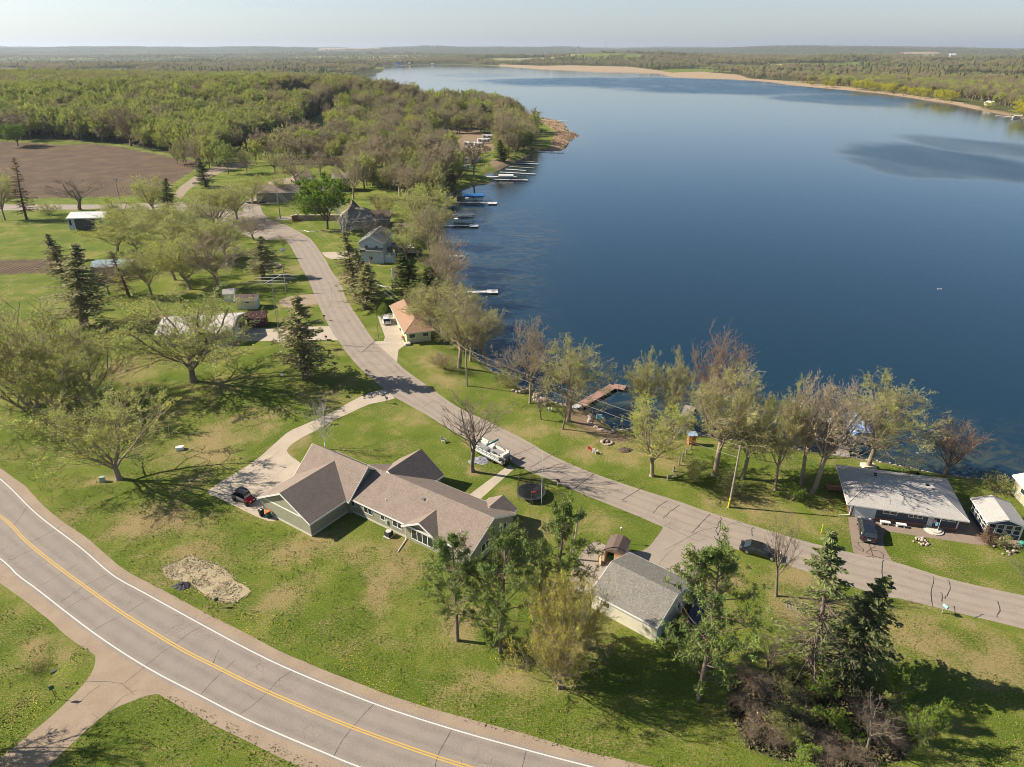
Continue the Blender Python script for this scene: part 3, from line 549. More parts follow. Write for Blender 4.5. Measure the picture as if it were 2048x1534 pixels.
class Tree:
    def __init__(s, seed):
        s.r = random.Random(seed); s.nr = np.random.RandomState(seed); s.seg = {0: [], 1: []}; s.tips = []; s.leafv = []
    def branch(s, p, d, L, r0, r1, n, bend=.12, up=0.0, part=0, sides=3, wig=1.0):
        """grow one curved limb; returns list of (point, direction, radius)"""
        d = d.normalized(); pts = [(p.copy(), d.copy(), r0)]; st = L / n
        for i in range(n):
            d = (d + Vector((s.r.gauss(0, bend), s.r.gauss(0, bend), s.r.gauss(0, bend * .7) + up)) * wig).normalized()
            p = p + d * st; pts.append((p.copy(), d.copy(), r0 + (r1 - r0) * (i + 1) / n))
        s.seg[part].append(([q[0] for q in pts], [q[2] for q in pts], sides)); return pts
    def side(s, d, ang):
        a = d.orthogonal().normalized(); a = Matrix.Rotation(s.r.uniform(0, 2 * pi), 3, d) @ a
        return (d * cos(ang) + a * sin(ang)).normalized()
    def mesh_part(s, part):
        V = []; F = []; b = 0
        for P, R, n in s.seg[part]:
            up = None; m = len(P)
            for i in range(m):
                d = (P[min(i + 1, m - 1)] - P[max(i - 1, 0)]).normalized()
                a = d.cross(Vector((0, 0, 1)) if abs(d.z) < .95 else Vector((1, 0, 0))).normalized() if up is None else d.cross(up).normalized()
                c = d.cross(a); up = a.cross(d)
                for k in range(n):
                    t = 2 * pi * k / n; q = P[i] + (a * cos(t) + c * sin(t)) * R[i]; V.append((q.x, q.y, q.z))
            for i in range(m - 1):
                for k in range(n): F.append((b + i * n + k, b + i * n + (k + 1) % n, b + (i + 1) * n + (k + 1) % n, b + (i + 1) * n + k))
            b += m * n
        return np.array(V, np.float32).reshape(-1, 3), np.array(F, np.int32).reshape(-1, 4)
def leaf_quads(C, size, nr, stretch=1.6, flat=0.0, dirs=None):
    """small random leaf quads (numpy) centred at C"""
    n = len(C); a = nr.randn(n, 3)
    if dirs is not None: a = dirs + .45 * a
    a /= np.linalg.norm(a, axis=1)[:, None]; b = nr.randn(n, 3)
    if flat: b[:, 2] *= (1 - flat); a[:, 2] *= (1 - flat)
    b = b - (b * a).sum(1)[:, None] * a; b /= np.linalg.norm(b, axis=1)[:, None] + 1e-9
    sz = size * (.6 + .8 * nr.rand(n))[:, None]; a = a * sz * stretch; b = b * sz
    V = np.stack([C - a * .5 - b * .3, C + a * .1 - b * .55, C + a * .6, C + a * .05 + b * .5], 1).reshape(-1, 3)
    return V, np.arange(4 * n).reshape(-1, 4)
TREES = {}
def finish(name, T, leafC, lsize, bark, leaf, stretch=1.6, dirs=None, flat=0.):
    tv, tf = T.mesh_part(0); bv, bf = T.mesh_part(1)
    if len(leafC): lv, lf = leaf_quads(np.array(leafC), lsize, T.nr, stretch, flat, dirs)
    else: lv = np.zeros((0, 3)); lf = np.zeros((0, 4), int)
    m_t = npmesh(name + '_trunk', tv, Fq=tf, mats=[bark], smooth_=True)
    cv = np.vstack([bv, lv]); cf = np.vstack([bf, lf + len(bv)]); mi = np.r_[np.zeros(len(bf), int), np.ones(len(lf), int)]
    m_c = npmesh(name + '_crown', cv, Fq=cf, mats=[bark, leaf], mi=mi)
    z = cv[:, 2].max(); r = np.percentile(np.hypot(cv[:, 0], cv[:, 1]), 90)
    TREES[name] = (m_t, m_c, float(z), float(2 * r)); return TREES[name]
def decid(name, seed, bark, leaf, nleaf=5, lsize=.1, fork=.22, limbs=5, spread=.75, upr=.10, shape='round', twigs=5, sub=8, stems=1, dens=1.0):
    """unit-height (10 m) broad-leaved tree"""
    T = Tree(seed); H = 10.0; leafC = []; rnd = T.r
    for sidx in range(stems):
        base = Vector((0, 0, 0)) if stems == 1 else Vector((rnd.uniform(-.35, .35), rnd.uniform(-.35, .35), 0))
        d0 = Vector((rnd.gauss(0, .05), rnd.gauss(0, .05), 1)) if stems == 1 else Vector((base.x * 1.3, base.y * 1.3, 1))
        R = .2 if stems == 1 else .12
        fl = [Vector(base) - Vector((0, 0, .15)), Vector(base) + Vector((0, 0, .25))]; T.seg[0].append((fl, [R * 1.55, R * 1.02], 8))
        tr = T.branch(base.copy(), d0, H * fork, R, R * .8, 4, .05, part=0, sides=8)
        top, td, trr = tr[-1]
        nl = limbs if stems == 1 else max(2, limbs // 2)
        for i in range(nl + 1):
            if i == nl: ld = (td + Vector((rnd.gauss(0, .12), rnd.gauss(0, .12), .6))).normalized(); L = H * (1 - fork) * .93
            else:
                a = 2 * pi * (i + rnd.uniform(-.3, .3)) / nl; tilt = rnd.uniform(.45, 1.0) * spread
                ld = Vector((cos(a) * sin(tilt), sin(a) * sin(tilt), cos(tilt))); L = H * (1 - fork) * rnd.uniform(.72, .98) * (1 if shape == 'round' else .8)
            st = tr[-1][0] if i % 2 == 0 or stems > 1 else tr[-2][0]
            limb = T.branch(st, ld, L, trr * rnd.uniform(.5, .72), .02, 9, .10, up=upr * .6, part=0, sides=6)
            for j in range(sub):
                k = 1 + int((j + rnd.random()) / sub * 8); k = min(k, 8); p, d, r = limb[k]
                f = 1 - (k / 10) ** 1.3; bl = L * (.16 + .36 * f) * rnd.uniform(.75, 1.2)
                b = T.branch(p, T.side(d, rnd.uniform(.6, 1.1)), bl, max(.025, r * .55), .015, 5, .16, up=upr, part=1, sides=3)
                for q in range(int(twigs * 1.5 * dens + rnd.random())):
                    kk = rnd.randint(1, 5); p2, d2, r2 = b[kk]; tl = bl * rnd.uniform(.28, .5)
                    t = T.branch(p2, T.side(d2, rnd.uniform(.4, .9)), tl, max(.014, r2 * .6), .011, 3, .2, up=upr * .8, part=1, sides=3)
                    for w in range(3):
                        p3, d3, r3 = t[rnd.randint(1, 3)]; t2 = T.branch(p3, T.side(d3, rnd.uniform(.4, .8)), tl * .55, 0.012, .009, 2, .2, up=upr, part=1, sides=3)
                        for z in range(nleaf): u = rnd.random(); a_ = t2[0][0].lerp(t2[-1][0], u); leafC.append((a_.x + rnd.gauss(0, .07), a_.y + rnd.gauss(0, .07), a_.z + rnd.gauss(0, .07)))
                    for z in range(nleaf): u = rnd.random(); a_ = t[0][0].lerp(t[-1][0], u ** .6); leafC.append((a_.x + rnd.gauss(0, .09), a_.y + rnd.gauss(0, .09), a_.z + rnd.gauss(0, .09)))
    return finish(name, T, leafC, lsize, bark, leaf)
def conifer(name, seed, bark, leaf, width=.2, start=.08, whorls=26, per=7, droop=.25, dens=1.0, ragged=.25, lsize=.2, bare=0.0, snag=0.0):
    T = Tree(seed); H = 10.0; rnd = T.r; C = []; D = []
    tr = T.branch(Vector((0, 0, -.1)), Vector((0, 0, 1)), H, .16, .015, 12, .012, part=0, sides=8)
    for w in range(whorls):
        z = start + (1 - start) * (w + .5) / whorls; zz = z * H; i = min(11, int(z * 12)); p = tr[i][0].lerp(tr[i + 1][0], z * 12 - i)
        rad = H * width * (1 - z) ** .8 * (1 if z > start + .12 else .8) + .12
        for k in range(per):
            if rnd.random() < ragged * .5: continue
            a = rnd.uniform(0, 2 * pi); L = rad * rnd.uniform(1 - ragged * 1.6, 1.12)
            b = T.branch(p, Vector((cos(a), sin(a), .25 - droop * (1 - z))), L, .03, .008, 4, .05, up=-droop * .12 + .03, part=1, sides=3)
            if rnd.random() < bare or (z < .6 and rnd.random() < snag):
                for q in range(3 if snag else 0): T.branch(b[rnd.randint(1, 3)][0], T.side(b[1][1], .7), L * .4, .012, .005, 2, .15, part=1)
                continue
            m = int(46 * dens * (.4 + L / 2))
            for q in range(m):
                t = rnd.uniform(.18, 1.03); j = min(3, int(t * 4)); c = b[j][0].lerp(b[j + 1][0], min(1., t * 4 - j)); s_ = (1.1 - t) * L * .32 + .05
                off = Vector((-sin(a), cos(a), 0)) * rnd.uniform(-s_, s_); c = c + off + Vector((0, 0, rnd.uniform(-.1, .02) - abs(off.length) * droop * .5))
                C.append(tuple(c)); D.append((cos(a) + off.x * 1.2, sin(a) + off.y * 1.2, -.25))
    return finish(name, T, C, lsize, bark, leaf, 1.9, np.array(D))
def redpine(name, seed, bark, leaf, lean=0.0, low=.2, wid=.24, n=34, tuft=30, dens=1.):
    T = Tree(seed); H = 10.0; rnd = T.r; C = []; D = []
    tr = T.branch(Vector((0, 0, -.1)), Vector((lean, 0, 1)), H * .97, .17, .03, 12, .02, part=0, sides=8)
    def tuftat(c, r):
        for q in range(tuft):
            v = Vector((rnd.gauss(0, 1), rnd.gauss(0, 1), rnd.gauss(.25, .8))).normalized(); C.append(tuple(c + v * r * rnd.uniform(.3, 1))); D.append(tuple(v))
    for w in range(n):
        z = low + (1 - low) * ((w + rnd.random()) / n) ** .8; i = min(11, int(z * 12)); p = tr[i][0].lerp(tr[i + 1][0], min(1, z * 12 - i))
        L = H * wid * (1.05 - .72 * abs(z - .52) / .5) * rnd.uniform(.55, 1.15)
        if z > .93: L *= .45
        a = rnd.uniform(0, 2 * pi); b = T.branch(p, Vector((cos(a), sin(a), rnd.uniform(-.1, .35) + .4 * (z > .8))), L, .045, .014, 5, .12, up=.05, part=1, sides=4)
        dead = z < .5 and rnd.random() < .4
        if dead:
            for q in range(4): T.branch(b[rnd.randint(1, 4)][0], T.side(b[2][1], .9), L * .35, .014, .005, 3, .15, part=1)
            continue
        for q in range(int(7 * dens) + 2):
            k = rnd.randint(2, 5); p2, d2, r2 = b[k]; t = T.branch(p2, T.side(d2, rnd.uniform(.3, 1.0)), L * rnd.uniform(.18, .42), .018, .008, 3, .15, up=.12, part=1, sides=3)
            tuftat(t[-1][0], .23); 
            if rnd.random() < .6: tuftat(t[2][0], .2)
        tuftat(b[-1][0], .3)
    tuftat(tr[-1][0], .35); tuftat(tr[-1][0] + Vector((0, 0, -.3)), .35)
    return finish(name, T, C, .042, bark, leaf, 4.4, np.array(D))
# --- nearby kinds (10 m tall prototypes)
decid('bud_a', 11, B_TAN, L_BUD, 8, .052, .16, 5, .85, .12, twigs=6, sub=9)
decid('bud_b', 12, B_TAN, L_BUD, 8, .055, .22, 5, .7, .14, twigs=5, sub=9)
decid('bud_c', 13, B_TAN, L_OLIVE, 8, .055, .25, 6, .8, .08, twigs=5, sub=9)
decid('multi', 14, B_TAN, L_BUD, 6, .048, .06, 5, .6, .14, twigs=5, sub=9, stems=4)
decid('oak', 15, B_GREY, L_BUD, 8, .05, .2, 6, 1.0, .08, twigs=6, sub=10)
decid('ash_a', 16, B_TAN, L_ASH, 1, .07, .35, 5, .7, .10, twigs=6, sub=9)
decid('ash_b', 17, B_TAN, L_ASH, 1, .07, .3, 6, .8, .08, twigs=6, sub=10)
decid('lake_a', 18, B_TAN, L_OLIVE, 4, .048, .34, 5, .7, .10, twigs=6, sub=10)
decid('lake_b', 19, B_TAN, L_OLIVE, 6, .05, .3, 6, .75, .07, twigs=6, sub=10)
decid('bare_a', 20, B_GREY, L_ASH, 0, .05, .34, 4, .55, .12, twigs=4, sub=8)
decid('bare_b', 21, B_RED, L_RED, 1, .05, .2, 6, .8, .12, twigs=6, sub=10)
decid('birch', 22, B_WHITE, L_ASH, 1, .06, .15, 3, .5, .06, twigs=3, sub=6, stems=2)
decid('full', 23, B_DARK, L_GREEN, 9, .13, .2, 6, .85, .08, twigs=6, sub=9)
decid('yellow', 24, B_GREY, L_YEL, 8, .13, .15, 6, .8, .02, twigs=5, sub=8)
decid('twiggy', 25, B_TAN, L_YEL, 4, .06, .04, 6, .95, .16, twigs=7, sub=9, stems=4)
decid('shrub', 26, B_GREY, L_OLIVE, 3, .12, .03, 5, 1.0, .12, twigs=4, sub=7, stems=4)
decid('shrub_green', 27, B_TAN, L_GREEN, 6, .16, .03, 5, .95, .12, twigs=4, sub=6, stems=3)
decid('brush', 28, B_BRUSH, L_ASH, 0, .06, .03, 5, 1.15, .08, twigs=5, sub=7, stems=5)
conifer('spruce', 31, B_DARK, L_SPR, .2, .06, 34, 8, .3, 1.5, .45, .075)
conifer('spruce_thin', 32, B_PINE, L_THIN, .17, .14, 40, 7, .3, 1.0, .55, .07)
conifer('spruce_dead', 33, B_DARK, L_RED, .2, .12, 34, 8, .35, .6, .4, .07, bare=.35)
conifer('spruce_snag', 34, B_PINE, L_SNAG, .24, .05, 36, 7, .3, 1.6, .4, .075, snag=.72)
conifer('cedar', 35, B_DARK, L_CEDAR, .24, .02, 34, 9, .1, 1.8, .3, .085)
redpine('pine_a', 41, B_PINE, L_PINE, 0, .12, .3, 52, 26); redpine('pine_b', 42, B_PINE, L_PINE, .04, .06, .3, 62, 26); redpine('pine_d', 44, B_PINE, L_PINE, .05, .05, .28, 64, 26); redpine('pine_c', 43, B_PINE, L_PINE, .12, .03, .28, 66, 26)
# --- woodland kinds: lighter meshes for trees a few pixels across
def wood(name, seed, leaf, bark, n=650, ls=.33, shape=(3.3, 3.3, 3.6), zc=6.2, con=False, limbs=7, fill=.55):
    T = Tree(seed); rnd = T.r; nr = T.nr
    T.branch(Vector((0, 0, -.2)), Vector((rnd.gauss(0, .04), rnd.gauss(0, .04), 1)), 9.6 if con else 6, .15, .04, 4, .03, part=0, sides=5)
    if con:
        z = nr.rand(n) ** .8; a = nr.rand(n) * 2 * pi; r = (1 - z) * 2.1 * (.5 + .55 * nr.rand(n)) + .1
        C = np.stack([r * np.cos(a), r * np.sin(a), .8 + z * 9.2 - r * .25], 1)
        v, f = leaf_quads(C, ls, nr, 1.6, .4, np.stack([np.cos(a), np.sin(a), -.3 + 0 * a], 1))
    else:
        for k in range(limbs):
            a = 2 * pi * k / limbs + rnd.random(); T.branch(Vector((0, 0, rnd.uniform(2.5, 5))), Vector((cos(a) * .6, sin(a) * .6, 1)), rnd.uniform(3.5, 5.5), .07, .02, 4, .1, part=0, sides=3)
        lob = nr.randn(12, 3); lob /= np.linalg.norm(lob, axis=1)[:, None]; lob[:, 2] = np.abs(lob[:, 2]) * 1.1 - .25
        lc = lob * np.array(shape) * .62 + np.array([0, 0, zc - .6]); k = nr.randint(0, 12, n)
        d = nr.randn(n, 3); d /= np.linalg.norm(d, axis=1)[:, None]; C = lc[k] + d * (nr.rand(n)[:, None] ** fill) * 1.75 * (.7 + .6 * nr.rand(12)[k][:, None])
        v, f = leaf_quads(C, ls, nr, 1.2)
    tv, tf = T.mesh_part(0)
    m_t = npmesh(name + '_trunk', tv, Fq=tf, mats=[bark]); m_c = npmesh(name + '_crown', v, Fq=f, mats=[leaf]); TREES[name] = (m_t, m_c, 10.0, 6.6); return m_t, m_c
decid('mix_a', 61, B_GREY, L_MXG, 6, .15, .26, 5, .7, .1, twigs=4, sub=8); decid('mix_b', 62, B_TAN, L_MXG, 5, .14, .32, 5, .6, .12, twigs=4, sub=8); decid('mix_c', 63, B_GREY, L_MIX, 5, .14, .25, 6, .8, .08, twigs=4, sub=8)
decid('mix_d', 64, B_TAN, L_MXB, 3, .13, .3, 5, .65, .1, twigs=5, sub=8); decid('mix_e', 65, B_TAN, L_MXB, 2, .12, .34, 5, .6, .1, twigs=5, sub=8); decid('mix_f', 66, B_DARK, L_MXG, 9, .16, .22, 6, .8, .1, twigs=4, sub=8)
decid('mix_y', 67, B_TAN, L_YEL, 8, .16, .2, 6, .8, .04, twigs=4, sub=8)
L_FAR = leaf_mat('leaf_far_wood', [(.26, .28, .11), (.33, .28, .17), (.30, .33, .12), (.36, .39, .12), (.28, .24, .15)], .3)
wood('wood_a', 51, L_FAR, B_GREY, 1100, .3); wood('wood_b', 52, L_FAR, B_TAN, 1000, .3, (3.0, 3.2, 3.9)); wood('wood_c', 53, L_MXB, B_GREY, 900, .3, (3.4, 3.2, 3.4), 6)
wood('wood_d', 54, L_MXB, B_TAN, 700, .26, (3.0, 3.0, 3.9), 6.4, limbs=10); wood('wood_spruce', 55, L_SPR, B_DARK, 700, .36, con=True)
_cnt = {}
def tree(kind, name, loc, h, w=None, label=None, cat='tree', group=None, rz=None, lean=None):
    mt, mc, pz, pw = TREES[kind]; k = _cnt.get(kind, 0); _cnt[kind] = k + 1
    s = h / pz; sw = s if w is None else w / pw
    e = empty(name, (loc[0], loc[1], loc[2] if len(loc) > 2 else 0), (k * 2.39996) % 6.283 if rz is None else rz, label, cat, group, (sw, sw, s))
    if lean: e.rotation_euler = (lean[1], lean[0], 0)
    link('trunk', mt, e); link('crown', mc, e); return e
# near and middle trees, each set out at the foot seen in the photograph: kind, name, foot px, foot py, top py, crown width px, label
def T_(kind, name, px, py, ty, wpx, label, cat='tree', group=None, **kw):
    x, y, z = GT(px, py); h = Hh(px, py, ty)
    if z < -.05: h = Hh(*( (px, py, ty) )) - z * .3
    F = y * CP - (h * .6 - CAMZ) * SP; w = wpx * F / F_ * 1.1
    return tree(kind, name, (x, y, z), max(1.2, h), w * 1.0, label, cat, group, **kw)
NEAR = [
 ('bud_a', 'maple_tree', 238, 958, 772, 225, 'leafing yellow-green tree standing alone on the lawn nearest the highway', 'tree'),
 ('multi', 'maple_tree', 62, 815, 575, 250, 'huge many-stemmed budding tree at the left edge of the lawn'),
 ('multi', 'ash_tree', 165, 800, 640, 210, 'grey twiggy many-stemmed tree right of the huge budding one'),
 ('bud_a', 'maple_tree', 118, 850, 690, 150, 'low budding tree tucked between the two many-stemmed trees'),
 ('spruce_thin', 'spruce_tree', 170, 652, 490, 92, 'tall ragged spruce standing alone beside the garden plot'),
 ('spruce_thin', 'spruce_tree', 128, 560, 468, 46, 'small thin spruce behind the tall ragged one'),
 ('oak', 'oak_tree', 387, 763, 578, 255, 'wide-spreading budding oak reaching over the white workshop roof'),
 ('spruce_thin', 'spruce_tree', 612, 755, 585, 88, 'tall slim spruce between the antenna tower and the lane'),
 ('ash_b', 'ash_tree', 437, 576, 455, 130, 'leaning budding tree on the lawn left of the white shed'),
 ('bud_c', 'maple_tree', 303, 590, 490, 95, 'small budding tree before the blue-roofed garden shelter'),
 ('spruce_dead', 'spruce_tree', 258, 594, 500, 40, 'browning spruce among the budding trees left of the shelter'),
 ('bud_b', 'maple_tree', 380, 578, 462, 120, 'dense budding tree right of the blue-roofed shelter'),
 ('bud_a', 'maple_tree', 275, 506, 425, 130, 'bright budding tree just right of the dark pole barn'),
 ('bud_b', 'maple_tree', 335, 520, 418, 150, 'bright budding tree second right of the dark pole barn'),
 ('bud_c', 'maple_tree', 405, 522, 432, 120, 'budding tree at the centre of the roadside grove'),
 ('bud_a', 'maple_tree', 452, 515, 430, 90, 'budding tree at the lane end of the roadside grove'),
 ('bud_b', 'maple_tree', 250, 455, 388, 85, 'light budding tree rising behind the pole barn'),
 ('multi', 'maple_tree', 430, 448, 368, 125, 'large budding tree filling the corner where the lanes meet'),
 ('bud_b', 'maple_tree', 310, 426, 345, 92, 'fan-shaped budding tree by the west lane'),
 ('ash_b', 'ash_tree', 903, 618, 540, 70, 'grey twiggy tree below the leaning shallows tree'),
 ('lake_b', 'ash_tree', 925, 655, 568, 74, 'olive twiggy tree at the waterline left of the posted white dock'),
 ('ash_a', 'ash_tree', 893, 548, 462, 60, 'slender grey tree at the narrow hidden dock'),
 ('lake_a', 'ash_tree', 874, 488, 405, 66, 'olive tree on the shore just below the grey canopy dock'),
 ('bud_c', 'maple_tree', 838, 480, 415, 56, 'olive tree behind the low brown boathouse'),
 ('lake_b', 'ash_tree', 850, 640, 560, 70, 'olive tree filling the slope behind the brown-roofed house'),
 ('bud_b', 'maple_tree', 235, 505, 420, 110, 'yellow-green tree at the front of the grove, right of the garden plot'),
 ('bud_a', 'maple_tree', 305, 478, 405, 110, 'yellow-green tree at the back of the roadside grove'),
 ('bud_c', 'maple_tree', 370, 480, 400, 105, 'olive tree at the back of the roadside grove near the lane'),
 ('bud_b', 'maple_tree', 350, 560, 468, 105, 'yellow-green tree behind the oak at the front of the grove'),
 ('ash_b', 'ash_tree', 218, 590, 520, 80, 'grey twiggy small tree right of the ragged lone spruce'),
 ('spruce', 'spruce_tree', 340, 432, 356, 32, 'narrow dark spruce beside the fan-shaped tree'),
 ('bare_a', 'ash_tree', 160, 420, 345, 96, 'bare dark round-headed tree before the ploughed field'),
 ('spruce_dead', 'larch_tree', 54, 440, 315, 34, 'tall dark leafless conifer left of the round bare tree'),
 ('bud_c', 'maple_tree', 10, 440, 335, 65, 'budding tree at the left edge before the field'),
 ('shrub', 'shrub', 97, 430, 402, 45, 'grey leafless shrub on the verge of the west lane', 'shrub'),
 ('ash_b', 'crab_apple_tree', 507, 480, 428, 85, 'low round pinkish tree on the lane corner'),
 ('spruce_thin', 'spruce_tree', 526, 556, 476, 52, 'slim spruce beside the stone flower bed'),
 ('bud_c', 'maple_tree', 475, 440, 365, 80, 'budding tree left of the long grey-roofed barn'),
 ('bud_b', 'maple_tree', 505, 407, 345, 62, 'young budding tree in front of the long barn gable'),
 ('bud_a', 'maple_tree', 565, 400, 342, 40, 'small budding tree in front of the long barn wall'),
 ('spruce', 'spruce_tree', 412, 374, 315, 30, 'dark spruce at the bend of the gravel road'),
 ('full', 'willow_tree', 655, 458, 345, 92, 'bright green leaning tree on the lawn by the brick walls'),
 ('ash_b', 'ash_tree', 707, 398, 300, 74, 'tall bare-topped tree behind the grey-brown house'),
 ('birch', 'birch_tree', 684, 480, 402, 62, 'leafless white-barked birch by the lane lawn'),
 ('bare_a', 'ash_tree', 752, 517, 420, 58, 'leafless tree growing close against the white lakeside house'),
 ('spruce_thin', 'spruce_tree', 714, 600, 462, 50, 'taller of two thin spruces between lane and flagpole'),
 ('spruce_thin', 'spruce_tree', 730, 617, 525, 56, 'browner of two thin spruces between lane and flagpole'),
 ('spruce_thin', 'spruce_tree', 724, 585, 500, 40, 'short spruce squeezed between the two thin spruces'),
 ('cedar', 'cedar_tree', 824, 588, 505, 54, 'dense green cedar behind the brown-roofed house'),
 ('cedar', 'cedar_tree', 848, 600, 530, 50, 'smaller cedar on the lake side of the dense cedar'),
 ('bud_a', 'maple_tree', 812, 520, 440, 76, 'yellow-green tree right of the white house deck'),
 ('full', 'maple_tree', 842, 512, 468, 28, 'small fresh green tree by the shore path'),
 ('ash_b', 'ash_tree', 862, 525, 402, 62, 'tall pinkish twiggy tree on the bank above the grey canopy'),
 ('ash_b', 'ash_tree', 880, 595, 480, 100, 'round grey twiggy tree on the bank facing the weedy shallows'),
 ('ash_a', 'ash_tree', 905, 570, 495, 70, 'grey twiggy tree leaning out over the shallows'),
 ('bud_c', 'maple_tree', 828, 450, 375, 95, 'olive budding tree left of the blue canopy dock'),
 ('bud_b', 'maple_tree', 868, 446, 368, 95, 'budding tree leaning to the dock with the blue canopy'),
 ('bud_a', 'maple_tree', 775, 440, 385, 52, 'yellow budding tree behind the brown-grey house'),
 ('bare_b', 'ash_tree', 757, 430, 385, 34, 'small russet tree behind the grey-brown house'),
 ('lake_a', 'ash_tree', 889, 682, 560, 120, 'forked tall tree nearest the lake side of the brown-roofed house'),
 ('lake_b', 'ash_tree', 868, 660, 575, 80, 'tree pressed behind the brown-roofed house corner'),
 ('lake_a', 'ash_tree', 918, 735, 600, 105, 'crooked budding tree beside the first utility pole'),
 ('ash_a', 'ash_tree', 941, 722, 598, 70, 'leaning two-limbed tree behind the first utility pole'),
 ('lake_a', 'ash_tree', 970, 732, 605, 88, 'budding shore tree between the utility pole and the big ash'),
 ('ash_b', 'ash_tree', 1060, 806, 630, 112, 'pale brown large ash standing at the water by the small rocks'),
 ('bare_a', 'crab_apple_tree', 1082, 839, 772, 36, 'small dark-stemmed young tree beside the lane lawn'),
 ('bare_a', 'crab_apple_tree', 1125, 858, 772, 50, 'small pollarded tree on the lawn nearest the lane'),
 ('lake_b', 'ash_tree', 1137, 842, 664, 128, 'round olive twin-trunked tree left of the red dock'),
 ('lake_b', 'ash_tree', 1286, 852, 688, 72, 'slim leafing tree right of the red dock'),
 ('lake_b', 'ash_tree', 1338, 862, 690, 66, 'leafing tree between the red dock and the plain wooden dock'),
 ('bare_b', 'ash_tree', 1418, 872, 655, 118, 'leafless pinkish tree rising tallest over the water'),
 ('bud_b', 'maple_tree', 1304, 952, 778, 150, 'forked many-limbed budding tree in the middle of the shore lawn'),
 ('lake_a', 'ash_tree', 1429, 950, 716, 135, 'tall leafing tree right of the orange booth'),
 ('lake_b', 'ash_tree', 1484, 957, 738, 125, 'tall tree with one low pale limb beside the leaning utility pole'),
 ('lake_b', 'ash_tree', 1550, 980, 745, 90, 'vine-wrapped slim leafing tree in the middle of the shore row'),
 ('ash_a', 'ash_tree', 1603, 968, 742, 105, 'straight grey tree left of the leaning one by the navy house'),
 ('ash_a', 'ash_tree', 1626, 985, 748, 140, 'leaning brown-trunked tree nearest the navy house'),
 ('lake_b', 'ash_tree', 1736, 935, 738, 160, 'dense leafing tree on a concrete ring behind the navy house'),
 ('bare_b', 'ash_tree', 1888, 952, 836, 98, 'small reddish leafless tree at the water behind the navy house'),
 ('shrub', 'crab_apple_tree', 1989, 985, 942, 48, 'tiny budding tree on the lawn behind the sunroom'),
 ('bare_a', 'ash_tree', 1552, 1192, 1012, 72, 'thin leafless tree on the lane edge in front of the dark sedan'),
 ('bare_a', 'ash_tree', 945, 943, 752, 112, 'bare tree on the lawn at the bow of the pontoon boat'),
 ('birch', 'birch_tree', 651, 902, 795, 76, 'pale twin-stemmed birch at the end of the driveway'),
 ('pine_a', 'pine_tree', 915, 1281, 1068, 118, 'leftmost long-trunked pine beside the olive house'),
 ('pine_b', 'pine_tree', 1000, 1303, 1056, 128, 'middle pine beside the olive house'),
 ('pine_c', 'pine_tree', 1094, 1286, 996, 112, 'tallest pine in front of the round trampoline'),
 ('pine_d', 'pine_tree', 1396, 1400, 1085, 150, 'leaning pine right of the tan garage'),
 ('twiggy', 'willow_tree', 1122, 1378, 1150, 158, 'tangled yellow-budded tree left of the tan garage'),
 ('spruce_snag', 'spruce_tree', 1619, 1345, 1070, 112, 'leaning spruce with bare broken lower limbs'),
 ('spruce', 'spruce_tree', 1694, 1345, 1142, 105, 'dark dense spruce right of the broken-limbed one'),
 ('bare_a', 'ash_tree', 1531, 1355, 1262, 58, 'leafless sapling rising out of the brush pile'),
 ('bare_a', 'dead_tree', 1735, 1502, 1388, 80, 'fallen grey leafless tree at the bottom of the thicket'),
 ('shrub_green', 'maple_tree', 1842, 1492, 1402, 74, 'bright fresh green small tree at the right end of the thicket'),
 ('shrub_green', 'maple_tree', 1790, 1392, 1330, 66, 'light green bushy sapling behind the thicket'),
 ('bare_a', 'ash_tree', 2075, 1268, 1085, 170, 'bare pale-limbed tree reaching in from the right edge'),
 ('shrub_green', 'shrub', 1582, 1001, 962, 44, 'round green bush under the trees left of the navy house', 'shrub'),
 ('shrub', 'shrub', 1452, 985, 940, 60, 'brown leafless bush at the foot of the tall leafing tree', 'shrub'),
 ('shrub', 'shrub', 1388, 962, 912, 56, 'thin budding bush by the fence posts', 'shrub'),
 ('spruce_dead', 'shrub', 1975, 1088, 1055, 30, 'brown-tipped juniper in the bed before the sunroom', 'shrub'),
 ('shrub', 'shrub', 2000, 1092, 1068, 36, 'budding bush below the sunroom windows', 'shrub'),
 ('brush', 'shrub', 890, 738, 700, 60, 'tangled grey bush on the slope below the brown-roofed house', 'shrub'),
 ('shrub_green', 'shrub', 765, 640, 605, 26, 'small pale shrub at the top of the parked white car drive', 'shrub'),
 ('shrub', 'shrub', 1015, 775, 738, 50, 'budding bush at the waterline right of the utility pole', 'shrub'),
 ('multi', 'maple_tree', -120, 1720, 1500, 330, 'budding tree below the lower left corner', 'tree'),
 ('bud_c', 'maple_tree', -150, 1690, 1460, 220, 'large tree below the lower left corner, casting shade over the side road'),
 ('bud_c', 'maple_tree', -190, 1490, 1230, 210, 'budding tree at the lower left edge beside the side road', 'tree'),
]
for t in NEAR: T_(*t, **({'rz': 0.} if 'leaning pine' in t[6] else {}))
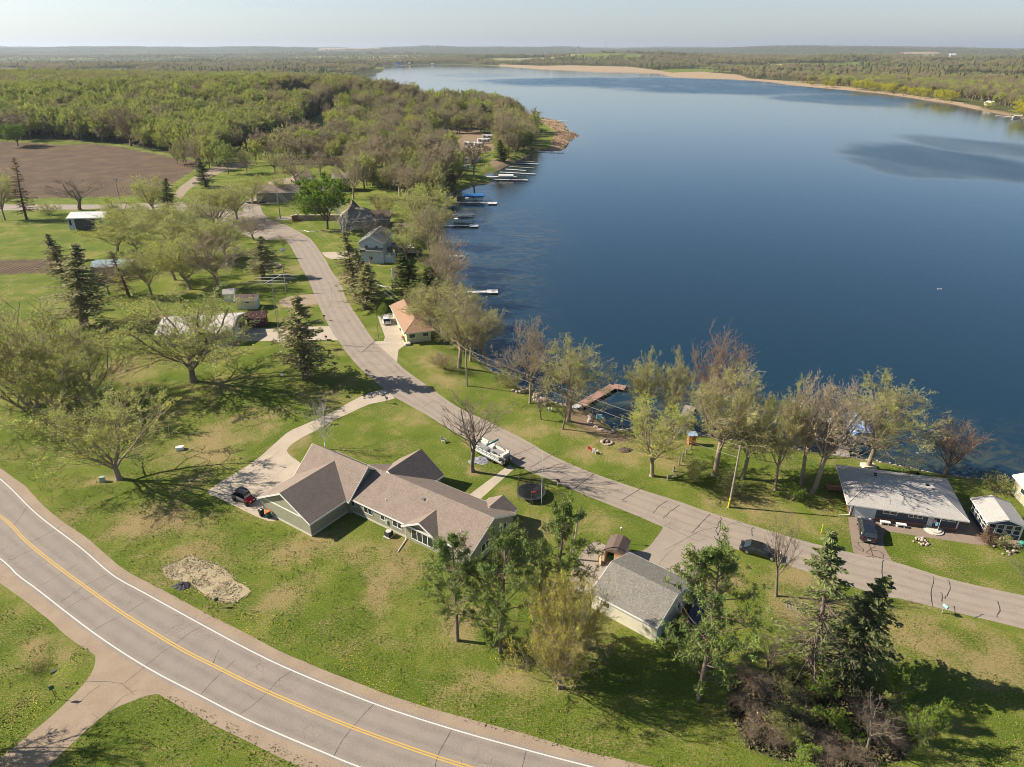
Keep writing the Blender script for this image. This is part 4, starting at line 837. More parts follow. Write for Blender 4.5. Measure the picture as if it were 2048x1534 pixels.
# thicket of brush at the lower right: every bush its own thing
rs = random.Random(5)
BR = [(1500, 1375), (1530, 1400), (1565, 1385), (1600, 1405), (1640, 1390), (1480, 1420), (1515, 1440), (1555, 1450), (1595, 1440), (1640, 1440), (1500, 1478), (1545, 1490), (1590, 1485), (1640, 1490), (1690, 1470), (1735, 1450), (1775, 1480), (1800, 1450), (1660, 1520), (1600, 1525), (1710, 1525), (1550, 1350), (1590, 1352)]
for i, (px, py) in enumerate(BR):
    k = 'brush' if i % 5 in (0, 1, 3) else ('shrub' if i % 5 == 2 else 'shrub_green'); h = rs.uniform(20, 42)
    T_(k, 'shrub', px, py, py - h, rs.uniform(45, 80), ('leafless reddish bush' if k == 'brush' else 'grey-green budding bush' if k == 'shrub' else 'fresh green bush') + (' at the back' if py < 1410 else ' in the middle' if py < 1480 else ' at the front') + (', left part of the thicket' if px < 1560 else ', centre of the thicket' if px < 1660 else ', right part of the thicket'), 'shrub', 'bushes of the lower right thicket')
# ---------------------------------------------------------------- middle distance: trees among the lakeside lots and the wood behind the field
rs = random.Random(21)
AVOID = []   # filled by rectangles in pixels (x0, y0, x1, y1) around feet of houses, roads and camp sites
LOT = [(330, 330), (400, 318), (440, 322), (480, 330), (600, 290), (700, 240), (880, 240), (1000, 236), (1075, 262), (1068, 290), (1020, 318), (960, 345), (925, 372), (890, 388), (875, 410), (850, 428), (800, 410), (740, 385), (700, 372), (640, 350), (560, 340), (470, 350), (440, 345)]
AV = [(500, 330, 615, 412), (585, 330, 700, 398), (905, 300, 992, 352), (850, 270, 1000, 300), (600, 270, 660, 292), (760, 385, 800, 405), (960, 318, 1035, 340), (860, 372, 960, 392), (430, 322, 500, 345)]
def in_av(px, py): return any(a < px < c and b < py < d for a, b, c, d in AV)
def scatter(poly, n, mind, seed, z=0.0, av=True):
    r = random.Random(seed); W = GP(poly, z); xs = [p[0] for p in W]; ys = [p[1] for p in W]; out = []; A = np.array(W); tries = 0
    while len(out) < n and tries < n * 60:
        tries += 1; x = r.uniform(min(xs), max(xs)); y = r.uniform(min(ys), max(ys))
        if not inpoly(np.array([x]), np.array([y]), A)[0]: continue
        d = y * CP + CAMZ * SP
        px = 1024 + F_ * x / (y * CP + CAMZ * SP); py = 767 + F_ * (-y * SP + CAMZ * CP) / (y * CP + CAMZ * SP)
        if av and in_av(px, py): continue
        if any((x - a) ** 2 + (y - b) ** 2 < mind * mind for a, b in out): continue
        out.append((x, y))
    return out
MIDK = [('mix_a', 14, 19, 'yellow-green budding tree in the lots'), ('mix_c', 14, 20, 'olive budding tree in the lots'), ('lake_b', 12, 17, 'broad pale-twigged tree in the lots'), ('mix_d', 14, 21, 'thin twiggy tree in the lots'),
        ('mix_e', 14, 21, 'nearly leafless grey tree in the lots'), ('ash_b', 14, 20, 'grey-brown round tree in the lots')]
pts = scatter(LOT, 270, 6.6, 3); sdv = shore_sd(np.array([p[0] for p in pts]), np.array([p[1] for p in pts]))
for (x, y), s_ in zip(pts, sdv):
    if s_ < 2: continue
    k, a, b, lab = MIDK[rs.randrange(6)]; h = rs.uniform(a, b)
    px = 1024 + F_ * x / (y * CP + CAMZ * SP); where = ('near the gravel road' if px < 540 else 'between barn and shore' if px < 760 else 'on the shore side') + (', nearer rows' if y < 330 else ', back rows' if y < 480 else ', farthest rows')
    tree(k, 'lakeside_tree', (x, y, hz(x, y)), h, h * rs.uniform(.62, .85), lab + ' ' + where, 'tree', 'budding trees among the far lakeside lots')
for px, py, ty, w, k, lab in [(872, 378, 333, 26, 'spruce', 'left spruce of the dark clump beside the campers'), (883, 380, 336, 22, 'spruce', 'middle spruce of the dark clump beside the campers'), (899, 378, 328, 28, 'spruce', 'right spruce of the dark clump beside the campers'),
        (540, 290, 246, 40, 'spruce', 'dark conifer deep in the lots above the gravel road'), (525, 292, 255, 26, 'spruce', 'smaller dark conifer left of the deep one'), (968, 250, 208, 38, 'cedar', 'dark rounded conifer near the reed point'), (1002, 322, 278, 22, 'cedar', 'young green conifer beside the campers'),
        (822, 275, 228, 34, 'yellow', 'bright yellow flowering tree among the far lots'), (690, 352, 306, 60, 'bare_b', 'russet budding tree right of the long barn'), (640, 350, 300, 70, 'ash_b', 'grey tree leaning over the far brown house'), (595, 375, 300, 74, 'ash_b', 'large tree between the long barn and the far brown house'),
        (550, 345, 300, 52, 'bud_c', 'tree by the yard track behind the long barn'), (745, 372, 300, 80, 'ash_b', 'large grey tree left of the dark spruce clump'), (800, 392, 318, 70, 'ash_a', 'grey tree below the dark spruce clump'), (910, 372, 340, 34, 'bare_b', 'small reddish tree on the bank right of the spruces'),
        (1010, 305, 215, 60, 'ash_a', 'tall grey bare tree on the reed point'), (1035, 300, 228, 66, 'lake_b', 'olive tree on the reed point'), (1060, 296, 250, 46, 'bud_c', 'low green tree nearest the reeds'), (1048, 302, 262, 36, 'full', 'low fresh green bush tree by the reed point dock'),
        (905, 233, 192, 30, 'bud_c', 'round tree standing apart on the far grassy shore'), (870, 226, 186, 26, 'lake_b', 'left round tree on the far grassy shore'), (950, 240, 205, 34, 'bud_a', 'round budding tree before the reed point'), (36, 292, 245, 42, 'full', 'fresh green round tree at the field edge'), (262, 292, 207, 66, 'bare_b', 'large russet round tree at the field edge'),
        (288, 300, 250, 32, 'bud_c', 'small budding tree on the headland of the field'), (425, 325, 245, 52, 'bud_a', 'yellow-green tree at the wood corner above the gravel road')]:
    T_(k, 'lakeside_tree', px, py, ty, w, lab)
# woodland: the largest trees individually, the mass beyond as one body
WOOD1 = [(-60, 289), (20, 290), (120, 289), (240, 292), (300, 300), (395, 314), (430, 318), (500, 300), (560, 285), (620, 262), (600, 240), (400, 232), (200, 228), (0, 226), (-60, 226)]
wp = scatter(WOOD1, 290, 7.5, 8, av=False)
WK = ['mix_a', 'mix_d', 'mix_c', 'mix_d', 'mix_a', 'mix_e', 'mix_e', 'mix_c', 'mix_f']
for x, y in wp:
    k = WK[rs.randrange(9)]; h = rs.uniform(10, 20)
    px = 1024 + F_ * x / (y * CP + CAMZ * SP); look = {'mix_a': 'yellow-green round', 'mix_b': 'tall narrow', 'mix_c': 'olive broad', 'mix_d': 'thin brownish', 'mix_e': 'almost leafless', 'mix_f': 'fresh green'}[k]
    where = ('left end of the wood' if px < 130 else 'wood straight behind the field' if px < 330 else 'wood above the field corner' if px < 470 else 'right end of the wood') + (', front edge' if y < 430 else ', second rank' if y < 500 else ', deeper inside')
    tree(k, 'woodland_tree', (x, y, hz(x, y)), h, h * rs.uniform(.6, .85), look + ' budding tree, ' + where, 'tree', 'trees of the wood behind the ploughed field')
def forest_body(name, P, kinds, label, seed, hmin, hmax):
    """one body of woodland: points carrying tree meshes"""
    r = np.random.RandomState(seed); n = len(P); me = bpy.data.meshes.new(name); me.vertices.add(n); me.vertices.foreach_set('co', np.asarray(P, np.float32).ravel())
    h = hmin + (hmax - hmin) * r.rand(n) ** 1.2; at = me.attributes.new('th', 'FLOAT', 'POINT'); at.data.foreach_set('value', (h / 10).astype(np.float32))
    at = me.attributes.new('rz', 'FLOAT', 'POINT'); at.data.foreach_set('value', (r.rand(n) * 6.283).astype(np.float32))
    at = me.attributes.new('kd', 'INT', 'POINT'); 
    Pn = np.asarray(P); sc_ = max(60., np.hypot(Pn[:, 0], Pn[:, 1]).mean() / 9); q_ = (fbm(Pn[:, 0] / sc_ + seed, Pn[:, 1] / sc_, 4) - .47) * 1.6 + .5 + r.randn(n) * .36; at.data.foreach_set('value', np.clip((q_ * len(kinds)).astype(np.int32), 0, len(kinds) - 1))
    o = link(name, me); tag(o, label, 'woodland', kind='stuff')
    ng = bpy.data.node_groups.new(name, 'GeometryNodeTree'); ng.interface.new_socket('Geometry', in_out='INPUT', socket_type='NodeSocketGeometry'); ng.interface.new_socket('Geometry', in_out='OUTPUT', socket_type='NodeSocketGeometry')
    N = ng.nodes; L = ng.links; gi = N.new('NodeGroupInput'); go = N.new('NodeGroupOutput'); jn = N.new('GeometryNodeJoinGeometry')
    def named(nm, ty): a = N.new('GeometryNodeInputNamedAttribute'); a.data_type = ty; a.inputs['Name'].default_value = nm; return a.outputs['Attribute']
    for i, k in enumerate(kinds):
        src = wood_src(k); oi = N.new('GeometryNodeObjectInfo'); oi.inputs['Object'].default_value = src; oi.inputs['As Instance'].default_value = True
        cmp = N.new('FunctionNodeCompare'); cmp.data_type = 'INT'; cmp.operation = 'EQUAL'; L.new(named('kd', 'INT'), cmp.inputs[2]); cmp.inputs[3].default_value = i
        ip = N.new('GeometryNodeInstanceOnPoints'); L.new(gi.outputs[0], ip.inputs['Points']); L.new(cmp.outputs[0], ip.inputs['Selection']); L.new(oi.outputs['Geometry'], ip.inputs['Instance'])
        cx = N.new('ShaderNodeCombineXYZ'); L.new(named('rz', 'FLOAT'), cx.inputs[2]); L.new(cx.outputs[0], ip.inputs['Rotation']); L.new(named('th', 'FLOAT'), ip.inputs['Scale']); L.new(ip.outputs[0], jn.inputs[0])
    L.new(jn.outputs[0], go.inputs[0]); md = o.modifiers.new('trees', 'NODES'); md.node_group = ng; return o
_src = {}
def wood_src(k):
    if k not in _src:
        mt, mc = TREES[k][:2]; a = np.empty(len(mt.vertices) * 3, np.float32); mt.vertices.foreach_get('co', a); b = np.empty(len(mc.vertices) * 3, np.float32); mc.vertices.foreach_get('co', b)
        def fc(m):
            q = np.empty(len(m.loops), np.int32); m.loops.foreach_get('vertex_index', q); return q.reshape(-1, 4)
        fa, fb = fc(mt), fc(mc); mi_ = np.empty(len(mc.polygons), np.int32); mc.polygons.foreach_get('material_index', mi_)
        me = npmesh(k + '_whole', np.vstack([a.reshape(-1, 3), b.reshape(-1, 3)]), Fq=np.vstack([fa, fb + len(mt.vertices)]), mats=[mt.materials[0]] + list(mc.materials), mi=np.r_[np.zeros(len(fa), int), mi_ + 1])
        _src[k] = bpy.data.objects.new(k + '_pattern', me)
    return _src[k]
def rand_land(n, rmin, rmax, a0, a1, seed, sdmin=6, mask=None):
    r = np.random.RandomState(seed); a = np.radians(a0 + (a1 - a0) * r.rand(n)); rr = np.sqrt(rmin ** 2 + (rmax ** 2 - rmin ** 2) * r.rand(n)); X = rr * np.sin(a); Y = rr * np.cos(a)
    sd = shore_sd(X, Y); k = sd > sdmin
    for z in [FIELD, FARFIELD, MARSH, REEDS] + FARGREEN + FARTAN: k &= ~inpoly(X, Y, z)
    if mask is not None: k &= mask(X, Y)
    X, Y, sd = X[k], Y[k], sd[k]; return np.stack([X, Y, terrain_h(X, Y, sd) - .2], 1)
W1 = np.array(GP(WOOD1)); LT = np.array(GP(LOT)); WB = np.array(GP([(-1500, 262), (-100, 280), (0, 288), (130, 286), (240, 290), (300, 298), (400, 314), (450, 305), (560, 275), (640, 250), (700, 238), (880, 238), (1000, 234), (1060, 236), (960, 216), (860, 214), (700, 172), (690, 120), (-1500, 120)]))
KS = ['mix_e', 'mix_d', 'mix_d', 'mix_c', 'mix_a', 'mix_b', 'mix_c', 'mix_f']
P = rand_land(60000, 300, 1500, -60, 8, 1, 8, lambda X, Y: inpoly(X, Y, WB)); open_ = fbm(P[:, 0] / 70, P[:, 1] / 70, 3) > .30
forest_body('woodland', P[open_], KS, 'budding hillside woods rolling away left of the lake', 2, 9, 20)
P = rand_land(60000, 1500, 4600, -48, 44, 4, 25, None); o2 = fbm(P[:, 0] / 300 + 4, P[:, 1] / 300, 3) > .37
KF = ['wood_d', 'wood_c', 'wood_c', 'wood_c', 'wood_b', 'wood_a', 'wood_spruce']
forest_body('woodland', P[o2], KF, 'distant woods around the far end of the lake', 5, 13, 22)
P = rand_land(11000, 600, 1700, 20, 56, 6, 34, None); forest_body('woodland', P, ['mix_e', 'mix_d', 'mix_e', 'mix_d', 'mix_c', 'mix_d', 'mix_b'], 'shore woods on the right side of the lake', 7, 11, 18)
P = rand_land(42000, 4600, 13500, -46, 46, 8, 80, None); o3 = fbm(P[:, 0] / 900 + 8, P[:, 1] / 900, 3) > .3; forest_body('woodland', P[o3], ['wood_d', 'wood_c', 'wood_b', 'wood_a'], 'hazy woods along the horizon', 9, 15, 26)
# yellow willows along the right shore
for i, (px, py, h) in enumerate([(1652, 174.6, 14), (1662, 175.5, 12), (1712, 179.8, 18), (1724, 180.8, 19), (1738, 182.0, 18), (1752, 183.1, 16), (1768, 185.0, 16), (1784, 187.4, 18), (1806, 190.8, 15), (1835, 195.4, 16), (1850, 197.8, 16), (1872, 200.9, 16), (1888, 203.1, 16), (1902, 205.2, 15), (1975, 220.8, 10), (2040, 234.1, 18), (2050, 236.2, 17), (1622, 172.0, 10), (1775, 186.1, 14), (1820, 193.0, 14)]):
    x, y, z = GT(px, py); tree('mix_y', 'willow_tree', (x, y, z), h, h * 1.0, 'yellow willow on the far right shore', 'tree', 'yellow willows on the far right shore')

P = scatter(LOT, 420, 4.2, 77); P = np.array(P); z_ = terrain_h(P[:, 0], P[:, 1]); k_ = shore_sd(P[:, 0], P[:, 1]) > 3; ownd = np.array([min((a - x) ** 2 + (b - y) ** 2 for x, y in pts) for a, b in P]); k_ &= ownd > 12
forest_body('undergrowth_trees', np.c_[P, z_][k_], ['mix_e', 'mix_d', 'mix_c', 'mix_b', 'mix_a'], 'smaller budding trees crowding the far lakeside lots', 31, 8, 15)
# ================================================================ houses
def roof_mat(name, a, b, c):
    g = NG(name); tc = g.n('ShaderNodeTexCoord').outputs['Object']
    n1 = g.noise(tc, .8, 5, .7); n2 = g.noise(g.scale(tc, (1, 1, 3)), 4.5, 4, .8, 1.)
    c0 = g.mix(g.ramp(n1, .35, .65), a, b); c0 = g.mix(g.ramp(n2, .47, .6, 0, .95), c0, c)
    wv = g.n('ShaderNodeTexWave', wave_type='BANDS', bands_direction='Z'); g.l(tc, wv.inputs[0]); wv.inputs['Scale'].default_value = 3.2; wv.inputs['Distortion'].default_value = .6
    c0 = g.mix(g.math('MULTIPLY', wv.outputs['Fac'], .12), c0, (.05, .042, .04))
    g.l(c0, g.b.inputs['Base Color']); g.b.inputs['Roughness'].default_value = .9; g.b.inputs['Specular IOR Level'].default_value = .2
    g.bump(g.math('ADD', n2, g.math('MULTIPLY', wv.outputs['Fac'], .2)), .8, .05); return g.m
def siding(name, col, k=.8):
    g = NG(name); tc = g.n('ShaderNodeTexCoord').outputs['Object']
    wv = g.n('ShaderNodeTexWave', wave_type='BANDS', bands_direction='Z', wave_profile='SAW'); g.l(tc, wv.inputs[0]); wv.inputs['Scale'].default_value = 1.25
    n = g.noise(tc, 1.5, 4, .6); c0 = g.mix(g.ramp(n, .35, .65, 0, .5), col, tuple(x * k for x in col)); c0 = g.mix(g.ramp(wv.outputs['Fac'], 0, .16, .3, 0), c0, tuple(x * .55 for x in col))
    g.l(c0, g.b.inputs['Base Color']); g.b.inputs['Roughness'].default_value = .65; g.bump(wv.outputs['Fac'], .4, .02); return g.m
R_BROWN = roof_mat('shingles_taupe', (.25, .195, .155), (.205, .16, .13), (.33, .265, .21)); R_GREY = roof_mat('shingles_grey', (.2, .185, .155), (.165, .155, .135), (.31, .285, .24))
R_PALE = roof_mat('shingles_pale', (.44, .41, .37), (.38, .36, .335), (.52, .47, .42)); R_RUST = roof_mat('shingles_rust', (.34, .205, .13), (.29, .17, .11), (.40, .26, .17))
R_MOSS = roof_mat('shingles_moss', (.2, .205, .18), (.16, .17, .15), (.26, .25, .2)); R_TAN = roof_mat('shingles_tan', (.3, .245, .18), (.24, .2, .15), (.36, .3, .22))
R_DKBR = roof_mat('shingles_dark_brown', (.15, .105, .085), (.12, .085, .07), (.19, .14, .11)); R_MAR = roof_mat('shingles_maroon', (.085, .03, .035), (.06, .025, .028), (.11, .05, .05))
R_METAL = mat('white_metal_roof', (.72, .71, .7), .45, noise=(1.2, .3, (.6, .58, .56))); R_WORN = mat('worn_white_metal_roof', (.68, .63, .58), .6, noise=(2.6, .5, (.42, .35, .3)))
R_BLUE = mat('blue_grey_metal_roof', (.3, .4, .42), .5, noise=(1, .3, (.24, .33, .35)))
S_OLIVE = siding('siding_olive', (.31, .30, .205)); S_SAND = siding('siding_sand', (.44, .41, .29)); S_CREAM = siding('siding_cream', (.68, .62, .46)); S_NAVY = siding('siding_navy', (.055, .07, .10)); S_YEL = siding('siding_yellow', (.58, .57, .34))
S_WHITE = siding('siding_white', (.66, .68, .68)); S_PBLUE = siding('siding_pale_blue', (.48, .53, .58)); S_GREY = siding('siding_grey', (.30, .30, .28)); S_BROWN = siding('siding_brown', (.14, .09, .065)); S_MAR = siding('siding_maroon', (.1, .025, .03)); S_TAUPE = siding('siding_taupe', (.3, .25, .19)); S_DARK = siding('siding_charcoal', (.06, .06, .065))
TRIM = mat('white_trim', (.76, .74, .68), .5); TRIMG = mat('grey_trim', (.4, .4, .38), .6); GLASS = mat('window_glass', (.03, .038, .04), .06, spec=.8); FOUND = mat('pale_foundation', (.62, .56, .47), .8, noise=(4, .4, (.5, .45, .38)))
BRICK = mat('red_brick', (.33, .16, .1), .85, noise=(9, .5, (.22, .1, .07)), bump=(12, .5)); DOORW = mat('white_door', (.68, .7, .7), .4); METALG = mat('grey_metal', (.35, .35, .36), .4, .6); BLK = mat('black_plastic', (.015, .015, .017), .5)
def gable(par, x0, x1, y0, y1, z0, ze, zr, axis, wm, rm, tm=TRIM, ov=.45, rk=.35, th=.13, wname='wall', band=None, found=True):
    """walls + gable roof block; axis = ridge direction"""
    sw = axis == 'y'; f = (lambda a, b, z: (b, a, z)) if sw else (lambda a, b, z: (a, b, z))
    a0, a1, b0, b1 = (y0, y1, x0, x1) if sw else (x0, x1, y0, y1); bm = (b0 + b1) / 2; s = (zr - ze) / ((b1 - b0) / 2)
    w = MB(); w.extr([f(a0, b0, z0), f(a0, b1, z0), f(a0, b1, ze), f(a0, bm, zr), f(a0, b0, ze)], f(a1 - a0, 0, 0)); wo = w.build(wname, wm, par)
    r = MB(); t = MB(); c = .03
    for e, sg in ((b0, -1), (b1, 1)):
        ez = ze - ov * s; q = [f(a0 - rk, e + sg * ov, ez + c), f(a0 - rk, bm, zr + c), f(a0 - rk, bm, zr + c + th), f(a0 - rk, e + sg * ov, ez + c + th)]
        r.extr(q, f(a1 - a0 + 2 * rk, 0, 0))
        t.extr([f(a0 - rk - .02, e + sg * (ov + .005), ez - .1), f(a0 - rk - .02, e + sg * (ov + .05), ez - .1), f(a0 - rk - .02, e + sg * (ov + .05), ez + c + th - .02), f(a0 - rk - .02, e + sg * (ov + .005), ez + c + th - .02)], f(a1 - a0 + 2 * rk + .04, 0, 0))
        for aa, da in ((a0 - rk, -.05), (a1 + rk, .05)):
            t.extr([f(aa + da * .1, e + sg * ov, ez - .13), f(aa + da * .1, bm, zr - .13), f(aa + da * .1, bm, zr + c + th - .02), f(aa + da * .1, e + sg * ov, ez + c + th - .02)], f(da, 0, 0))
    ro = r.build('roof', rm, par); t.build('fascia', tm, par)
    if band:
        bb = MB(); bb.b2(f(a0 - .03, b0, ze - .12), f(a0 + .01, b1, ze + .1)); bb.build('trim_band', tm, par)
    if found:
        g = MB(); g.b2((x0 - .035, y0 - .035, z0), (x1 + .035, y1 + .035, z0 + .3)); g.build('foundation', FOUND, par)
    return wo, ro
def hip(par, x0, x1, y0, y1, z0, ze, zr, inx0, inx1, wm, rm, tm=TRIM, ov=.6, found=True):
    w = MB(); w.b2((x0, y0, z0), (x1, y1, ze)); wo = w.build('wall', wm, par); ym = (y0 + y1) / 2
    A = [(x0 - ov, y0 - ov), (x1 + ov, y0 - ov), (x1 + ov, y1 + ov), (x0 - ov, y1 + ov)]; r = MB(); e = ze - .12
    v = [(a, b, e) for a, b in A] + [(a, b, e + .14) for a, b in A] + [(x0 + inx0, ym, zr), (x1 - inx1, ym, zr)]
    r._add(v, [(3, 2, 1, 0), (0, 1, 5, 4), (1, 2, 6, 5), (2, 3, 7, 6), (3, 0, 4, 7), (4, 5, 9, 8), (5, 6, 9), (6, 7, 8, 9), (7, 4, 8)]); ro = r.build('roof', rm, par)
    t = MB()
    for i in range(4):
        p, q = A[i], A[(i + 1) % 4]; dx, dy = q[0] - p[0], q[1] - p[1]; L = hypot(dx, dy); nx, ny = dy / L * .03, -dx / L * .03
        t.prism([(p[0], p[1]), (q[0], q[1]), (q[0] + nx, q[1] + ny), (p[0] + nx, p[1] + ny)], e - .07, e + .12)
    t.build('fascia', tm, par)
    rd = MB(); rd.tube([(x0 + inx0, ym, zr), (x1 - inx1, ym, zr)], .06, 5)
    for i, j in ((0, 8), (3, 8), (1, 9), (2, 9)): rd.tube([v[i + 4], v[j]], .05, 5)
    rd.build('ridge_cap', rm, par)
    if found: g = MB(); g.b2((x0 - .03, y0 - .03, z0), (x1 + .03, y1 + .03, z0 + .3)); g.build('foundation', FOUND, par)
    return wo, ro
def window(par, x, y, z, w, h, face, n=2, fm=TRIM, name='window', cross=False):
    """face: '-y','+y','-x','+x' = outward side; (x,y,z) centre on the wall plane"""
    ax = face[1]; s = 1 if face[0] == '+' else -1; fr = 0.08
    def B(mb, u0, u1, z0, z1, d0, d1):
        if ax == 'y': mb.b2((x + u0, y + s * d0, z + z0), (x + u1, y + s * d1, z + z1))
        else: mb.b2((x + s * d0, y + u0, z + z0), (x + s * d1, y + u1, z + z1))
    f = MB(); B(f, -w / 2 - fr, w / 2 + fr, h / 2, h / 2 + fr, 0, .06); B(f, -w / 2 - fr, w / 2 + fr, -h / 2 - fr, -h / 2, 0, .07)
    B(f, -w / 2 - fr, -w / 2, -h / 2, h / 2, 0, .06); B(f, w / 2, w / 2 + fr, -h / 2, h / 2, 0, .06)
    for i in range(1, n): u = -w / 2 + w * i / n; B(f, u - .05, u + .05, -h / 2, h / 2, 0, .055)
    if cross: B(f, -w / 2, w / 2, -.04, .04, 0, .05)
    o = f.build(name, fm, par); p = MB(); B(p, -w / 2, w / 2, -h / 2, h / 2, .005, .025); p.build('pane', GLASS, o); return o
def mbox(name, m, par, a, b): q = MB(); q.b2(a, b); return q.build(name, m, par)
def frame_px(a, b, z=0.0):
    A = G(*a, z); B = G(*b, z); return A, atan2(B[1] - A[1], B[0] - A[0]), hypot(B[0] - A[0], B[1] - A[1])
# ---- the olive house
O, ang, _ = frame_px((699, 1021), (865, 1100))
hs_ = empty('house', (O[0], O[1], 0), ang, 'large olive green house with sprawling taupe shingle roofs and several gables', 'house')
gable(hs_, -10.1, .1, -7.1, 2.2, 0, 2.6, 5.25, 'y', S_OLIVE, R_BROWN, band=True)
gable(hs_, -10.25, .75, -.45, 7.25, 0, 2.66, 5.95, 'x', S_OLIVE, R_BROWN, found=False)
gable(hs_, .02, 22.0, 0, 9.7, 0, 2.6, 5.0, 'x', S_OLIVE, R_BROWN, ov=.3)
gable(hs_, -.3, 7.4, 5.2, 11.8, 0, 2.58, 5.35, 'y', S_OLIVE, R_BROWN, found=False)
gable(hs_, 17.4, 21.3, 8.2, 10.9, 0, 2.5, 3.65, 'y', S_OLIVE, R_BROWN, found=False)
gable(hs_, 11.25, 17.0, -.14, 3.1, 0, 2.5, 4.05, 'y', S_OLIVE, R_BROWN, found=False, rk=.5)
for x, w, n in ((.95, .7, 1), (3.95, 1.5, 2), (6.75, .75, 1), (9.5, 1.6, 2)): window(hs_, x, 0, 1.6, w, .95 if n > 1 else .75, '-y', n)
window(hs_, 14.1, -.14, 1.35, 3.7, 1.5, '-y', 4); window(hs_, 22, 7.4, 1.5, 1.3, 1.5, '+x', 2); window(hs_, 22, 3.2, 1.4, 1.5, 1.2, '+x', 2); window(hs_, 3.5, 11.8, 1.5, 2.4, 1.4, '+y', 3)
for y in (1.4, 4.8): mbox('garage_door', DOORW, hs_, (-10.3, y - 1.3, 0.02), (-10.25, y + 1.3, 2.25))
mbox('garage_door', DOORW, hs_, (-10.16, -5.6, .02), (-10.1, -2.9, 2.2))
for x, y, z, r_, h in ((6.2, 1.4, 3.2, .06, .55), (19.3, 1.6, 3.35, .06, .55)):
    p = MB(); p.tube([(x, y, z), (x, y, z + h)], r_, 8); p.build('vent_pipe', TRIM, hs_)
mbox('roof_vent', METALG, hs_, (11.1, 3.3, 4.3), (11.6, 3.7, 4.62)); mbox('security_light', TRIM, hs_, (-1.9, -7.3, 2.75), (-1.6, -7.1, 2.95))
dp = MB(); dp.tube([(11.1, -.12, 2.4), (11.1, -.12, .25), (11.3, -.5, .12), (12.1, -2.9, .08)], .06, 6); dp.build('downspout', TRIM, hs_)
dp = MB(); dp.tube([(.15, -7.2, 2.4), (.15, -7.15, .3)], .05, 6); dp.build('downspout', TRIM, hs_)
mbox('porch_rail', TRIM, hs_, (7.6, 11.0, .5), (10.6, 11.06, 1.0)); mbox('porch_floor', FOUND, hs_, (7.5, 9.7, 0), (12.5, 11.4, .3))
# ---- tan garage
O, ang, _ = frame_px((1311, 1285), (1182, 1215))
tg = empty('garage', (O[0], O[1], 0), ang, 'tan detached garage with grey shingle roof at the asphalt forecourt', 'garage')
gable(tg, 0, 8.6, -8.7, 0, 0, 2.45, 3.95, 'x', S_CREAM, R_GREY, ov=.25, rk=.12, found=False); window(tg, 6.6, 0, 1.7, .8, .8, '+y', 1)
mbox('garage_door', DOORW, tg, (2.4, -8.76, .02), (7.2, -8.7, 2.15)); mbox('corner_trim', TRIM, tg, (-.03, -.12, 0), (.1, .03, 2.4)); window(tg, 0, -5.5, 1.5, .9, .9, '-x', 1)
for i in range(7):
    p = MB(); p.box((-.28 - .05 * (i % 3), -1.6 - i * .5, .9 + .1 * (i % 2)), (.06, .25, 1.9 + .3 * (i % 3)), ry=-.18); p.build('leaning_board', mat('weathered_board', (.2, .17, .15), .9, noise=(5, .5, (.1, .08, .07))), tg)
# ---- navy house
O, ang, _ = frame_px((1699, 1031), (1911, 1062))
nh = empty('house', (O[0], O[1], 0), ang, 'navy blue ranch house with pale grey hip roof by the lake', 'house')
hip(nh, 0, 13.6, 0, 8.9, 0, 2.45, 4.25, 3.2, 2.9, S_NAVY, R_PALE, ov=.9, found=False)
g_ = MB(); g_.b2((-.05, -.05, 0), (13.65, 8.95, .45)); g_.build('brick_base', BRICK, nh)
mbox('garage_door', DOORW, nh, (.45, -.12, .02), (3.05, -.055, 2.2)); mbox('corner_trim', TRIM, nh, (-.06, -.07, .45), (.12, .0, 2.4)); mbox('corner_trim', TRIM, nh, (13.5, -.07, .45), (13.66, 0, 2.4)); mbox('door_trim', TRIM, nh, (.25, -.1, .02), (.42, -.056, 2.3)); mbox('door_trim', TRIM, nh, (3.08, -.1, .02), (3.22, -.056, 2.3))
for x, w, h, n in ((5.0, 1.7, .95, 2), (8.25, 1.7, .95, 3), (12.35, 1.6, .5, 2)): window(nh, x, -.0, 1.75, w, h, '-y', n)
mbox('front_door', mat('pale_door', (.62, .7, .72), .5), nh, (10.0, -.09, .2), (10.9, -.03, 2.25)); d_ = MB(); d_.box((11.2, -.5, 1.2), (.05, .9, 2.0), rz=-.35); d_.build('storm_door', TRIM, nh); mbox('door_trim', TRIM, nh, (9.85, -.08, .2), (9.98, -.02, 2.3))
st = MB(); st.lathe((10.7, -.6, 0), [(1.25, 0), (1.25, .16), (0.95, .17), (.95, .3)], 20); st.build('round_step', FOUND, nh)
for x, y, z in ((3.3, 5.1, 4.1), (9.9, 4.1, 4.05), (10.6, 3.6, 3.75)): mbox('roof_vent', BLK, nh, (x, y, z), (x + .35, y + .35, z + .3))
dk = MB()
for i in range(5): dk.b2((-2.3, 5.6 + i * .3, .35), (-.3, 5.85 + i * .3, .42))
for x, y in ((-2.2, 5.7), (-2.2, 7.0), (-.5, 5.7), (-.5, 7.0)): dk.b2((x, y, 0), (x + .1, y + .1, 1.2))
dk.b2((-2.2, 5.72, 1.1), (-.4, 5.78, 1.2)); dk.b2((-2.2, 5.72, .7), (-.4, 5.76, .78)); dk.build('wooden_deck', mat('orange_cedar', (.42, .2, .1), .8, noise=(5, .4, (.3, .14, .07))), nh)
dp = MB(); dp.tube([(-.1, -.1, 2.3), (-.1, -.15, .25), (-1.4, -.4, .1)], .06, 6); dp.build('downspout', TRIM, nh)
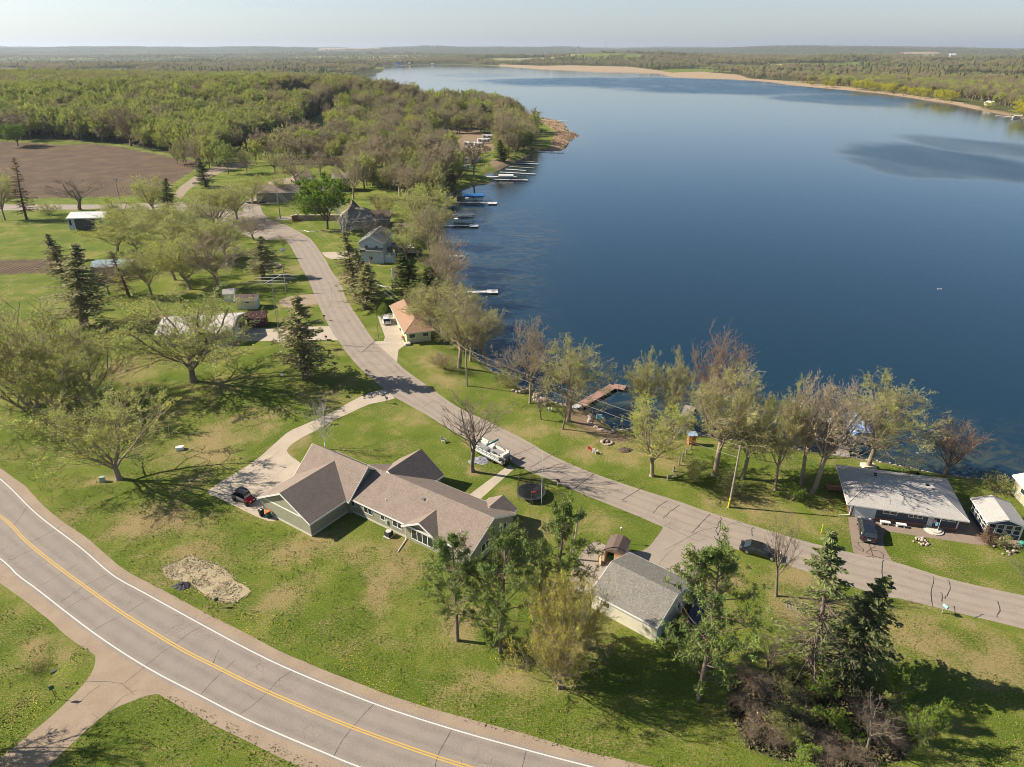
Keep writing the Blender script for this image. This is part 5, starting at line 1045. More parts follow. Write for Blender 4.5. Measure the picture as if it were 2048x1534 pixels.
# ---- sunroom cottage
O, ang, _ = frame_px((1967, 1072), (2035, 1080))
sr = empty('cottage', (O[0], O[1], 0), ang, 'small navy cottage wrapped in tall white framed windows', 'cottage')
gable(sr, 0, 4.3, 0, 5.2, 0, 2.45, 3.2, 'y', S_NAVY, R_PALE, ov=.3, rk=.25, found=False)
for i in range(4): window(sr, .62 + i * 1.03, 0, 1.5, .78, 1.35, '-y', 1, cross=True); window(sr, 0, .75 + i * 1.25, 1.45, .85, 1.3, '-x', 1, cross=True)
mbox('corner_post', TRIM, sr, (-.05, -.05, 0), (.12, .12, 2.45)); mbox('corner_post', TRIM, sr, (4.2, -.05, 0), (4.36, .1, 2.45))
# ---- white-roofed house cut by the right edge
O, ang, _ = frame_px((2016, 990), (2058, 1035), 0)
wh = empty('house', (O[0] + .8, O[1] + .6, 0), ang, 'cream house with bright white metal roof at the right edge', 'house')
gable(wh, 0, 9.5, 0, 8, 0, 2.9, 4.2, 'x', S_SAND, R_METAL, ov=.4, found=False); window(wh, 2.4, 0, 1.8, 1.1, .7, '-y', 1); window(wh, 5.2, 0, 1.5, 1.8, 1.1, '-y', 2)
# ---- brown-roofed yellow house (walk-out towards the lake)
FL, FR, BL = G(809, 667, 2.7), G(867, 661, 2.7), G(780, 611, 2.7)
ang = atan2(FL[1] - BL[1], FL[0] - BL[0]); Lh = hypot(FL[0] - BL[0], FL[1] - BL[1])
c_, s_ = cos(ang), sin(ang); fx, fy = FR[0] - BL[0], FR[1] - BL[1]; Wd = abs(-fx * s_ + fy * c_)
bh = empty('house', (BL[0], BL[1], 0), ang, 'pale yellow house with orange-brown hip roof between lane and lake', 'house')
hip(bh, .5, Lh - .5, .5, Wd - .5, -1.8, 2.7, 4.6, 1.2, 3.4, S_YEL, R_RUST, ov=.6)
xe = Lh - .5
for y, z, w, h in ((Wd * .27, 1.7, 1.3, .85), (Wd * .74, 1.7, 1.2, .8), (Wd * .82, -.7, .9, .9)): window(bh, xe, y, z, w, h, '+x', 1)
for x in (3, 7, 11): window(bh, x, .5, 1.6, 1.4, 1.0, '-y', 2)
mbox('front_door', DOORW, bh, (5.0, .44, .02), (5.9, .5, 2.1)); mbox('stoop', FOUND, bh, (xe + .1, -.1, 0), (xe + 1.3, 1.1, .5))
for x, y in ((Lh * .36, Wd * .3), (Lh * .3, Wd * .42)):
    p = MB(); p.tube([(x, y, 3.2), (x, y, 4.1)], .1, 8); p.build('vent_pipe', BLK, bh)
# ---- smaller and farther buildings: two foot pixels of the front wall, depth, eave, ridge
def simple(name, a, b, dep, ze, zr, axis, wm, rm, label, cat, win=(), ov=.35, rk=.3, hp=None, tm=TRIM, z0=-.3, dz=0.):
    O, ang, L = frame_px(a, b, 0); z = max(-.6, min(0, hz(*O))) + dz
    e = empty(name, (O[0], O[1], z), ang, label, cat)
    if hp: hip(e, 0, L, 0, dep, z0, ze, zr, hp[0], hp[1], wm, rm, tm, ov, found=False)
    else: gable(e, 0, L, 0, dep, z0, ze, zr, axis, wm, rm, tm, ov, rk, found=False)
    for (u, zz, w, h, n) in win: window(e, u * L, 0, zz, w, h, '-y', n)
    return e, L
e, L = simple('barn', (141, 461), (214, 459.5), 8.5, 4.5, 5.8, 'x', S_DARK, R_METAL, 'dark pole barn with white metal roof on the left lawn', 'barn')
mbox('wall_panel', S_PBLUE, e, (0, -.05, 0), (2.2, 0, 4.4)); mbox('wall_panel', S_PBLUE, e, (L - 1.1, -.05, 0), (L, 0, 4.4)); mbox('wall_panel', S_PBLUE, e, (L, 0, 0), (L + .05, 8.5, 4.3)); mbox('door', BLK, e, (.35, -.1, 1.9), (1.1, -.052, 4.1))
e, L = simple('workshop', (318, 694), (466, 688), 12.2, 3.0, 4.5, 'x', S_SAND, R_WORN, 'long workshop with worn white metal roof under the oak', 'workshop', ((.93, 1.6, .9, .9, 1),)); mbox('garage_door', DOORW, e, (L, 3, 0), (L + .05, 6, 2.5)); mbox('door', BLK, e, (L, 7.6, 0), (L + .06, 8.5, 2.2))
e, L = simple('shed', (474, 620), (515, 618), 3.6, 2.6, 3.4, 'x', S_CREAM, R_DKBR, 'small white shed with brown roof behind the workshop', 'shed', ((.55, 1.9, .9, .35, 1),)); mbox('wall_panel', S_WHITE, e, (L + .005, 0, 0), (L + .05, 3.6, 2.5)); p = MB(); p.tube([(L * .85, .7, 2.8), (L * .85, .7, 3.5)], .1, 8); p.build('vent_pipe', BLK, e)
simple('shed', (450, 604), (470, 603), 3, 2.3, 3.0, 'x', S_WHITE, R_PALE, 'little pale shed half hidden left of the white shed', 'shed')
e, L = simple('shed', (496, 656), (533, 653.5), 3.4, 2.5, 3.4, 'x', S_MAR, R_MAR, 'dark maroon garden shed beside the concrete driveway', 'shed', ((.5, 1.5, .8, .5, 1),), tm=mat('maroon_trim', (.12, .04, .04), .6))
simple('shelter', (186, 550), (262, 548), 6, 2.4, 3.6, 'x', S_GREY, R_BLUE, 'low building with blue-grey roof hidden in the grove', 'shed')
simple('barn', (514, 404.5), (603, 403.5), 9, 4.2, 6.6, 'x', S_TAUPE, R_BROWN, 'long grey-brown barn beyond the lane bend', 'barn', ((.27, 2.0, .9, 1.1, 1), (.31, 2.0, .9, 1.1, 1)))
simple('house', (592, 374), (636, 371), 12, 3.2, 6.0, 'x', S_BROWN, R_BROWN, 'far dark brown house with low roof behind the long barn', 'house', ((.3, 1.6, 1.4, 1, 2), (.7, 1.6, 1.4, 1, 2)), hp=(3, 3))
simple('house', (668, 384), (700, 383), 9, 6.2, 7.8, 'x', S_BROWN, R_TAN, 'tall two-storey brown house among bare trees', 'house', ((.3, 4.6, 1.2, 1, 2), (.7, 4.6, 1.2, 1, 2), (.5, 1.8, 1.6, 1, 2)))
simple('garage', (608, 425), (634, 424), 9, 2.6, 4.6, 'y', S_TAUPE, R_BROWN, 'small tan gabled garage behind the brick walls', 'garage')
e, L = simple('house', (682, 461), (752, 458), 16, 3.2, 6.6, 'x', S_TAUPE, R_TAN, 'brown-grey house with broad hipped roof beyond the birch', 'house', ((.3, 1.6, 1.4, 1, 2), (.7, 1.6, 1.4, 1, 2)), hp=(4, 4)); gable(e, 1, 8, 10, 19, -.3, 3.2, 7.4, 'y', S_TAUPE, R_DKBR, found=False); gable(e, L - 1, L + 5.5, 4, 11, -.3, 3, 5.2, 'x', S_TAUPE, R_DKBR, found=False)
e, L = simple('house', (722, 526), (768, 527), 13, 6.6, 8.6, 'y', S_PBLUE, R_MOSS, 'tall pale two-storey house with mossy roof and lake deck', 'house', ((.3, 5.2, 1.0, .9, 1), (.75, 5.2, 1.0, .9, 1), (.45, 1.7, 1.2, 1, 2)), rk=.5)
q = MB(); q.extr([(0, -.02, 5.0), (0, -1.2, 4.1), (0, -1.2, 4.0), (0, -.02, 4.75)], (L, 0, 0)); q.build('skirt_roof', R_MOSS, e)
q = MB(); q.b2((L + .1, 5, 3.2), (L + 4.2, 13, 3.4))
for x, y in ((L + 4.0, 5.1), (L + 4.0, 9), (L + 4.0, 12.8), (L + .3, 5.1)): q.b2((x, y, -2), (x + .15, y + .15, 3.2))
q.build('deck', mat('deck_dark', (.09, .085, .1), .8), e); q = MB(); q.b2((L + 4.1, 5, 4.3), (L + 4.2, 13, 4.4)); q.b2((L + .1, 5, 4.3), (L + 4.2, 5.1, 4.4))
for i in range(17): q.b2((L + 4.12, 5 + i * .5, 3.4), (L + 4.18, 5.06 + i * .5, 4.3))
for i in range(9): q.b2((L + .2 + i * .5, 5.0, 3.4), (L + .26 + i * .5, 5.06, 4.3))
q.build('deck_rail', TRIM, e); mbox('basement_wall', S_WHITE, e, (L, 1, -2.2), (L + 3.0, 4, 2.4))
simple('cottage', (788, 571), (806, 570), 7, 2.5, 3.9, 'x', S_GREY, R_DKBR, 'little grey cottage below the flagpole near the cedar', 'cottage', ((.5, 1.5, .8, .7, 1),))
simple('boathouse', (787, 462), (830, 462), 4, 2.2, 2.9, 'x', S_TAUPE, R_DKBR, 'low brown-roofed boathouse beside the lakeside deck', 'boathouse', dz=-.6)
simple('house', (608, 285), (640, 285), 10, 3, 5.8, 'x', S_GREY, R_BLUE, 'house with blue-grey roof lost in the far lots', 'house')
# brick retaining walls by the lane bend
for a, b, h, lab in (((585, 443), (597, 441), 2.2, 'short brick planter wall facing the lane'), ((597, 441), (684, 441), 2.0, 'long low tan retaining wall behind the lane lawn')):
    O, ang, L = frame_px(a, b); w_ = empty('retaining_wall', (*O, 0), ang, lab, 'wall'); mbox('wall', BRICK if h > 2.1 else mat('tan_block', (.32, .24, .17), .9, noise=(6, .5, (.24, .18, .12))), w_, (0, 0, 0), (L, .7, h)); mbox('cap', FOUND, w_, (-.05, -.05, h), (L + .05, .8, h + .12))
# far side of the lake
for a, b, dep, ze, zr, wm, rm, lab in (((1884, 172), (1905, 173), 14, 6, 11, S_WHITE, R_METAL, 'white gabled house on the far right shore'), ((1819, 168), (1830, 169), 10, 5, 8, S_WHITE, R_PALE, 'small white house left of the large one on the far right shore'), ((1800, 154), (1813, 154), 12, 5, 9, S_WHITE, R_MOSS, 'white farmhouse in the trees above the far right shore'),
        ((1900, 116), (1912, 116), 30, 14, 26, S_WHITE, R_METAL, 'tiny white church-like building far beyond the right shore'), ((795, 131), (806, 131), 14, 6, 12, S_WHITE, R_BLUE, 'white house at the far left end of the lake'), ((820, 130), (828, 130), 12, 6, 10, S_CREAM, R_DKBR, 'cream house at the far left end of the lake'),
        ((1968, 210), (1982, 212), 6, 3, 5, S_WHITE, R_PALE, 'white boathouse near the right shore dock'), ((862, 130), (868, 130), 12, 6, 9, S_WHITE, R_PALE, 'pale cabin at the far end of the lake')):
    A = GT(*a); B = GT(*b); e = empty('house', A, atan2(B[1] - A[1], B[0] - A[0]), lab, 'house'); L = hypot(B[0] - A[0], B[1] - A[1]); gable(e, 0, L, 0, dep, -2, ze, zr, 'y' if L < dep else 'x', wm, rm, ov=.5, found=False); window(e, L / 2, 0, ze * .5, L * .3, ze * .25, '-y', 2)
# masts on the horizon
for px, y0, y1, lab in ((1211, 110, 82, 'red and white radio mast on the horizon'), (1155, 110, 93, 'white water tower mast on the horizon')):
    P = G(px, 110, 0); d = 6000 / hypot(*P); P = (P[0] * d, P[1] * d); v = (y1 - 767) / F_; zt = CAMZ + (v * P[1] * CP + P[1] * SP) / (-CP + v * SP)
    m_ = MB(); m_.tube([(0, 0, 0), (0, 0, zt)], 1.6, 6)
    if y1 > 90: m_.lathe((0, 0, zt - 6), [(1, 0), (7, 3), (7, 8), (1, 11)], 10)
    tag(m_.build('mast', TRIMG, None, (P[0], P[1], 0)), lab, 'mast')
# ================================================================ vehicles, boats, docks and yard things
TYRE = mat('tyre', (.02, .02, .02), .8); RIM = mat('rim', (.5, .5, .52), .3, .8); RED_L = mat('tail_light', (.16, .01, .012), .3); HL = mat('head_light', (.8, .8, .78), .15); CHROME = mat('chrome', (.6, .6, .62), .15, 1.0)
WOODG = mat('grey_wood', (.36, .32, .27), .9, noise=(6, .5, (.24, .2, .17))); WOODR = mat('red_wood', (.36, .22, .165), .9, noise=(5, .5, (.26, .16, .12))); ALU = mat('dock_white', (.7, .69, .65), .5, noise=(3, .3, (.55, .53, .5)))
STONE = mat('pale_stone', (.5, .42, .35), .9, noise=(4, .6, (.3, .22, .18)), bump=(5, .7)); CANVB = mat('blue_canvas', (.02, .16, .4), .7, noise=(2, .3, (.02, .12, .32))); CANVG = mat('grey_canvas', (.12, .15, .17), .7); VINYL = mat('cream_vinyl', (.66, .6, .52), .5)
def car(label, L, W, H, paint, kind, par_loc, rz, glass=GLASS):
    e = empty('parked_car' if kind != 'van' else 'minivan', (*par_loc, 0.012), rz, label, 'car')
    P = {'sedan': dict(hood=.24, ws=.40, rf=.50, rr=.74, tr=.90, belt=.62, cl=.28), 'van': dict(hood=.14, ws=.30, rf=.36, rr=.93, tr=.985, belt=.60, cl=.24), 'suv': dict(hood=.22, ws=.34, rf=.42, rr=.90, tr=.97, belt=.62, cl=.25)}[kind]
    zb = H * P['belt']; g = .2
    def sec(x, w, z0, z1, r=.12):
        h = w / 2; return [(x, -h, z0 + r * .5), (x, -h * 1.0, z0 + (z1 - z0) * .45), (x, -h * .97, z1 - r), (x, -h + r * 1.2, z1), (x, h - r * 1.2, z1), (x, h * .97, z1 - r), (x, h, z0 + (z1 - z0) * .45), (x, h, z0 + r * .5), (x, h - .1, z0), (x, -h + .1, z0)]
    f = lambda t: L / 2 - t * L
    b = MB(); hz_ = zb * .9
    b.loft([sec(f(0), W * .72, g + .12, hz_ * .72), sec(f(.02), W * .88, g + .02, hz_ * .82), sec(f(.08), W * .97, g, hz_ * .92), sec(f(P['hood']), W, g, hz_ * 1.0), sec(f(P['hood'] + .06), W, g, zb), sec(f(.55), W, g, zb * 1.02), sec(f(P['rr']), W, g, zb * 1.04), sec(f(.93), W * .97, g, zb * (1.02 if kind != 'sedan' else .98)), sec(f(.985), W * .9, g + .05, zb * .94), sec(f(1), W * .8, g + .14, zb * .85)])
    b.build('body', paint, e, smooth_=True)
    c = MB(); wt = W * .76; wb = W * .93
    def sc(x, w, z): return [(x, -w / 2, z), (x, w / 2, z)]
    p0, p1, p2, p3 = f(P['hood'] + .03), f(P['rf']), f(P['rr']), f(P['tr'])
    v = [(p0, -wb / 2, zb), (p0, wb / 2, zb), (p1, wt / 2, H - .04), (p1, -wt / 2, H - .04), (p2, wt / 2, H - .05), (p2, -wt / 2, H - .05), (p3, wb / 2 * .97, zb * 1.02), (p3, -wb / 2 * .97, zb * 1.02)]
    c._add(v, [(0, 1, 2, 3), (3, 2, 4, 5), (5, 4, 6, 7), (1, 6, 4, 2), (0, 3, 5, 7), (0, 7, 6, 1)]); c.build('windows', glass, e)
    r = MB(); r.loft([[(p1 + .05, -wt / 2 + .1, H - .06), (p1 + .05, wt / 2 - .1, H - .06), (p1 + .05, wt / 2 - .1, H - .03), (p1 + .05, -wt / 2 + .1, H - .03)], [(p1 - .15, -wt / 2 - .02, H - .07), (p1 - .15, wt / 2 + .02, H - .07), (p1 - .15, wt / 2 - .06, H), (p1 - .15, -wt / 2 + .06, H)],
        [((p1 + p2) / 2, -wt / 2 - .03, H - .06), ((p1 + p2) / 2, wt / 2 + .03, H - .06), ((p1 + p2) / 2, wt / 2 - .05, H + .02), ((p1 + p2) / 2, -wt / 2 + .05, H + .02)], [(p2 - .05, -wt / 2 - .02, H - .08), (p2 - .05, wt / 2 + .02, H - .08), (p2 - .05, wt / 2 - .06, H - .02), (p2 - .05, -wt / 2 + .06, H - .02)]]); r.build('roof', paint, e, smooth_=False)
    pl = MB()
    for s in (-1, 1):
        for t0, t1, z0_, z1_ in ((p0, p1, zb, H - .04), (p2, p3, H - .05, zb)): pl.tube([(t0, s * (wb if z0_ < z1_ else wt) / 2, z0_), (t1, s * (wt if z0_ < z1_ else wb) / 2, z1_)], .045, 5)
        for t in ((.5, .72) if kind != 'sedan' else (.6,)): pl.tube([(f(t), s * wb / 2 * .99, zb), (f(t), s * wt / 2, H - .05)], .04, 5)
    pl.build('pillars', paint, e)
    for s in (-1, 1):
        for t in (.18, .80):
            w = MB(); w.cm = 0; w.lathe((0, 0, 0), [(.33, -.11), (.345, -.06), (.345, .06), (.33, .11)], 20); o = w.build('wheel', TYRE, e, (f(t), s * (W / 2 - .1), .335)); o.rotation_euler = (pi / 2, 0, 0)
            w = MB(); w.lathe((0, 0, 0), [(.05, -.122), (.2, -.118), (.215, -.1), (.215, .1), (.2, .118), (.05, .122)], 14); w.build('rim', RIM, o)
        m_ = MB(); m_.box((f(P['hood'] + .09), s * (W / 2 + .08), zb + .05), (.12, .18, .13)); m_.build('mirror', paint, e)
        m_ = MB(); m_.box((f(.012), s * W * .33, zb * .66), (.12, .32, .14)); m_.build('headlight', HL, e); m_ = MB(); m_.box((f(.992), s * W * .36, zb * .82), (.1, .22, .2 if kind == 'sedan' else .34)); m_.build('tail_light', RED_L, e)
    m_ = MB(); m_.box((f(1.0), 0, zb * .62), (.05, .45, .14)); m_.build('number_plate', TRIM, e)
    return e
PBLK = mat('black_paint', (.012, .013, .016), .12, spec=.6, coat=.6); PWHT = mat('white_paint', (.72, .72, .72), .2, coat=.5); PDK = mat('dark_navy_paint', (.014, .016, .026), .1, spec=.6, coat=.8)
a, b = G(1480, 1102), G(1566, 1127); car('black sedan parked on the lane behind the thin bare tree', 5.1, 1.85, 1.42, PBLK, 'sedan', ((a[0] + b[0]) / 2, (a[1] + b[1]) / 2 + .7), atan2(b[1] - a[1], b[0] - a[0]))
a, b = G(1724, 1048), G(1731, 1084); car('dark minivan parked nose-in before the navy house garage', 5.1, 2.0, 1.75, PDK, 'van', ((a[0] + b[0]) / 2 + .3, (a[1] + b[1]) / 2), atan2(a[1] - b[1], a[0] - b[0]))
a, b = G(769, 634), G(776, 655); car('white hatchback parked beside the yellow house', 4.7, 1.85, 1.6, PWHT, 'suv', ((a[0] + b[0]) / 2, (a[1] + b[1]) / 2), atan2(b[1] - a[1], b[0] - a[0]) + pi)
# ---- side-by-side buggy
a, b = G(471, 1004), G(512, 1016); x, y = (a[0] + b[0]) / 2 - .4, (a[1] + b[1]) / 2 + .9
u = empty('utility_buggy', (x, y, .012), atan2(b[1] - a[1], b[0] - a[0]) - .12, 'red and black four-seat utility buggy parked on the driveway', 'buggy')
RP = mat('red_paint', (.35, .015, .02), .25, coat=.5); DG = mat('dark_grey_plastic', (.045, .048, .05), .5)
q = MB(); q.loft([[(1.65, -.45, .5), (1.65, .45, .5), (1.65, .42, .75), (1.65, -.42, .75)], [(1.3, -.62, .45), (1.3, .62, .45), (1.3, .58, .95), (1.3, -.58, .95)], [(.75, -.68, .45), (.75, .68, .45), (.75, .66, 1.12), (.75, -.66, 1.12)]]); q.build('hood', RP, u)
q = MB(); q.b2((-1.9, -.68, .38), (.8, .68, .62)); q.b2((-1.9, -.7, .62), (-.85, .7, .7)); q.b2((-1.9, -.72, .7), (-1.82, .72, 1.0)); q.b2((-1.9, -.72, .7), (-.95, -.66, 1.0)); q.b2((-1.9, .66, .7), (-.95, .72, 1.0)); q.build('cargo_bed', DG, u)
q = MB(); q.b2((-.9, -.7, .6), (.75, -.64, 1.0)); q.b2((-.9, .64, .6), (.75, .7, 1.0)); q.build('doors', mat('buggy_door', (.16, .16, .15), .5), u)
q = MB(); q.loft([[(.55, -.6, 1.86), (.55, .6, 1.86), (.55, .56, 1.92), (.55, -.56, 1.92)], [(.2, -.66, 1.87), (.2, .66, 1.87), (.2, .62, 1.97), (.2, -.62, 1.97)], [(-1.0, -.66, 1.87), (-1.0, .66, 1.87), (-1.0, .62, 1.97), (-1.0, -.62, 1.97)], [(-1.2, -.58, 1.85), (-1.2, .58, 1.85), (-1.2, .56, 1.9), (-1.2, -.56, 1.9)]])
for yy in (-.3, 0, .3): q.b2((-1.05, yy - .03, 1.97), (.2, yy + .03, 2.0))
q.build('canopy', DG, u); q = MB()
for s in (-1, 1):
    q.tube([(.85, s * .62, 1.1), (.5, s * .6, 1.86)], .035, 6); q.tube([(-1.0, s * .62, .65), (-1.0, s * .6, 1.88)], .035, 6); q.tube([(-.15, s * .64, 1.0), (-.15, s * .62, 1.88)], .035, 6)
q.build('roll_cage', BLK, u); q = MB(); q.poly([(.86, -.58, 1.13), (.86, .58, 1.13), (.56, .55, 1.84), (.56, -.55, 1.84)]); q.build('windshield', GLASS, u)
for xx in (.15, -.65):
    q = MB(); q.box((xx, 0, .78), (.5, 1.2, .16)); q.box((xx - .28, 0, 1.1), (.14, 1.2, .6), ry=-.12); q.build('seat', BLK, u)
for xx in (1.15, -1.4):
    for s in (-1, 1):
        w = MB(); w.lathe((0, 0, 0), [(.25, -.14), (.34, -.11), (.34, .11), (.25, .14)], 18); o = w.build('wheel', TYRE, u, (xx, s * .72, .34)); o.rotation_euler = (pi / 2, 0, 0); w = MB(); w.lathe((0, 0, 0), [(.04, -.15), (.18, -.145), (.18, .145), (.04, .15)], 12); w.build('rim', DG, o)
for s in (-1, 1): q = MB(); q.box((1.66, s * .3, .7), (.06, .22, .1)); q.build('headlight', HL, u)
q = MB(); q.tube([(1.7, -.4, .5), (1.85, -.3, .55), (1.85, .3, .55), (1.7, .4, .5)], .035, 6); q.tube([(1.7, -.3, .4), (1.82, 0, .42), (1.7, .3, .4)], .03, 6); q.build('bumper', BLK, u)
# ---- wheelie bins
def bin_(px, py, body, lid, label, patch):
    x, y = G(px, py); e = empty('wheelie_bin', (x, y, .012), ang_main - .2, label, 'bin'); q = MB(); q.loft([[(-.22, -.25, .06), (.22, -.25, .06), (.22, .25, .06), (-.22, .25, .06)], [(-.3, -.33, 1.0), (.3, -.33, 1.0), (.3, .33, 1.0), (-.3, .33, 1.0)]]); q.build('body', body, e, bevel=.02)
    q = MB(); q.box((0, -.02, 1.05), (.66, .74, .09), rx=.06); q.build('lid', lid, e, bevel=.03); q = MB(); q.box((0, 0, 1.105), (.26, .2, .02)); q.build('sticker', patch, e); q = MB(); q.tube([(-.22, .36, .95), (.22, .36, .95)], .025, 6); q.build('handle', BLK, e)
    for s in (-1, 1): w = MB(); w.lathe((0, 0, 0), [(.11, -.03), (.11, .03)], 14); o = w.build('wheel', BLK, e, (s * .25, .28, .11)); o.rotation_euler = (0, pi / 2, 0)
ang_main = hs_.rotation_euler[2]
bin_(524, 1032, mat('bin_black', (.02, .02, .022), .5), BLK, 'black wheelie bin against the olive garage wall', TRIM); bin_(537, 1035, mat('bin_green', (.02, .1, .07), .5), mat('bin_orange', (.6, .1, .02), .5), 'green wheelie bin with orange lid against the garage wall', mat('sticker_green', (.2, .5, .2), .6))
# ---- heat pump
x, y = G(778, 1072); e = empty('air_conditioner', (x, y, 0), ang_main, 'round-topped grey air conditioner beside the olive house wall', 'air conditioner'); mbox('pad', FOUND, e, (-.55, -.55, 0), (.55, .55, .1)); q = MB(); q.b2((-.42, -.42, .1), (.42, .42, .85))
for i in range(8): q.b2((-.43, -.43, .16 + i * .08), (.43, .43, .19 + i * .08))
q.build('casing', DG, e); q = MB(); q.lathe((0, 0, .85), [(.4, 0), (.4, .04), (.3, .05)], 18); q.build('fan_guard', FOUND, e)
mbox('meter_box', TRIMG, hs_, (7.3, -.16, .9), (7.7, -.0, 1.5))
# ---- trampoline
x, y = G(1062, 992); e = empty('trampoline', (x, y, 0), .2, 'round black trampoline with safety net on the lane lawn', 'trampoline'); Rt = 2.15
q = MB(); q.lathe((0, 0, .86), [(Rt - .22, 0), (Rt - .22, .02)], 36); q.build('mat', mat('trampoline_mat', (.02, .02, .024), .7), e)
q = MB(); n = 36; v = []; 
for r_, z in ((Rt - .25, .9), (Rt + .03, .9), (Rt + .03, .84), (Rt - .25, .84)):
    v += [(r_ * cos(2 * pi * k / n), r_ * sin(2 * pi * k / n), z) for k in range(n)]
q._add(v, [(i * n + k, i * n + (k + 1) % n, ((i + 1) % 4) * n + (k + 1) % n, ((i + 1) % 4) * n + k) for i in range(4) for k in range(n)]); q.build('pad', mat('trampoline_pad', (.06, .065, .07), .6), e)
q = MB(); q.tube([(Rt * cos(t), Rt * sin(t), .82) for t in np.linspace(0, 2 * pi, 33)], .035, 6, cap=False); q.build('frame_ring', CHROME, e)
for k in range(6):
    t = k * pi / 3 + .3; q = MB(); q.tube([(Rt * cos(t - .12), Rt * sin(t - .12), .8), (Rt * cos(t - .12), Rt * sin(t - .12), .03), (Rt * cos(t + .12), Rt * sin(t + .12), .03), (Rt * cos(t + .12), Rt * sin(t + .12), .8)], .03, 6); q.build('leg', CHROME, e); q = MB(); q.tube([((Rt + .05) * cos(t), (Rt + .05) * sin(t), .1), ((Rt + .05) * cos(t), (Rt + .05) * sin(t), 2.5)], .03, 6); q.build('net_pole', METALG, e)
nm = bpy.data.materials.new('safety_net'); nm.use_nodes = True; t_ = nm.node_tree; mx = t_.nodes.new('ShaderNodeMixShader'); tb = t_.nodes.new('ShaderNodeBsdfTransparent'); mx.inputs[0].default_value = .45; t_.links.new(tb.outputs[0], mx.inputs[1]); t_.links.new(t_.nodes['Principled BSDF'].outputs[0], mx.inputs[2]); t_.nodes['Principled BSDF'].inputs['Base Color'].default_value = (.02, .03, .02, 1); t_.links.new(mx.outputs[0], t_.nodes['Material Output'].inputs[0])
q = MB(); v = [((Rt - .1) * cos(2 * pi * k / n), (Rt - .1) * sin(2 * pi * k / n), z) for z in (.9, 2.45) for k in range(n)]; q._add(v, [(k, (k + 1) % n, n + (k + 1) % n, n + k) for k in range(n)]); q.build('safety_net', nm, e)
q = MB(); q.box((.35, -.25, .9), (.7, .25, .03), rz=.4); q.box((.8, -.1, .93), (.2, .15, .08)); tag(q.build('towel', mat('red_cloth', (.5, .03, .04), .8), None, (x, y, .0)), 'small red towel lying on the trampoline mat', 'towel')
# ---- pontoon boat on trailer
a, b = G(936, 900), G(1012, 940); ang = atan2(a[1] - b[1], a[0] - b[0]); x, y = (a[0] + b[0]) / 2 + .6, (a[1] + b[1]) / 2 + .8
tr = empty('boat_trailer', (x, y, .012), ang, 'metal trailer carrying the pontoon boat', 'trailer'); q = MB()
for s in (-.7, .7): q.tube([(-3.6, s, .45), (2.6, s, .45), (4.3, 0, .45)], .05, 6)
for xx in (-3.4, -1, 1.4): q.tube([(xx, -.95, .45), (xx, .95, .45)], .04, 6)
q.build('frame', METALG, tr)
for xx in (-1.5, -.6):
    for s in (-1, 1): w = MB(); w.lathe((0, 0, 0), [(.3, -.1), (.32, -.06), (.32, .06), (.3, .1)], 16); o = w.build('wheel', TYRE, tr, (xx, s * .95, .33)); o.rotation_euler = (pi / 2, 0, 0)
bo = empty('pontoon_boat', (x, y, .012), ang, 'white and teal pontoon boat parked at the lane edge', 'boat'); TEAL = mat('teal_trim', (.02, .16, .17), .5)
for s in (-1, 1): q = MB(); q.tube([(4.0, s * .9, .95), (3.6, s * .9, .85), (3.1, s * .9, .82), (-3.6, s * .9, .82), (-3.75, s * .9, .82)], [.03, .2, .31, .31, .28], 12); q.build('pontoon', mat('aluminium', (.62, .6, .56), .35, .7), bo, smooth_=True)
mbox('deck', mat('deck_carpet', (.26, .25, .25), .9), bo, (-3.7, -1.25, 1.15), (3.7, 1.25, 1.25)); q = MB()
for s in (-1, 1): q.b2((-3.2, s * 1.25 - .03, 1.28), (3.3, s * 1.25 + .03, 1.82))
q.b2((3.3, -1.25, 1.28), (3.35, -.4, 1.82)); q.b2((3.3, .4, 1.28), (3.35, 1.25, 1.82)); q.b2((-3.25, -1.25, 1.28), (-3.2, .3, 1.82)); q.build('fence_panels', VINYL, bo); q = MB()
for s in (-1, 1):
    q.tube([(-3.2, s * 1.25, 1.86), (3.3, s * 1.25, 1.86)], .035, 6)
    for k in range(8): q.tube([(-3.2 + k * .93, s * 1.29, 1.28), (-3.2 + k * .93, s * 1.29, 1.86)], .025, 4)
    q.b2((-3.2, s * 1.29 - .01, 1.5), (3.3, s * 1.29 + .01, 1.58))
q.tube([(3.3, -1.25, 1.86), (3.3, 1.25, 1.86)], .03, 6); q.build('rail', TEAL, bo)
for (xa, ya, xb, yb) in ((1.6, .7, 3.2, 1.2), (1.6, -1.2, 3.2, -.7), (-3.1, .6, -1.6, 1.2), (-3.1, -1.2, -2.4, .2), (.1, -1.2, 1.1, -.65)):
    q = MB(); q.b2((xa, ya, 1.25), (xb, yb, 1.62)); yy = yb if ya > 0 else ya; q.b2((xa, yy - .08, 1.6), (xb, yy + .08, 1.95)); q.build('bench_seat', VINYL, bo, bevel=.03)
q = MB(); q.b2((-.5, .45, 1.25), (.0, 1.1, 2.05)); q.build('console', mat('console_grey', (.2, .2, .2), .5), bo); q = MB(); q.tube([(-.62, .6, 1.95), (-.7, .78, 2.05), (-.62, .95, 1.95)], .025, 5); q.build('steering_wheel', BLK, bo); q = MB(); q.b2((-1.3, .45, 1.25), (-.85, .95, 1.65)); q.b2((-1.35, .45, 1.6), (-1.25, .95, 2.1)); q.build('helm_seat', VINYL, bo)
q = MB(); q.tube([(-.6, -1.25, 3.05), (-.6, 1.35, 3.05)], [.16, .13], 8); q.build('folded_canopy', TEAL, bo); q = MB()
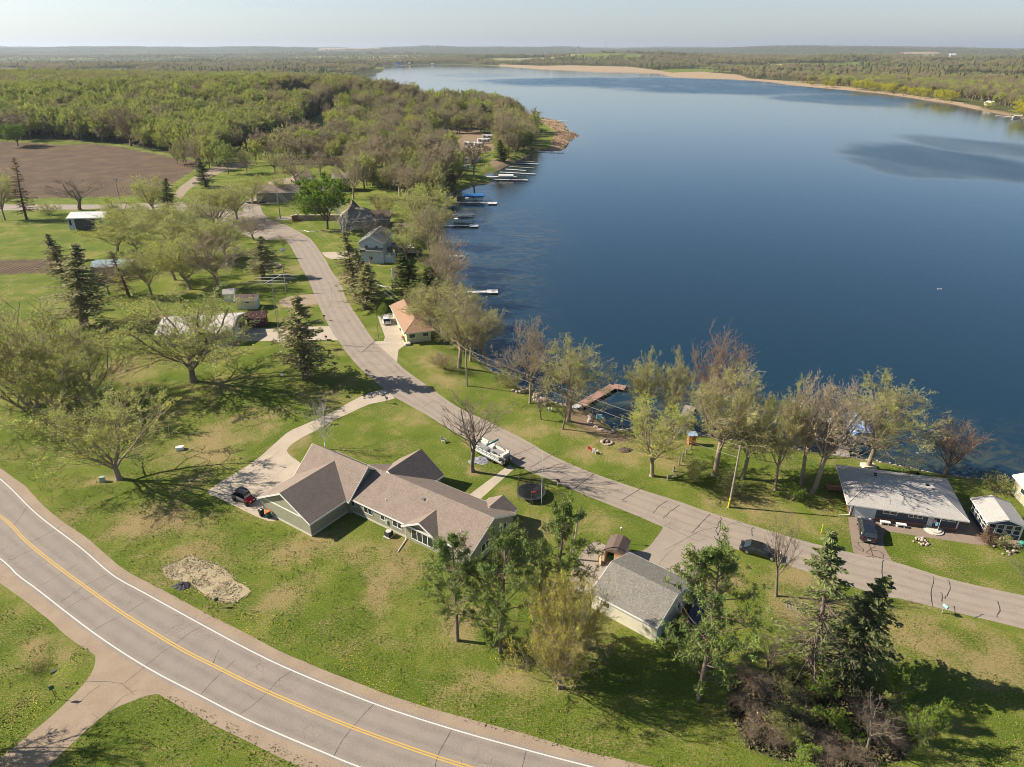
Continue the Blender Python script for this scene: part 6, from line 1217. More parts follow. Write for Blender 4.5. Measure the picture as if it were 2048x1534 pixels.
for s in (-1, 1): q.tube([(.6, s * 1.22, 1.86), (-.6, s * 1.2, 3.0), (-1.6, s * 1.22, 1.86)], .03, 5)
q.build('canopy_bow', CHROME, bo); q = MB(); q.b2((-4.35, -.25, 1.0), (-3.8, .25, 1.75)); q.b2((-4.2, -.12, .35), (-3.95, .12, 1.0)); q.build('outboard_motor', BLK, bo, bevel=.06); q = MB(); q.tube([(-3.7, .5, .5), (-3.7, .5, 1.9), (-3.7, 1.1, 1.9), (-3.7, 1.1, .5)], .03, 5); q.build('ladder', CHROME, bo)
# ---- crumpled tarp and things on lawns
def heap(name, px, py, r, h, m, label, cat, seed, n=14, sx=1.4, z=0):
    x, y = G(px, py); rr = np.random.RandomState(seed); N = 20; V = []; F = []
    for i in range(6):
        t = i / 5; 
        for k in range(N): a = 2 * pi * k / N; w = r * (1 - t) * (.75 + .5 * vnoise(np.array([k * .7 + seed]), np.array([i * 1.3]))[0]); V.append((w * cos(a) * sx, w * sin(a), h * (t ** .5) * (.6 + .6 * rr.rand()) if i else 0))
    F = [(i * N + k, i * N + (k + 1) % N, (i + 1) * N + (k + 1) % N, (i + 1) * N + k) for i in range(5) for k in range(N)]; q = MB(); q._add(V, F); return tag(q.build(name, m, None, (x, y, hz(x, y) + z)), label, cat)
heap('tarp', 959, 921, 1.2, .3, mat('grey_tarp', (.4, .4, .43), .6, noise=(3, .6, (.15, .15, .17))), 'crumpled grey tarp on the grass beside the boat', 'tarp', 3)
heap('black_tarp', 365, 1172, .75, .3, mat('black_tarp', (.025, .022, .03), .6), 'bunched black tarp at the edge of the straw', 'tarp', 4)
def rocks(name, px, py, n, r, m, label, seed, size=.28, ring=False, cat='rock pile'):
    x, y = G(px, py); z = hz(x, y); rr = np.random.RandomState(seed); e = empty(name, (x, y, z), 0, label, cat)
    for i in range(n):
        q = MB(); s = size * (.6 + .8 * rr.rand()); a = rr.rand() * 6.28 if not ring else 6.28 * i / n; d = r * rr.rand() ** .5 if not ring else r; prof = [(s * .5, 0), (s * .62, s * .3), (s * .45, s * .62), (s * .12, s * .78)]
        q.lathe((0, 0, 0), prof, 6, 1, .7 + .5 * rr.rand()); q.build('rock', m, e, (d * cos(a), d * sin(a), max(0, (1 - d / max(r, .1)) * size * 1.0) if not ring else 0), rr.rand() * 6)
rocks('fire_pit', 1214, 884, 16, .85, STONE, 'round stone fire pit on the shore lawn', 1, .4, True, 'fire pit'); rocks('fire_pit_rocks', 1211, 881, 9, .6, mat('ash_stone', (.3, .22, .18), .9), 'heap of reddish stones inside the fire pit', 2, .4)
rocks('rock_pile', 1840, 1083, 26, .95, STONE, 'pile of pale and dark rocks on the navy house lawn', 5, .3); rocks('rock_border', 2005, 1092, 22, 2.2, STONE, 'scattered border stones before the cottage', 6, .3)
rocks('flower_bed', 546, 534, 22, 2.4, mat('pink_stone', (.45, .33, .29), .9), 'ring of pinkish stones round a flower bed beside the lane', 7, .7, True, 'flower bed')
for i, (px, py) in enumerate([(1042, 776), (1064, 788), (1088, 798)]): rocks('shore_rocks', px, py, 10, 1.6, STONE, ['left', 'middle', 'right'][i] + ' cluster of pale boulders at the waterline near the big ash', 10 + i, .6)
heap('brush_pile', 1250, 900, .9, .4, mat('brush_brown', (.12, .085, .06), 1), 'low pile of brown brush on the shore lawn', 'brush pile', 8)
heap('rubbish_heap', 435, 690, 1.5, .6, mat('junk_mix', (.3, .25, .22), .8, noise=(2, .9, (.5, .45, .42))), 'clutter heaped along the workshop wall', 'junk', 9, sx=2.6)
# adirondack chairs
def adirondack(px, py, m, label, rz):
    x, y = G(px, py); e = empty('lawn_chair', (x, y, hz(x, y)), rz, label, 'chair'); q = MB(); q.box((0, 0, .36), (.55, .55, .04), ry=.15); q.build('seat', m, e); q = MB(); 
    for k in range(5): q.box((-.42, -.22 + k * .11, .72), (.03, .1, .8 - .05 * abs(k - 2)), ry=-.4)
    q.build('backrest', m, e)
    for s in (-1, 1):
        q = MB(); q.box((0, s * .33, .56), (.7, .13, .03)); q.build('armrest', m, e); q = MB(); q.box((.25, s * .31, .28), (.06, .04, .56)); q.build('leg', m, e); q = MB(); q.box((-.3, s * .31, .25), (.06, .04, .5), ry=.3); q.build('leg', m, e)
adirondack(1181, 901, mat('red_chair', (.5, .05, .06), .6), 'red lawn chair facing the fire pit', .9); adirondack(1190, 906, mat('white_chair', (.75, .73, .7), .6), 'white lawn chair right beside the red one', .9)
adirondack(888, 885, VINYL, 'cream lawn chair alone on the grass left of the boat', -.4); adirondack(1834, 946, BLK, 'black lawn chair at the water behind the navy house', 1.2)
adirondack(1244, 812, TRIM, 'white chair at the edge of the cove beach', 1.0); adirondack(1100, 818, TRIM, 'white chair on the bank by the small young tree', 1.5)
# posts, poles, wires
POLEM = mat('pole_wood', (.36, .30, .24), .9, noise=(3, .5, (.26, .21, .17)))
def pole(name, px, py, ty, r, label, cat='utility pole', topx=None, extra=None, m=POLEM):
    x, y = G(px, py); z = hz(x, y); h = Hh(px, py, ty) - z * .2; e = empty(name, (x, y, z), 0, label, cat)
    dx = 0
    if topx is not None:
        F = y * CP - (h - CAMZ) * SP; dx = (topx - 1024) * F / F_ - x
    q = MB(); q.tube([(0, 0, -.2), (dx * .5, 0, h * .5), (dx, 0, h)], [r * 1.25, r, r * .8], 10); q.build('pole', m, e); e['h'] = h
    if extra: extra(e, dx, h)
    return Vector((x + dx, y, z + h))
def cross(e, dx, h):
    q = MB(); q.box((dx, 0, h - .25), (1.5, .1, .12)); q.build('crossarm', POLEM, e); q = MB()
    for k in (-.6, 0, .6): q.lathe((dx + k, 0, h - .19), [(.05, 0), (.06, .08), (.03, .16)], 8)
    q.build('insulators', METALG, e)
def trans(e, dx, h): q = MB(); q.lathe((dx + .45, 0, h - 1.9), [(.32, 0), (.36, .1), (.36, 1.1), (.3, 1.25), (.05, 1.35)], 14); q.build('transformer', METALG, e); cross(e, dx, h)
def guard(e, dx, h): q = MB(); q.tube([(-.15, -.14, 0), (dx * .2 - .1, -.14, h * .16)], .12, 8); q.build('guy_guard', mat('yellow_plastic', (.75, .62, .03), .5), e)
pA = pole('utility_pole', 1458, 1014, 892, .14, 'leaning pale utility pole with yellow guard on the shore lawn', topx=1481, extra=guard)
pB = pole('utility_pole', 934, 772, 698, .15, 'utility pole beside the crooked shore tree'); pC = pole('utility_pole', 561, 437, 381, .18, 'utility pole on the lawn before the long barn', extra=cross)
pD = pole('utility_pole', 241, 405, 355, .16, 'utility pole with grey transformer before the ploughed field', extra=trans); pE = pole('utility_pole', 573, 584, 531, .14, 'short utility pole behind the antenna tower'); pG = pole('utility_pole', 1145, 1118, 1026, .13, 'leaning grey utility pole in front of the olive house end', topx=1157)
pF = Vector((*G(860, 640), 7.0)); pH = pole('utility_pole', 787, 600, 558, .12, 'utility pole on the lawn below the cottage')
def wire(a, b, sag, label, off=0.0):
    d = (b - a); n = Vector((-d.y, d.x, 0)).normalized() * off; pts = []
    for i in range(21): t = i / 20; p = a.lerp(b, t) + n; p.z -= sag * 4 * t * (1 - t) + abs(off); pts.append(p)
    q = MB(); q.tube(pts, .015, 4); tag(q.build('power_line', mat('wire', (.42, .38, .34), .5)), label, 'power line')
wire(pB, pA, .9, 'upper power line from the shore pole to the leaning pole'); wire(pB - Vector((0, 0, 1.1)), pA - Vector((0, 0, 1.9)), 1.0, 'lower power line from the shore pole to the leaning pole')
wire(pC, pB, 2.2, 'left power line running down from the barn pole', .3); wire(pC, pB, 2.6, 'right power line running down from the barn pole', -.5); wire(pC, pD, 1.0, 'power line from the barn pole to the field pole'); wire(pH, pB, 1.0, 'short power line above the brown roofed house'); wire(pE, pH, 1.2, 'power line crossing the lane by the tower')
wire(pA, Vector((*G(1900, 1010), 3.2)), .5, 'power line from the leaning pole to the navy house'); wire(pG, Vector((*G(1290, 1075), 3.6)), .3, 'power line from the leaning grey pole to the tan garage')
# thin mast, light poles, flagpole
pole('antenna_mast', 1083, 1009, 905, .035, 'tall thin white mast beside the trampoline', 'mast', m=TRIM)
def lamp_arm(e, dx, h): q = MB(); q.tube([(0, 0, h - .1), (.6, 0, h + .12), (1.2, 0, h + .1)], .04, 6); q.build('arm', METALG, e); q = MB(); q.lathe((1.3, 0, h - .05), [(.06, .2), (.25, .1), (.25, 0), (.15, -.1)], 12); q.build('lamp_head', TRIM, e)
pole('street_lamp', 1806, 946, 902, .07, 'grey lamp post with curved arm at the water behind the navy house', 'street lamp', topx=1815, extra=lamp_arm, m=METALG)
def globe(e, dx, h): q = MB(); q.lathe((0, 0, h), [(.05, 0), (.26, .12), (.33, .3), (.26, .5), (.05, .6)], 14); q.build('globe', mat('white_globe', (.8, .78, .72), .3), e, smooth_=True)
pole('yard_lamp', 572, 798, 752, .04, 'white globe lamp on thin pole below the slim spruce', 'lamp', m=METALG, extra=globe)
def flag(e, dx, h):
    q = MB()
    for k in range(7): q.cm = k % 2; q.b2((.06, -.02, h - .5 - k * .14), (.6, .02, h - .36 - k * .14))
    q.cm = 2; q.b2((.05, -.03, h - .36 - 2 * .14), (.3, .03, h - .36)); q.build('flag', [mat('flag_red', (.5, .03, .05), .7), mat('flag_white', (.75, .7, .68), .7), mat('flag_blue', (.03, .05, .2), .7)], e)
pole('flagpole', 742, 556, 516, .05, 'flagpole with hanging striped flag beside the white lakeside house', 'flagpole', extra=flag, m=TRIM)
pole('satellite_post', 728, 532, 500, .08, 'post with small panel in front of the white lakeside house', 'post', m=METALG, extra=lambda e, dx, h: mbox('panel', DG, e, (-.8, -.05, h - .5), (.9, .05, h)))
# antenna tower
x, y = G(562, 683); h = Hh(562, 683, 566); e = empty('antenna_tower', (x, y, 0), .2, 'tall lattice antenna tower beside the concrete driveway', 'tower'); q = MB(); w = .42
for k in range(3): a = k * 2.094; q.tube([(w * cos(a), w * sin(a), 0), (w * .55 * cos(a), w * .55 * sin(a), h)], .03, 5)
q.build('mast_legs', METALG, e); q = MB(); N = int(h / .9)
for i in range(N):
    z0, z1 = i * h / N, (i + 1) * h / N; r0, r1 = w * (1 - .45 * z0 / h), w * (1 - .45 * z1 / h)
    for k in range(3): a, b_ = k * 2.094, (k + 1) * 2.094; q.tube([(r0 * cos(a), r0 * sin(a), z0), (r1 * cos(b_), r1 * sin(b_), z1)], .018, 4, cap=False)
q.build('lattice', METALG, e); mbox('base', FOUND, e, (-.7, -.7, 0), (.7, .7, .15)); q = MB(); q.tube([(0, 0, h), (0, 0, h + 1.2)], .04, 6); q.build('rotor_pole', METALG, e)
AW = mat('antenna_white', (.75, .7, .68), .4); dirb = Vector((.45, .9, 0)).normalized(); q = MB(); q.tube([-dirb * 2.6 + Vector((0, 0, h + .7)), dirb * 4.2 + Vector((0, 0, h + .7))], .06, 6); q.build('boom', AW, e)
el = Vector((.97, -.25, 0)).normalized()
for k, (s, L2) in enumerate(((-2.5, 5.0), (-.6, 3.4), (1.6, 4.8), (4.1, 3.8))): q = MB(); c = dirb * s + Vector((0, 0, h + .72)); q.tube([c - el * L2, c, c + el * L2], [.035, .055, .035], 5); q.build('antenna_element', AW, e)
# mailboxes, markers, small posts
def mailbox(px, py, label, m, rz=0.):
    x, y = G(px, py); e = empty('mailbox', (x, y, 0), rz, label, 'mailbox'); q = MB(); q.b2((-.05, -.05, 0), (.05, .05, 1.05)); q.b2((-.05, -.4, .85), (.05, .1, .93)); q.build('post', WOODG, e); q = MB(); q.extr([(-.14, -.45, 1.05), (.14, -.45, 1.05), (.14, -.45, 1.25), (.08, -.45, 1.34), (-.08, -.45, 1.34), (-.14, -.45, 1.25)], (0, .6, 0)); q.build('box', m, e)
mailbox(1115, 973, 'dark mailbox at the lane edge right of the trampoline', BLK, .5); mailbox(1884, 1226, 'white and green mailbox on post at the lower lane edge', mat('mail_green', (.25, .5, .42), .5), .3); mailbox(648, 640, 'black mailbox at the lane edge above the tower driveway', BLK, 1.2); mailbox(773, 806, 'small black mailbox at the mouth of the long driveway', BLK, .8); mailbox(652, 682, 'little dark mailbox below the tower driveway', BLK, 1.)
for px, py, ty, lab, m in ((1642, 1066, 1048, 'thin yellow marker post on the lawn left of the minivan', MATS['yellow_plastic']), (757, 676, 628, 'slim green road marker on the verge beside the white car', mat('green_post', (.03, .2, .16), .6))):
    pole('marker_post', px, py, ty, .05, lab, 'post', m=m)
# signs: stakes with blank backs
for px, py, ty, lab in ((112, 1398, 1372, 'small dark green sign on a stake beside the side road'), (436, 1213, 1196, 'small sign on a stake below the straw patch')):
    x, y = G(px, py); h = max(1.3, Hh(px, py, ty)); e = empty('sign_post', (x, y, 0), .6, lab, 'sign'); q = MB(); q.tube([(0, 0, 0), (0, 0, h)], .03, 6); q.build('post', DG, e); mbox('plate', mat('sign_green', (.03, .12, .09), .6), e, (-.22, -.02, h - .5), (.22, .02, h))
# utility cabinets
for px, py, w, h, m, lab in ((206, 963, .35, .8, mat('box_green', (.3, .42, .33), .6), 'pale green utility box at the foot of the lone lawn tree'), (360, 899, .6, .5, TRIM, 'white box lying in the shade of the lone lawn tree')):
    x, y = G(px, py); e = empty('utility_box', (x, y, 0), .3, lab, 'box'); mbox('cabinet', m, e, (-w, -w * .6, 0), (w, w * .6, h)); mbox('lid', m, e, (-w - .04, -w * .6 - .04, h), (w + .04, w * .6 + .04, h + .06))
# birdhouse kiosk
x, y = G(568, 516); e = empty('birdhouse', (x, y, 0), .3, 'little white roofed birdhouse on two posts beside the lane', 'birdhouse')
for s in (-.35, .35): q = MB(); q.b2((s - .04, -.04, 0), (s + .04, .04, 2.2)); q.build('post', TRIM, e)
gable(e, -.6, .6, -.35, .35, 2.2, 2.8, 3.1, 'x', S_WHITE, R_PALE, ov=.15, rk=.12, th=.06, found=False)
# ---- tool shed with open front
O, ang, _ = frame_px((1208, 1124), (1241, 1133)); e = empty('shed', (O[0], O[1], .012), ang, 'small plywood shed with open doors beside the tan garage', 'shed'); PLY = mat('plywood', (.55, .36, .2), .8, noise=(3, .4, (.45, .28, .15))); q = MB()
q.b2((0, 0, 0), (.06, 3, 1.95)); q.b2((2.4, 0, 0), (2.46, 3, 1.95)); q.b2((0, 2.94, 0), (2.46, 3, 1.95)); q.b2((.06, 0, 0), (2.4, 3, .08)); q.build('wall', PLY, e); q = MB(); q.extr([(-.15, -.2, 1.98), (2.6, -.2, 1.98), (1.6, -.2, 2.5), (.85, -.2, 2.5)], (0, 3.4, 0)); q.build('roof', R_DKBR, e)
mbox('door', PLY, e, (1.25, -.06, .08), (2.4, 0, 1.9)); q = MB(); q.box((-.45, -.5, 1.0), (.05, 1.1, 1.85), rz=.6); q.build('door', PLY, e); mbox('side_cladding', S_WHITE, e, (2.465, 0, 0), (2.5, 3, 1.95)); q = MB(); q.box((1.2, -.9, .12), (1.6, 1.6, .06), rx=.16); q.build('ramp', WOODG, e); q = MB(); q.b2((.4, .8, .08), (1.1, 2.2, .6)); tag(q.build('lawn_mower', mat('mower_green', (.02, .2, .09), .5), None, (O[0], O[1], .012), ang), 'green mower stored in the open plywood shed', 'mower')
# rusty stand, trailer with black cover, garden frames
x, y = G(1240, 1086); e = empty('rusty_stand', (x, y, 0), 0, 'rusty iron tripod stand behind the plywood shed', 'stand'); RUST = mat('rust', (.28, .1, .05), .9)
for k in range(3): q = MB(); a = k * 2.09; q.tube([(.5 * cos(a), .5 * sin(a), 0), (0, 0, 1.1)], .03, 5); q.build('leg', RUST, e)
q = MB(); q.tube([(0, 0, .9), (0, 0, 2.4)], .04, 6); q.build('pole', RUST, e); q = MB(); q.box((0, 0, 2.5), (.22, .22, .22)); q.build('lamp', TRIM, e)
for px, py, m, lab, n_ in ((1262, 1118, CHROME, 'blue-grey motor machine on the forecourt beside the plywood shed', 'machine'), (1276, 1122, METALG, 'grey wheeled machine on the forecourt next to the garage roof edge', 'machine')):
    x, y = G(px, py); e = empty('machine', (x, y, .01), .4, lab, n_); q = MB(); q.b2((-.35, -.25, .3), (.35, .25, .7)); q.build('casing', m, e, bevel=.06); q = MB(); q.tube([(-.3, 0, .6), (-.9, 0, 1.0)], .03, 5); q.build('handle', BLK, e)
    for s in (-.3, .3): w = MB(); w.lathe((0, 0, 0), [(.22, -.05), (.22, .05)], 14); o = w.build('wheel', TYRE, e, (.1, s, .22)); o.rotation_euler = (pi / 2, 0, 0)
a, b = G(1396, 1200), G(1382, 1262); ang = atan2(b[1] - a[1], b[0] - a[0]); e = empty('covered_trailer', ((a[0] + b[0]) / 2 + .5, (a[1] + b[1]) / 2, 0), ang, 'low trailer under black sheeting between the garage and leaning pine', 'trailer')
q = MB(); q.b2((-2.6, -1.1, .5), (2.4, 1.1, .6)); q.build('bed', RUST, e); q = MB(); q.loft([[(-2.5, -1.15, .55), (-2.5, 1.15, .55), (-2.5, .9, .95), (-2.5, -.9, .9)], [(-.8, -1.2, .55), (-.8, 1.2, .55), (-.8, 1.0, 1.15), (-.8, -.9, 1.05)], [(1, -1.15, .55), (1, 1.2, .55), (1, .9, 1.0), (1, -1.0, 1.1)], [(2.4, -1.15, .55), (2.4, 1.15, .55), (2.4, 1, .8), (2.4, -.9, .85)]]); q.build('cover', mat('black_sheet', (.03, .032, .05), .45, noise=(2, .5, (.08, .08, .11))), e)
for xx in (-.5, .5):
    for s in (-1, 1): w = MB(); w.lathe((0, 0, 0), [(.32, -.1), (.32, .1)], 14); o = w.build('wheel', TYRE, e, (xx, s * 1.15, .32)); o.rotation_euler = (pi / 2, 0, 0)
a = G(1598, 1216); e = empty('wooden_pallet', (a[0], a[1], 0), -.2, 'flat wooden trellis lying on the lawn left of the spruces', 'pallet'); q = MB()
for i in range(9): q.b2((-1.5 + i * .36, -.6, .05), (-1.38 + i * .36, .6, .08))
for j in (-.55, 0, .5): q.b2((-1.5, j, 0), (1.6, j + .08, .05))
q.build('slats', WOODG, e)
# culvert pipe
x, y = G(95, 1333); q = MB(); q.tube([(.1, .1, -1.15), (1.5, .8, -.9)], .3, 14); tag(q.build('culvert_pipe', DG, None, (x, y, 0)), 'metal culvert pipe in the dark hollow beside the side road', 'pipe')
# ---- benches, booth, posts, swing on the shore lawn
for px, lab in ((1769, 'left white stone bench along the navy house'), (1801, 'right white stone bench along the navy house')):
    x, y = G(px, 1049 + (px - 1769) * .15); e = empty('bench', (x, y, .012), nh.rotation_euler[2], lab, 'bench'); mbox('seat', TRIM, e, (-.65, -.25, .42), (.65, .25, .52)); mbox('leg', TRIM, e, (-.5, -.18, 0), (-.36, .18, .42)); mbox('leg', TRIM, e, (.36, -.18, 0), (.5, .18, .42))
x, y, z = GT(1382, 888); e = empty('booth', (x, y, z), .1, 'orange wooden booth with blue roof at the dock end', 'booth'); OR = mat('orange_paint', (.5, .17, .04), .7); mbox('wall', OR, e, (-.6, -.5, 0), (.6, .5, 1.9)); mbox('door', mat('dark_orange', (.35, .1, .03), .7), e, (-.35, -.54, .05), (.35, -.5, 1.7)); q = MB(); q.box((0, 0, 2.0), (1.6, 1.3, .1), rx=.12); q.build('roof', mat('pale_blue_roof', (.3, .42, .6), .5), e)
for i, (px, py, h) in enumerate(((1358, 930, 1.5), (1364, 922, 1.6), (1372, 908, 1.0), (1347, 943, 1.1), (1335, 960, 1.0), (1381, 899, .9))):
    x, y, z = GT(px, py); q = MB(); q.tube([(0, 0, -.1), (0, 0, h)], [.15, .13], 8); tag(q.build('fence_post', WOODG, None, (x, y, z)), ['tall stout post in the wood post row', 'tallest stout post in the wood post row', 'post at the lake end of the row', 'short post before the tall pair', 'post nearest the lane in the row', 'stub post beside the orange booth'][i], 'post', 'weathered posts on the shore lawn')
x, y, z = GT(1348, 955); e = empty('picnic_bench', (x, y, z), .3, 'low log bench beside the post nearest the lane', 'bench'); mbox('seat', WOODG, e, (-.9, -.15, .4), (.9, .15, .48)); mbox('leg', WOODG, e, (-.7, -.1, 0), (-.55, .1, .4)); mbox('leg', WOODG, e, (.55, -.1, 0), (.7, .1, .4))
x, y, z = GT(1198, 843); e = empty('basketball_hoop', (x, y, z), -.3, 'small play frame with blue panel on the cove beach', 'play frame'); q = MB()
for s in (-.55, .55): q.tube([(s, 0, 0), (s * .9, 0, 1.5)], .05, 6)
q.tube([(-.5, 0, 1.5), (.5, 0, 1.5)], .05, 6); q.build('frame', TRIM, e); q = MB(); q.lathe((0, 0, 0), [(.38, -.04), (.42, 0), (.38, .04)], 16); o = q.build('panel', mat('cyan_plastic', (.05, .45, .6), .5), e, (0, -.05, 1.0)); o.rotation_euler = (pi / 2, 0, 0)
x, y, z = GT(1184, 848); q = MB(); q.tube([(0, 0, 0), (0, 0, 2.6)], .1, 8); tag(q.build('gate_post', WOODG, None, (x, y, z)), 'tall grey post at the corner of the cove wall', 'post')
# stone edging of the cove
wp_ = resample(np.array([GT(*p)[:2] for p in ((1180, 832), (1178, 845), (1184, 852), (1196, 858), (1222, 866), (1250, 862), (1272, 855))]), 34); e = empty('stone_wall', (wp_[0][0], wp_[0][1], 0), 0, 'low curved stone wall around the cove beach', 'wall'); rr = np.random.RandomState(4); q = MB()
for p in wp_: s = .5 + .3 * rr.rand(); zz = hz(*p); q.lathe((p[0] - wp_[0][0] + rr.randn() * .1, p[1] - wp_[0][1] + rr.randn() * .1, zz - .05), [(s * .5, 0), (s * .6, s * .35), (s * .3, s * .6)], 6, 1, .8)
q.build('stones', STONE, e)
# riprap along the near shore
sh = smooth([tuple(p) for p in SHORE[1:52]], 4); sh = resample(sh, 900); rr = np.random.RandomState(9); q = MB()
nrm = offset(sh, -1.0) - sh
for p, n_ in zip(sh, nrm):
    if rr.rand() < .15: continue
    d = rr.uniform(-1.2, .2); s = .25 + .45 * rr.rand() ** 2; px_, py_ = p[0] - n_[0] * d * -1, p[1] - n_[1] * d * -1; q.lathe((px_, py_, max(hz(px_, py_), -2.2) - .08), [(s * .5, 0), (s * .6, s * .3), (s * .3, s * .55)], 5, 1, .8)
tag(q.build('shore_stones', STONE), 'scattered stones lining the lake shore', 'stones', kind='stuff')
# stump / concrete ring round the shore tree
x, y, z = GT(1736, 935); q = MB(); q.prism([(-1.0, -.7), (1.0, -.7), (1.0, .7), (-1.0, .7)], -.3, .55); tag(q.build('planter', FOUND, None, (x, y, z)), 'square concrete planter round the trunk behind the navy house', 'planter')
# blue boats, docks -------------------------------------------------------
def dock(pts, w, m, label, z=.45, end=None, post=True, rail=False):
    P = [Vector((*G(px, py, WZ + z), 0)) for px, py in pts]; e = empty('dock', (P[0].x, P[0].y, WZ), 0, label, 'dock'); q = MB(); o = P[0].copy(); o.z = 0
    A = resample(np.array([(p.x, p.y) for p in P]), max(3, int(sum((P[i + 1] - P[i]).length for i in range(len(P) - 1)) / 2.6)))
    for i in range(len(A) - 1):
        a = A[i] - A[0]; b = A[i + 1] - A[0]; d = b - a; L = hypot(*d); an = atan2(d[1], d[0]); c = (a + b) / 2; q.box((c[0], c[1], z), (L - .06, w, .1), rz=an)
    q.build('deck', m, e); pm = MB(); k = 0
    for i in range(0, len(A), 1):
        d = (A[min(i + 1, len(A) - 1)] - A[max(i - 1, 0)]); d = d / (hypot(*d) + 1e-9); nn = np.array([-d[1], d[0]]) * (w / 2 + .06)
        for s in (-1, 1): c = A[i] - A[0] + nn * s; pm.tube([(c[0], c[1], -2.2), (c[0], c[1], z + .35)], .05, 5)
    pm.build('posts', METALG, e)
    if end:
        c = A[-1] - A[0]; d = A[-1] - A[-2]; q = MB(); q.box((c[0], c[1], z + .03), (end[0], end[1], .12), rz=atan2(d[1], d[0])); q.build('end_platform', m, e)
    return e
dock([(1153, 815), (1178, 800), (1228, 771)], 2.0, WOODR, 'rust-red dock with a broad end left of the cove'); dock([(1226, 772), (1251, 776)], 2.2, WOODR, 'short red cross piece at the end of the red dock', z=.47)
dock([(1140, 818), (1160, 810)], 1.4, ALU, 'white gangway leading onto the red dock', z=.6); dock([(1353, 874), (1381, 812)], 2.0, WOODG, 'plain weathered wooden dock beside the orange booth')
dock([(1687, 917), (1682, 892), (1677, 862), (1672, 842)], 2.2, WOODG, 'broad pale dock behind the row of tall trees'); dock([(1646, 841), (1690, 842)], 1.6, ALU, 'white cross piece at the end of the broad pale dock', z=.47)
dock([(930, 584), (985, 583)], 1.6, ALU, 'white dock with posts facing the weedy shallows', end=(3, 3)); dock([(890, 512), (927, 512)], 1.2, ALU, 'narrow pale dock hidden behind shore trees')
dock([(866, 451), (948, 451)], 1.4, ALU, 'white dock beside the grey boat canopy', end=(3.4, 4)); dock([(890, 404), (985, 406)], 1.3, ALU, 'long white dock below the blue boat canopy', end=(4, 4))
for a, b, w, lab in (((971, 353), (1034, 354), 2.2, 'first dock of the camp row from the near end'), ((971, 358), (1056, 360), 2.2, 'broad white dock below the first of the camp row'), ((999, 344), (1071, 348), 1.6, 'longest slanting dock in the camp row'), ((1011, 338), (1052, 341), 1.6, 'white dock with a side arm in the camp row'),
        ((1019, 333), (1069, 336), 1.6, 'thin dock just above the side-arm dock'), ((1027, 326), (1077, 328), 1.8, 'second farthest long dock of the camp row'), ((1030, 322), (1069, 323), 1.4, 'thin farthest dock of the camp row'), ((1073, 302), (1126, 304), 2.0, 'long dock below the reed bank'), ((1077, 240), (1135, 242), 2.2, 'white dock reaching out beyond the reeds'), ((1030, 221), (1052, 221), 2.0, 'far small dock behind the reed point'), ((1992, 231), (2048, 236), 2.4, 'dock on the far right shore')):
    dock([a, b], w, ALU if 'thin' not in lab else WOODG, lab)
def lift(px, py, L, W, h, cm, label, rz=0.0, boat=True):
    x, y = G(px, py, WZ); e = empty('boat_lift', (x, y, WZ), rz, label, 'boat lift'); q = MB()
    for s in (-1, 1):
        for t in (-1, 1): q.tube([(s * L * .42, t * W * .48, -1.5), (s * L * .42, t * W * .48, h)], .06, 5)
        q.tube([(-L * .42, s * W * .48, .3), (L * .42, s * W * .48, .3)], .05, 5)
    q.build('frame', METALG, e); q = MB(); pr = [(-W / 2, h - .45), (-W / 2, h), (-W * .3, h + .5), (W * .3, h + .5), (W / 2, h), (W / 2, h - .45), (W / 2 - .05, h - .45), (W / 2 - .05, h - .02), (W * .3, h + .44), (-W * .3, h + .44), (-W / 2 + .05, h - .02), (-W / 2 + .05, h - .45)]
    q.loft([[(s, a, b) for a, b in pr] for s in (-L / 2, 0, L / 2)]); q.build('canopy', cm, e)
    if boat:
        b = empty('motor_boat', (x, y, WZ), rz, 'boat hanging under the ' + label, 'boat'); q = MB()
        S = lambda t, w, z0, z1: [(t, -w, z1), (t, -w * .8, z0 + .15), (t, 0, z0), (t, w * .8, z0 + .15), (t, w, z1)]
        q.loft([S(-L * .42, W * .3, .5, 1.2), S(0, W * .32, .45, 1.25), S(L * .3, W * .22, .55, 1.35), S(L * .45, .05, .95, 1.45)]); q.build('hull', TRIM, b); q = MB(); q.box((-L * .05, 0, 1.35), (.8, W * .4, .5)); q.build('console', DG, b)
lift(948, 401, 9.5, 4.2, 2.4, CANVB, 'bright blue canopy boat lift over the long white dock'); lift(927, 443, 9.0, 4.2, 2.4, MATS['grey_canvas'], 'pale-topped grey canopy boat lift over its dock'); lift(1709, 872, 7.4, 3.4, 2.3, mat('worn_blue_canvas', (.06, .2, .55), .7, noise=(1.2, .8, (.4, .45, .5))), 'torn blue canopy boat lift over the water behind the tall trees', 1.45)
lift(1012, 357, 8, 4, 1.6, ALU, 'long white canopy boat lift over the camp row shallows'); lift(2032, 236, 9, 5, 2.4, ALU, 'white canopy boat lift over the far right shore')
q = MB(); q.box((0, 0, .03), (8.6, 3.2, .04)); 
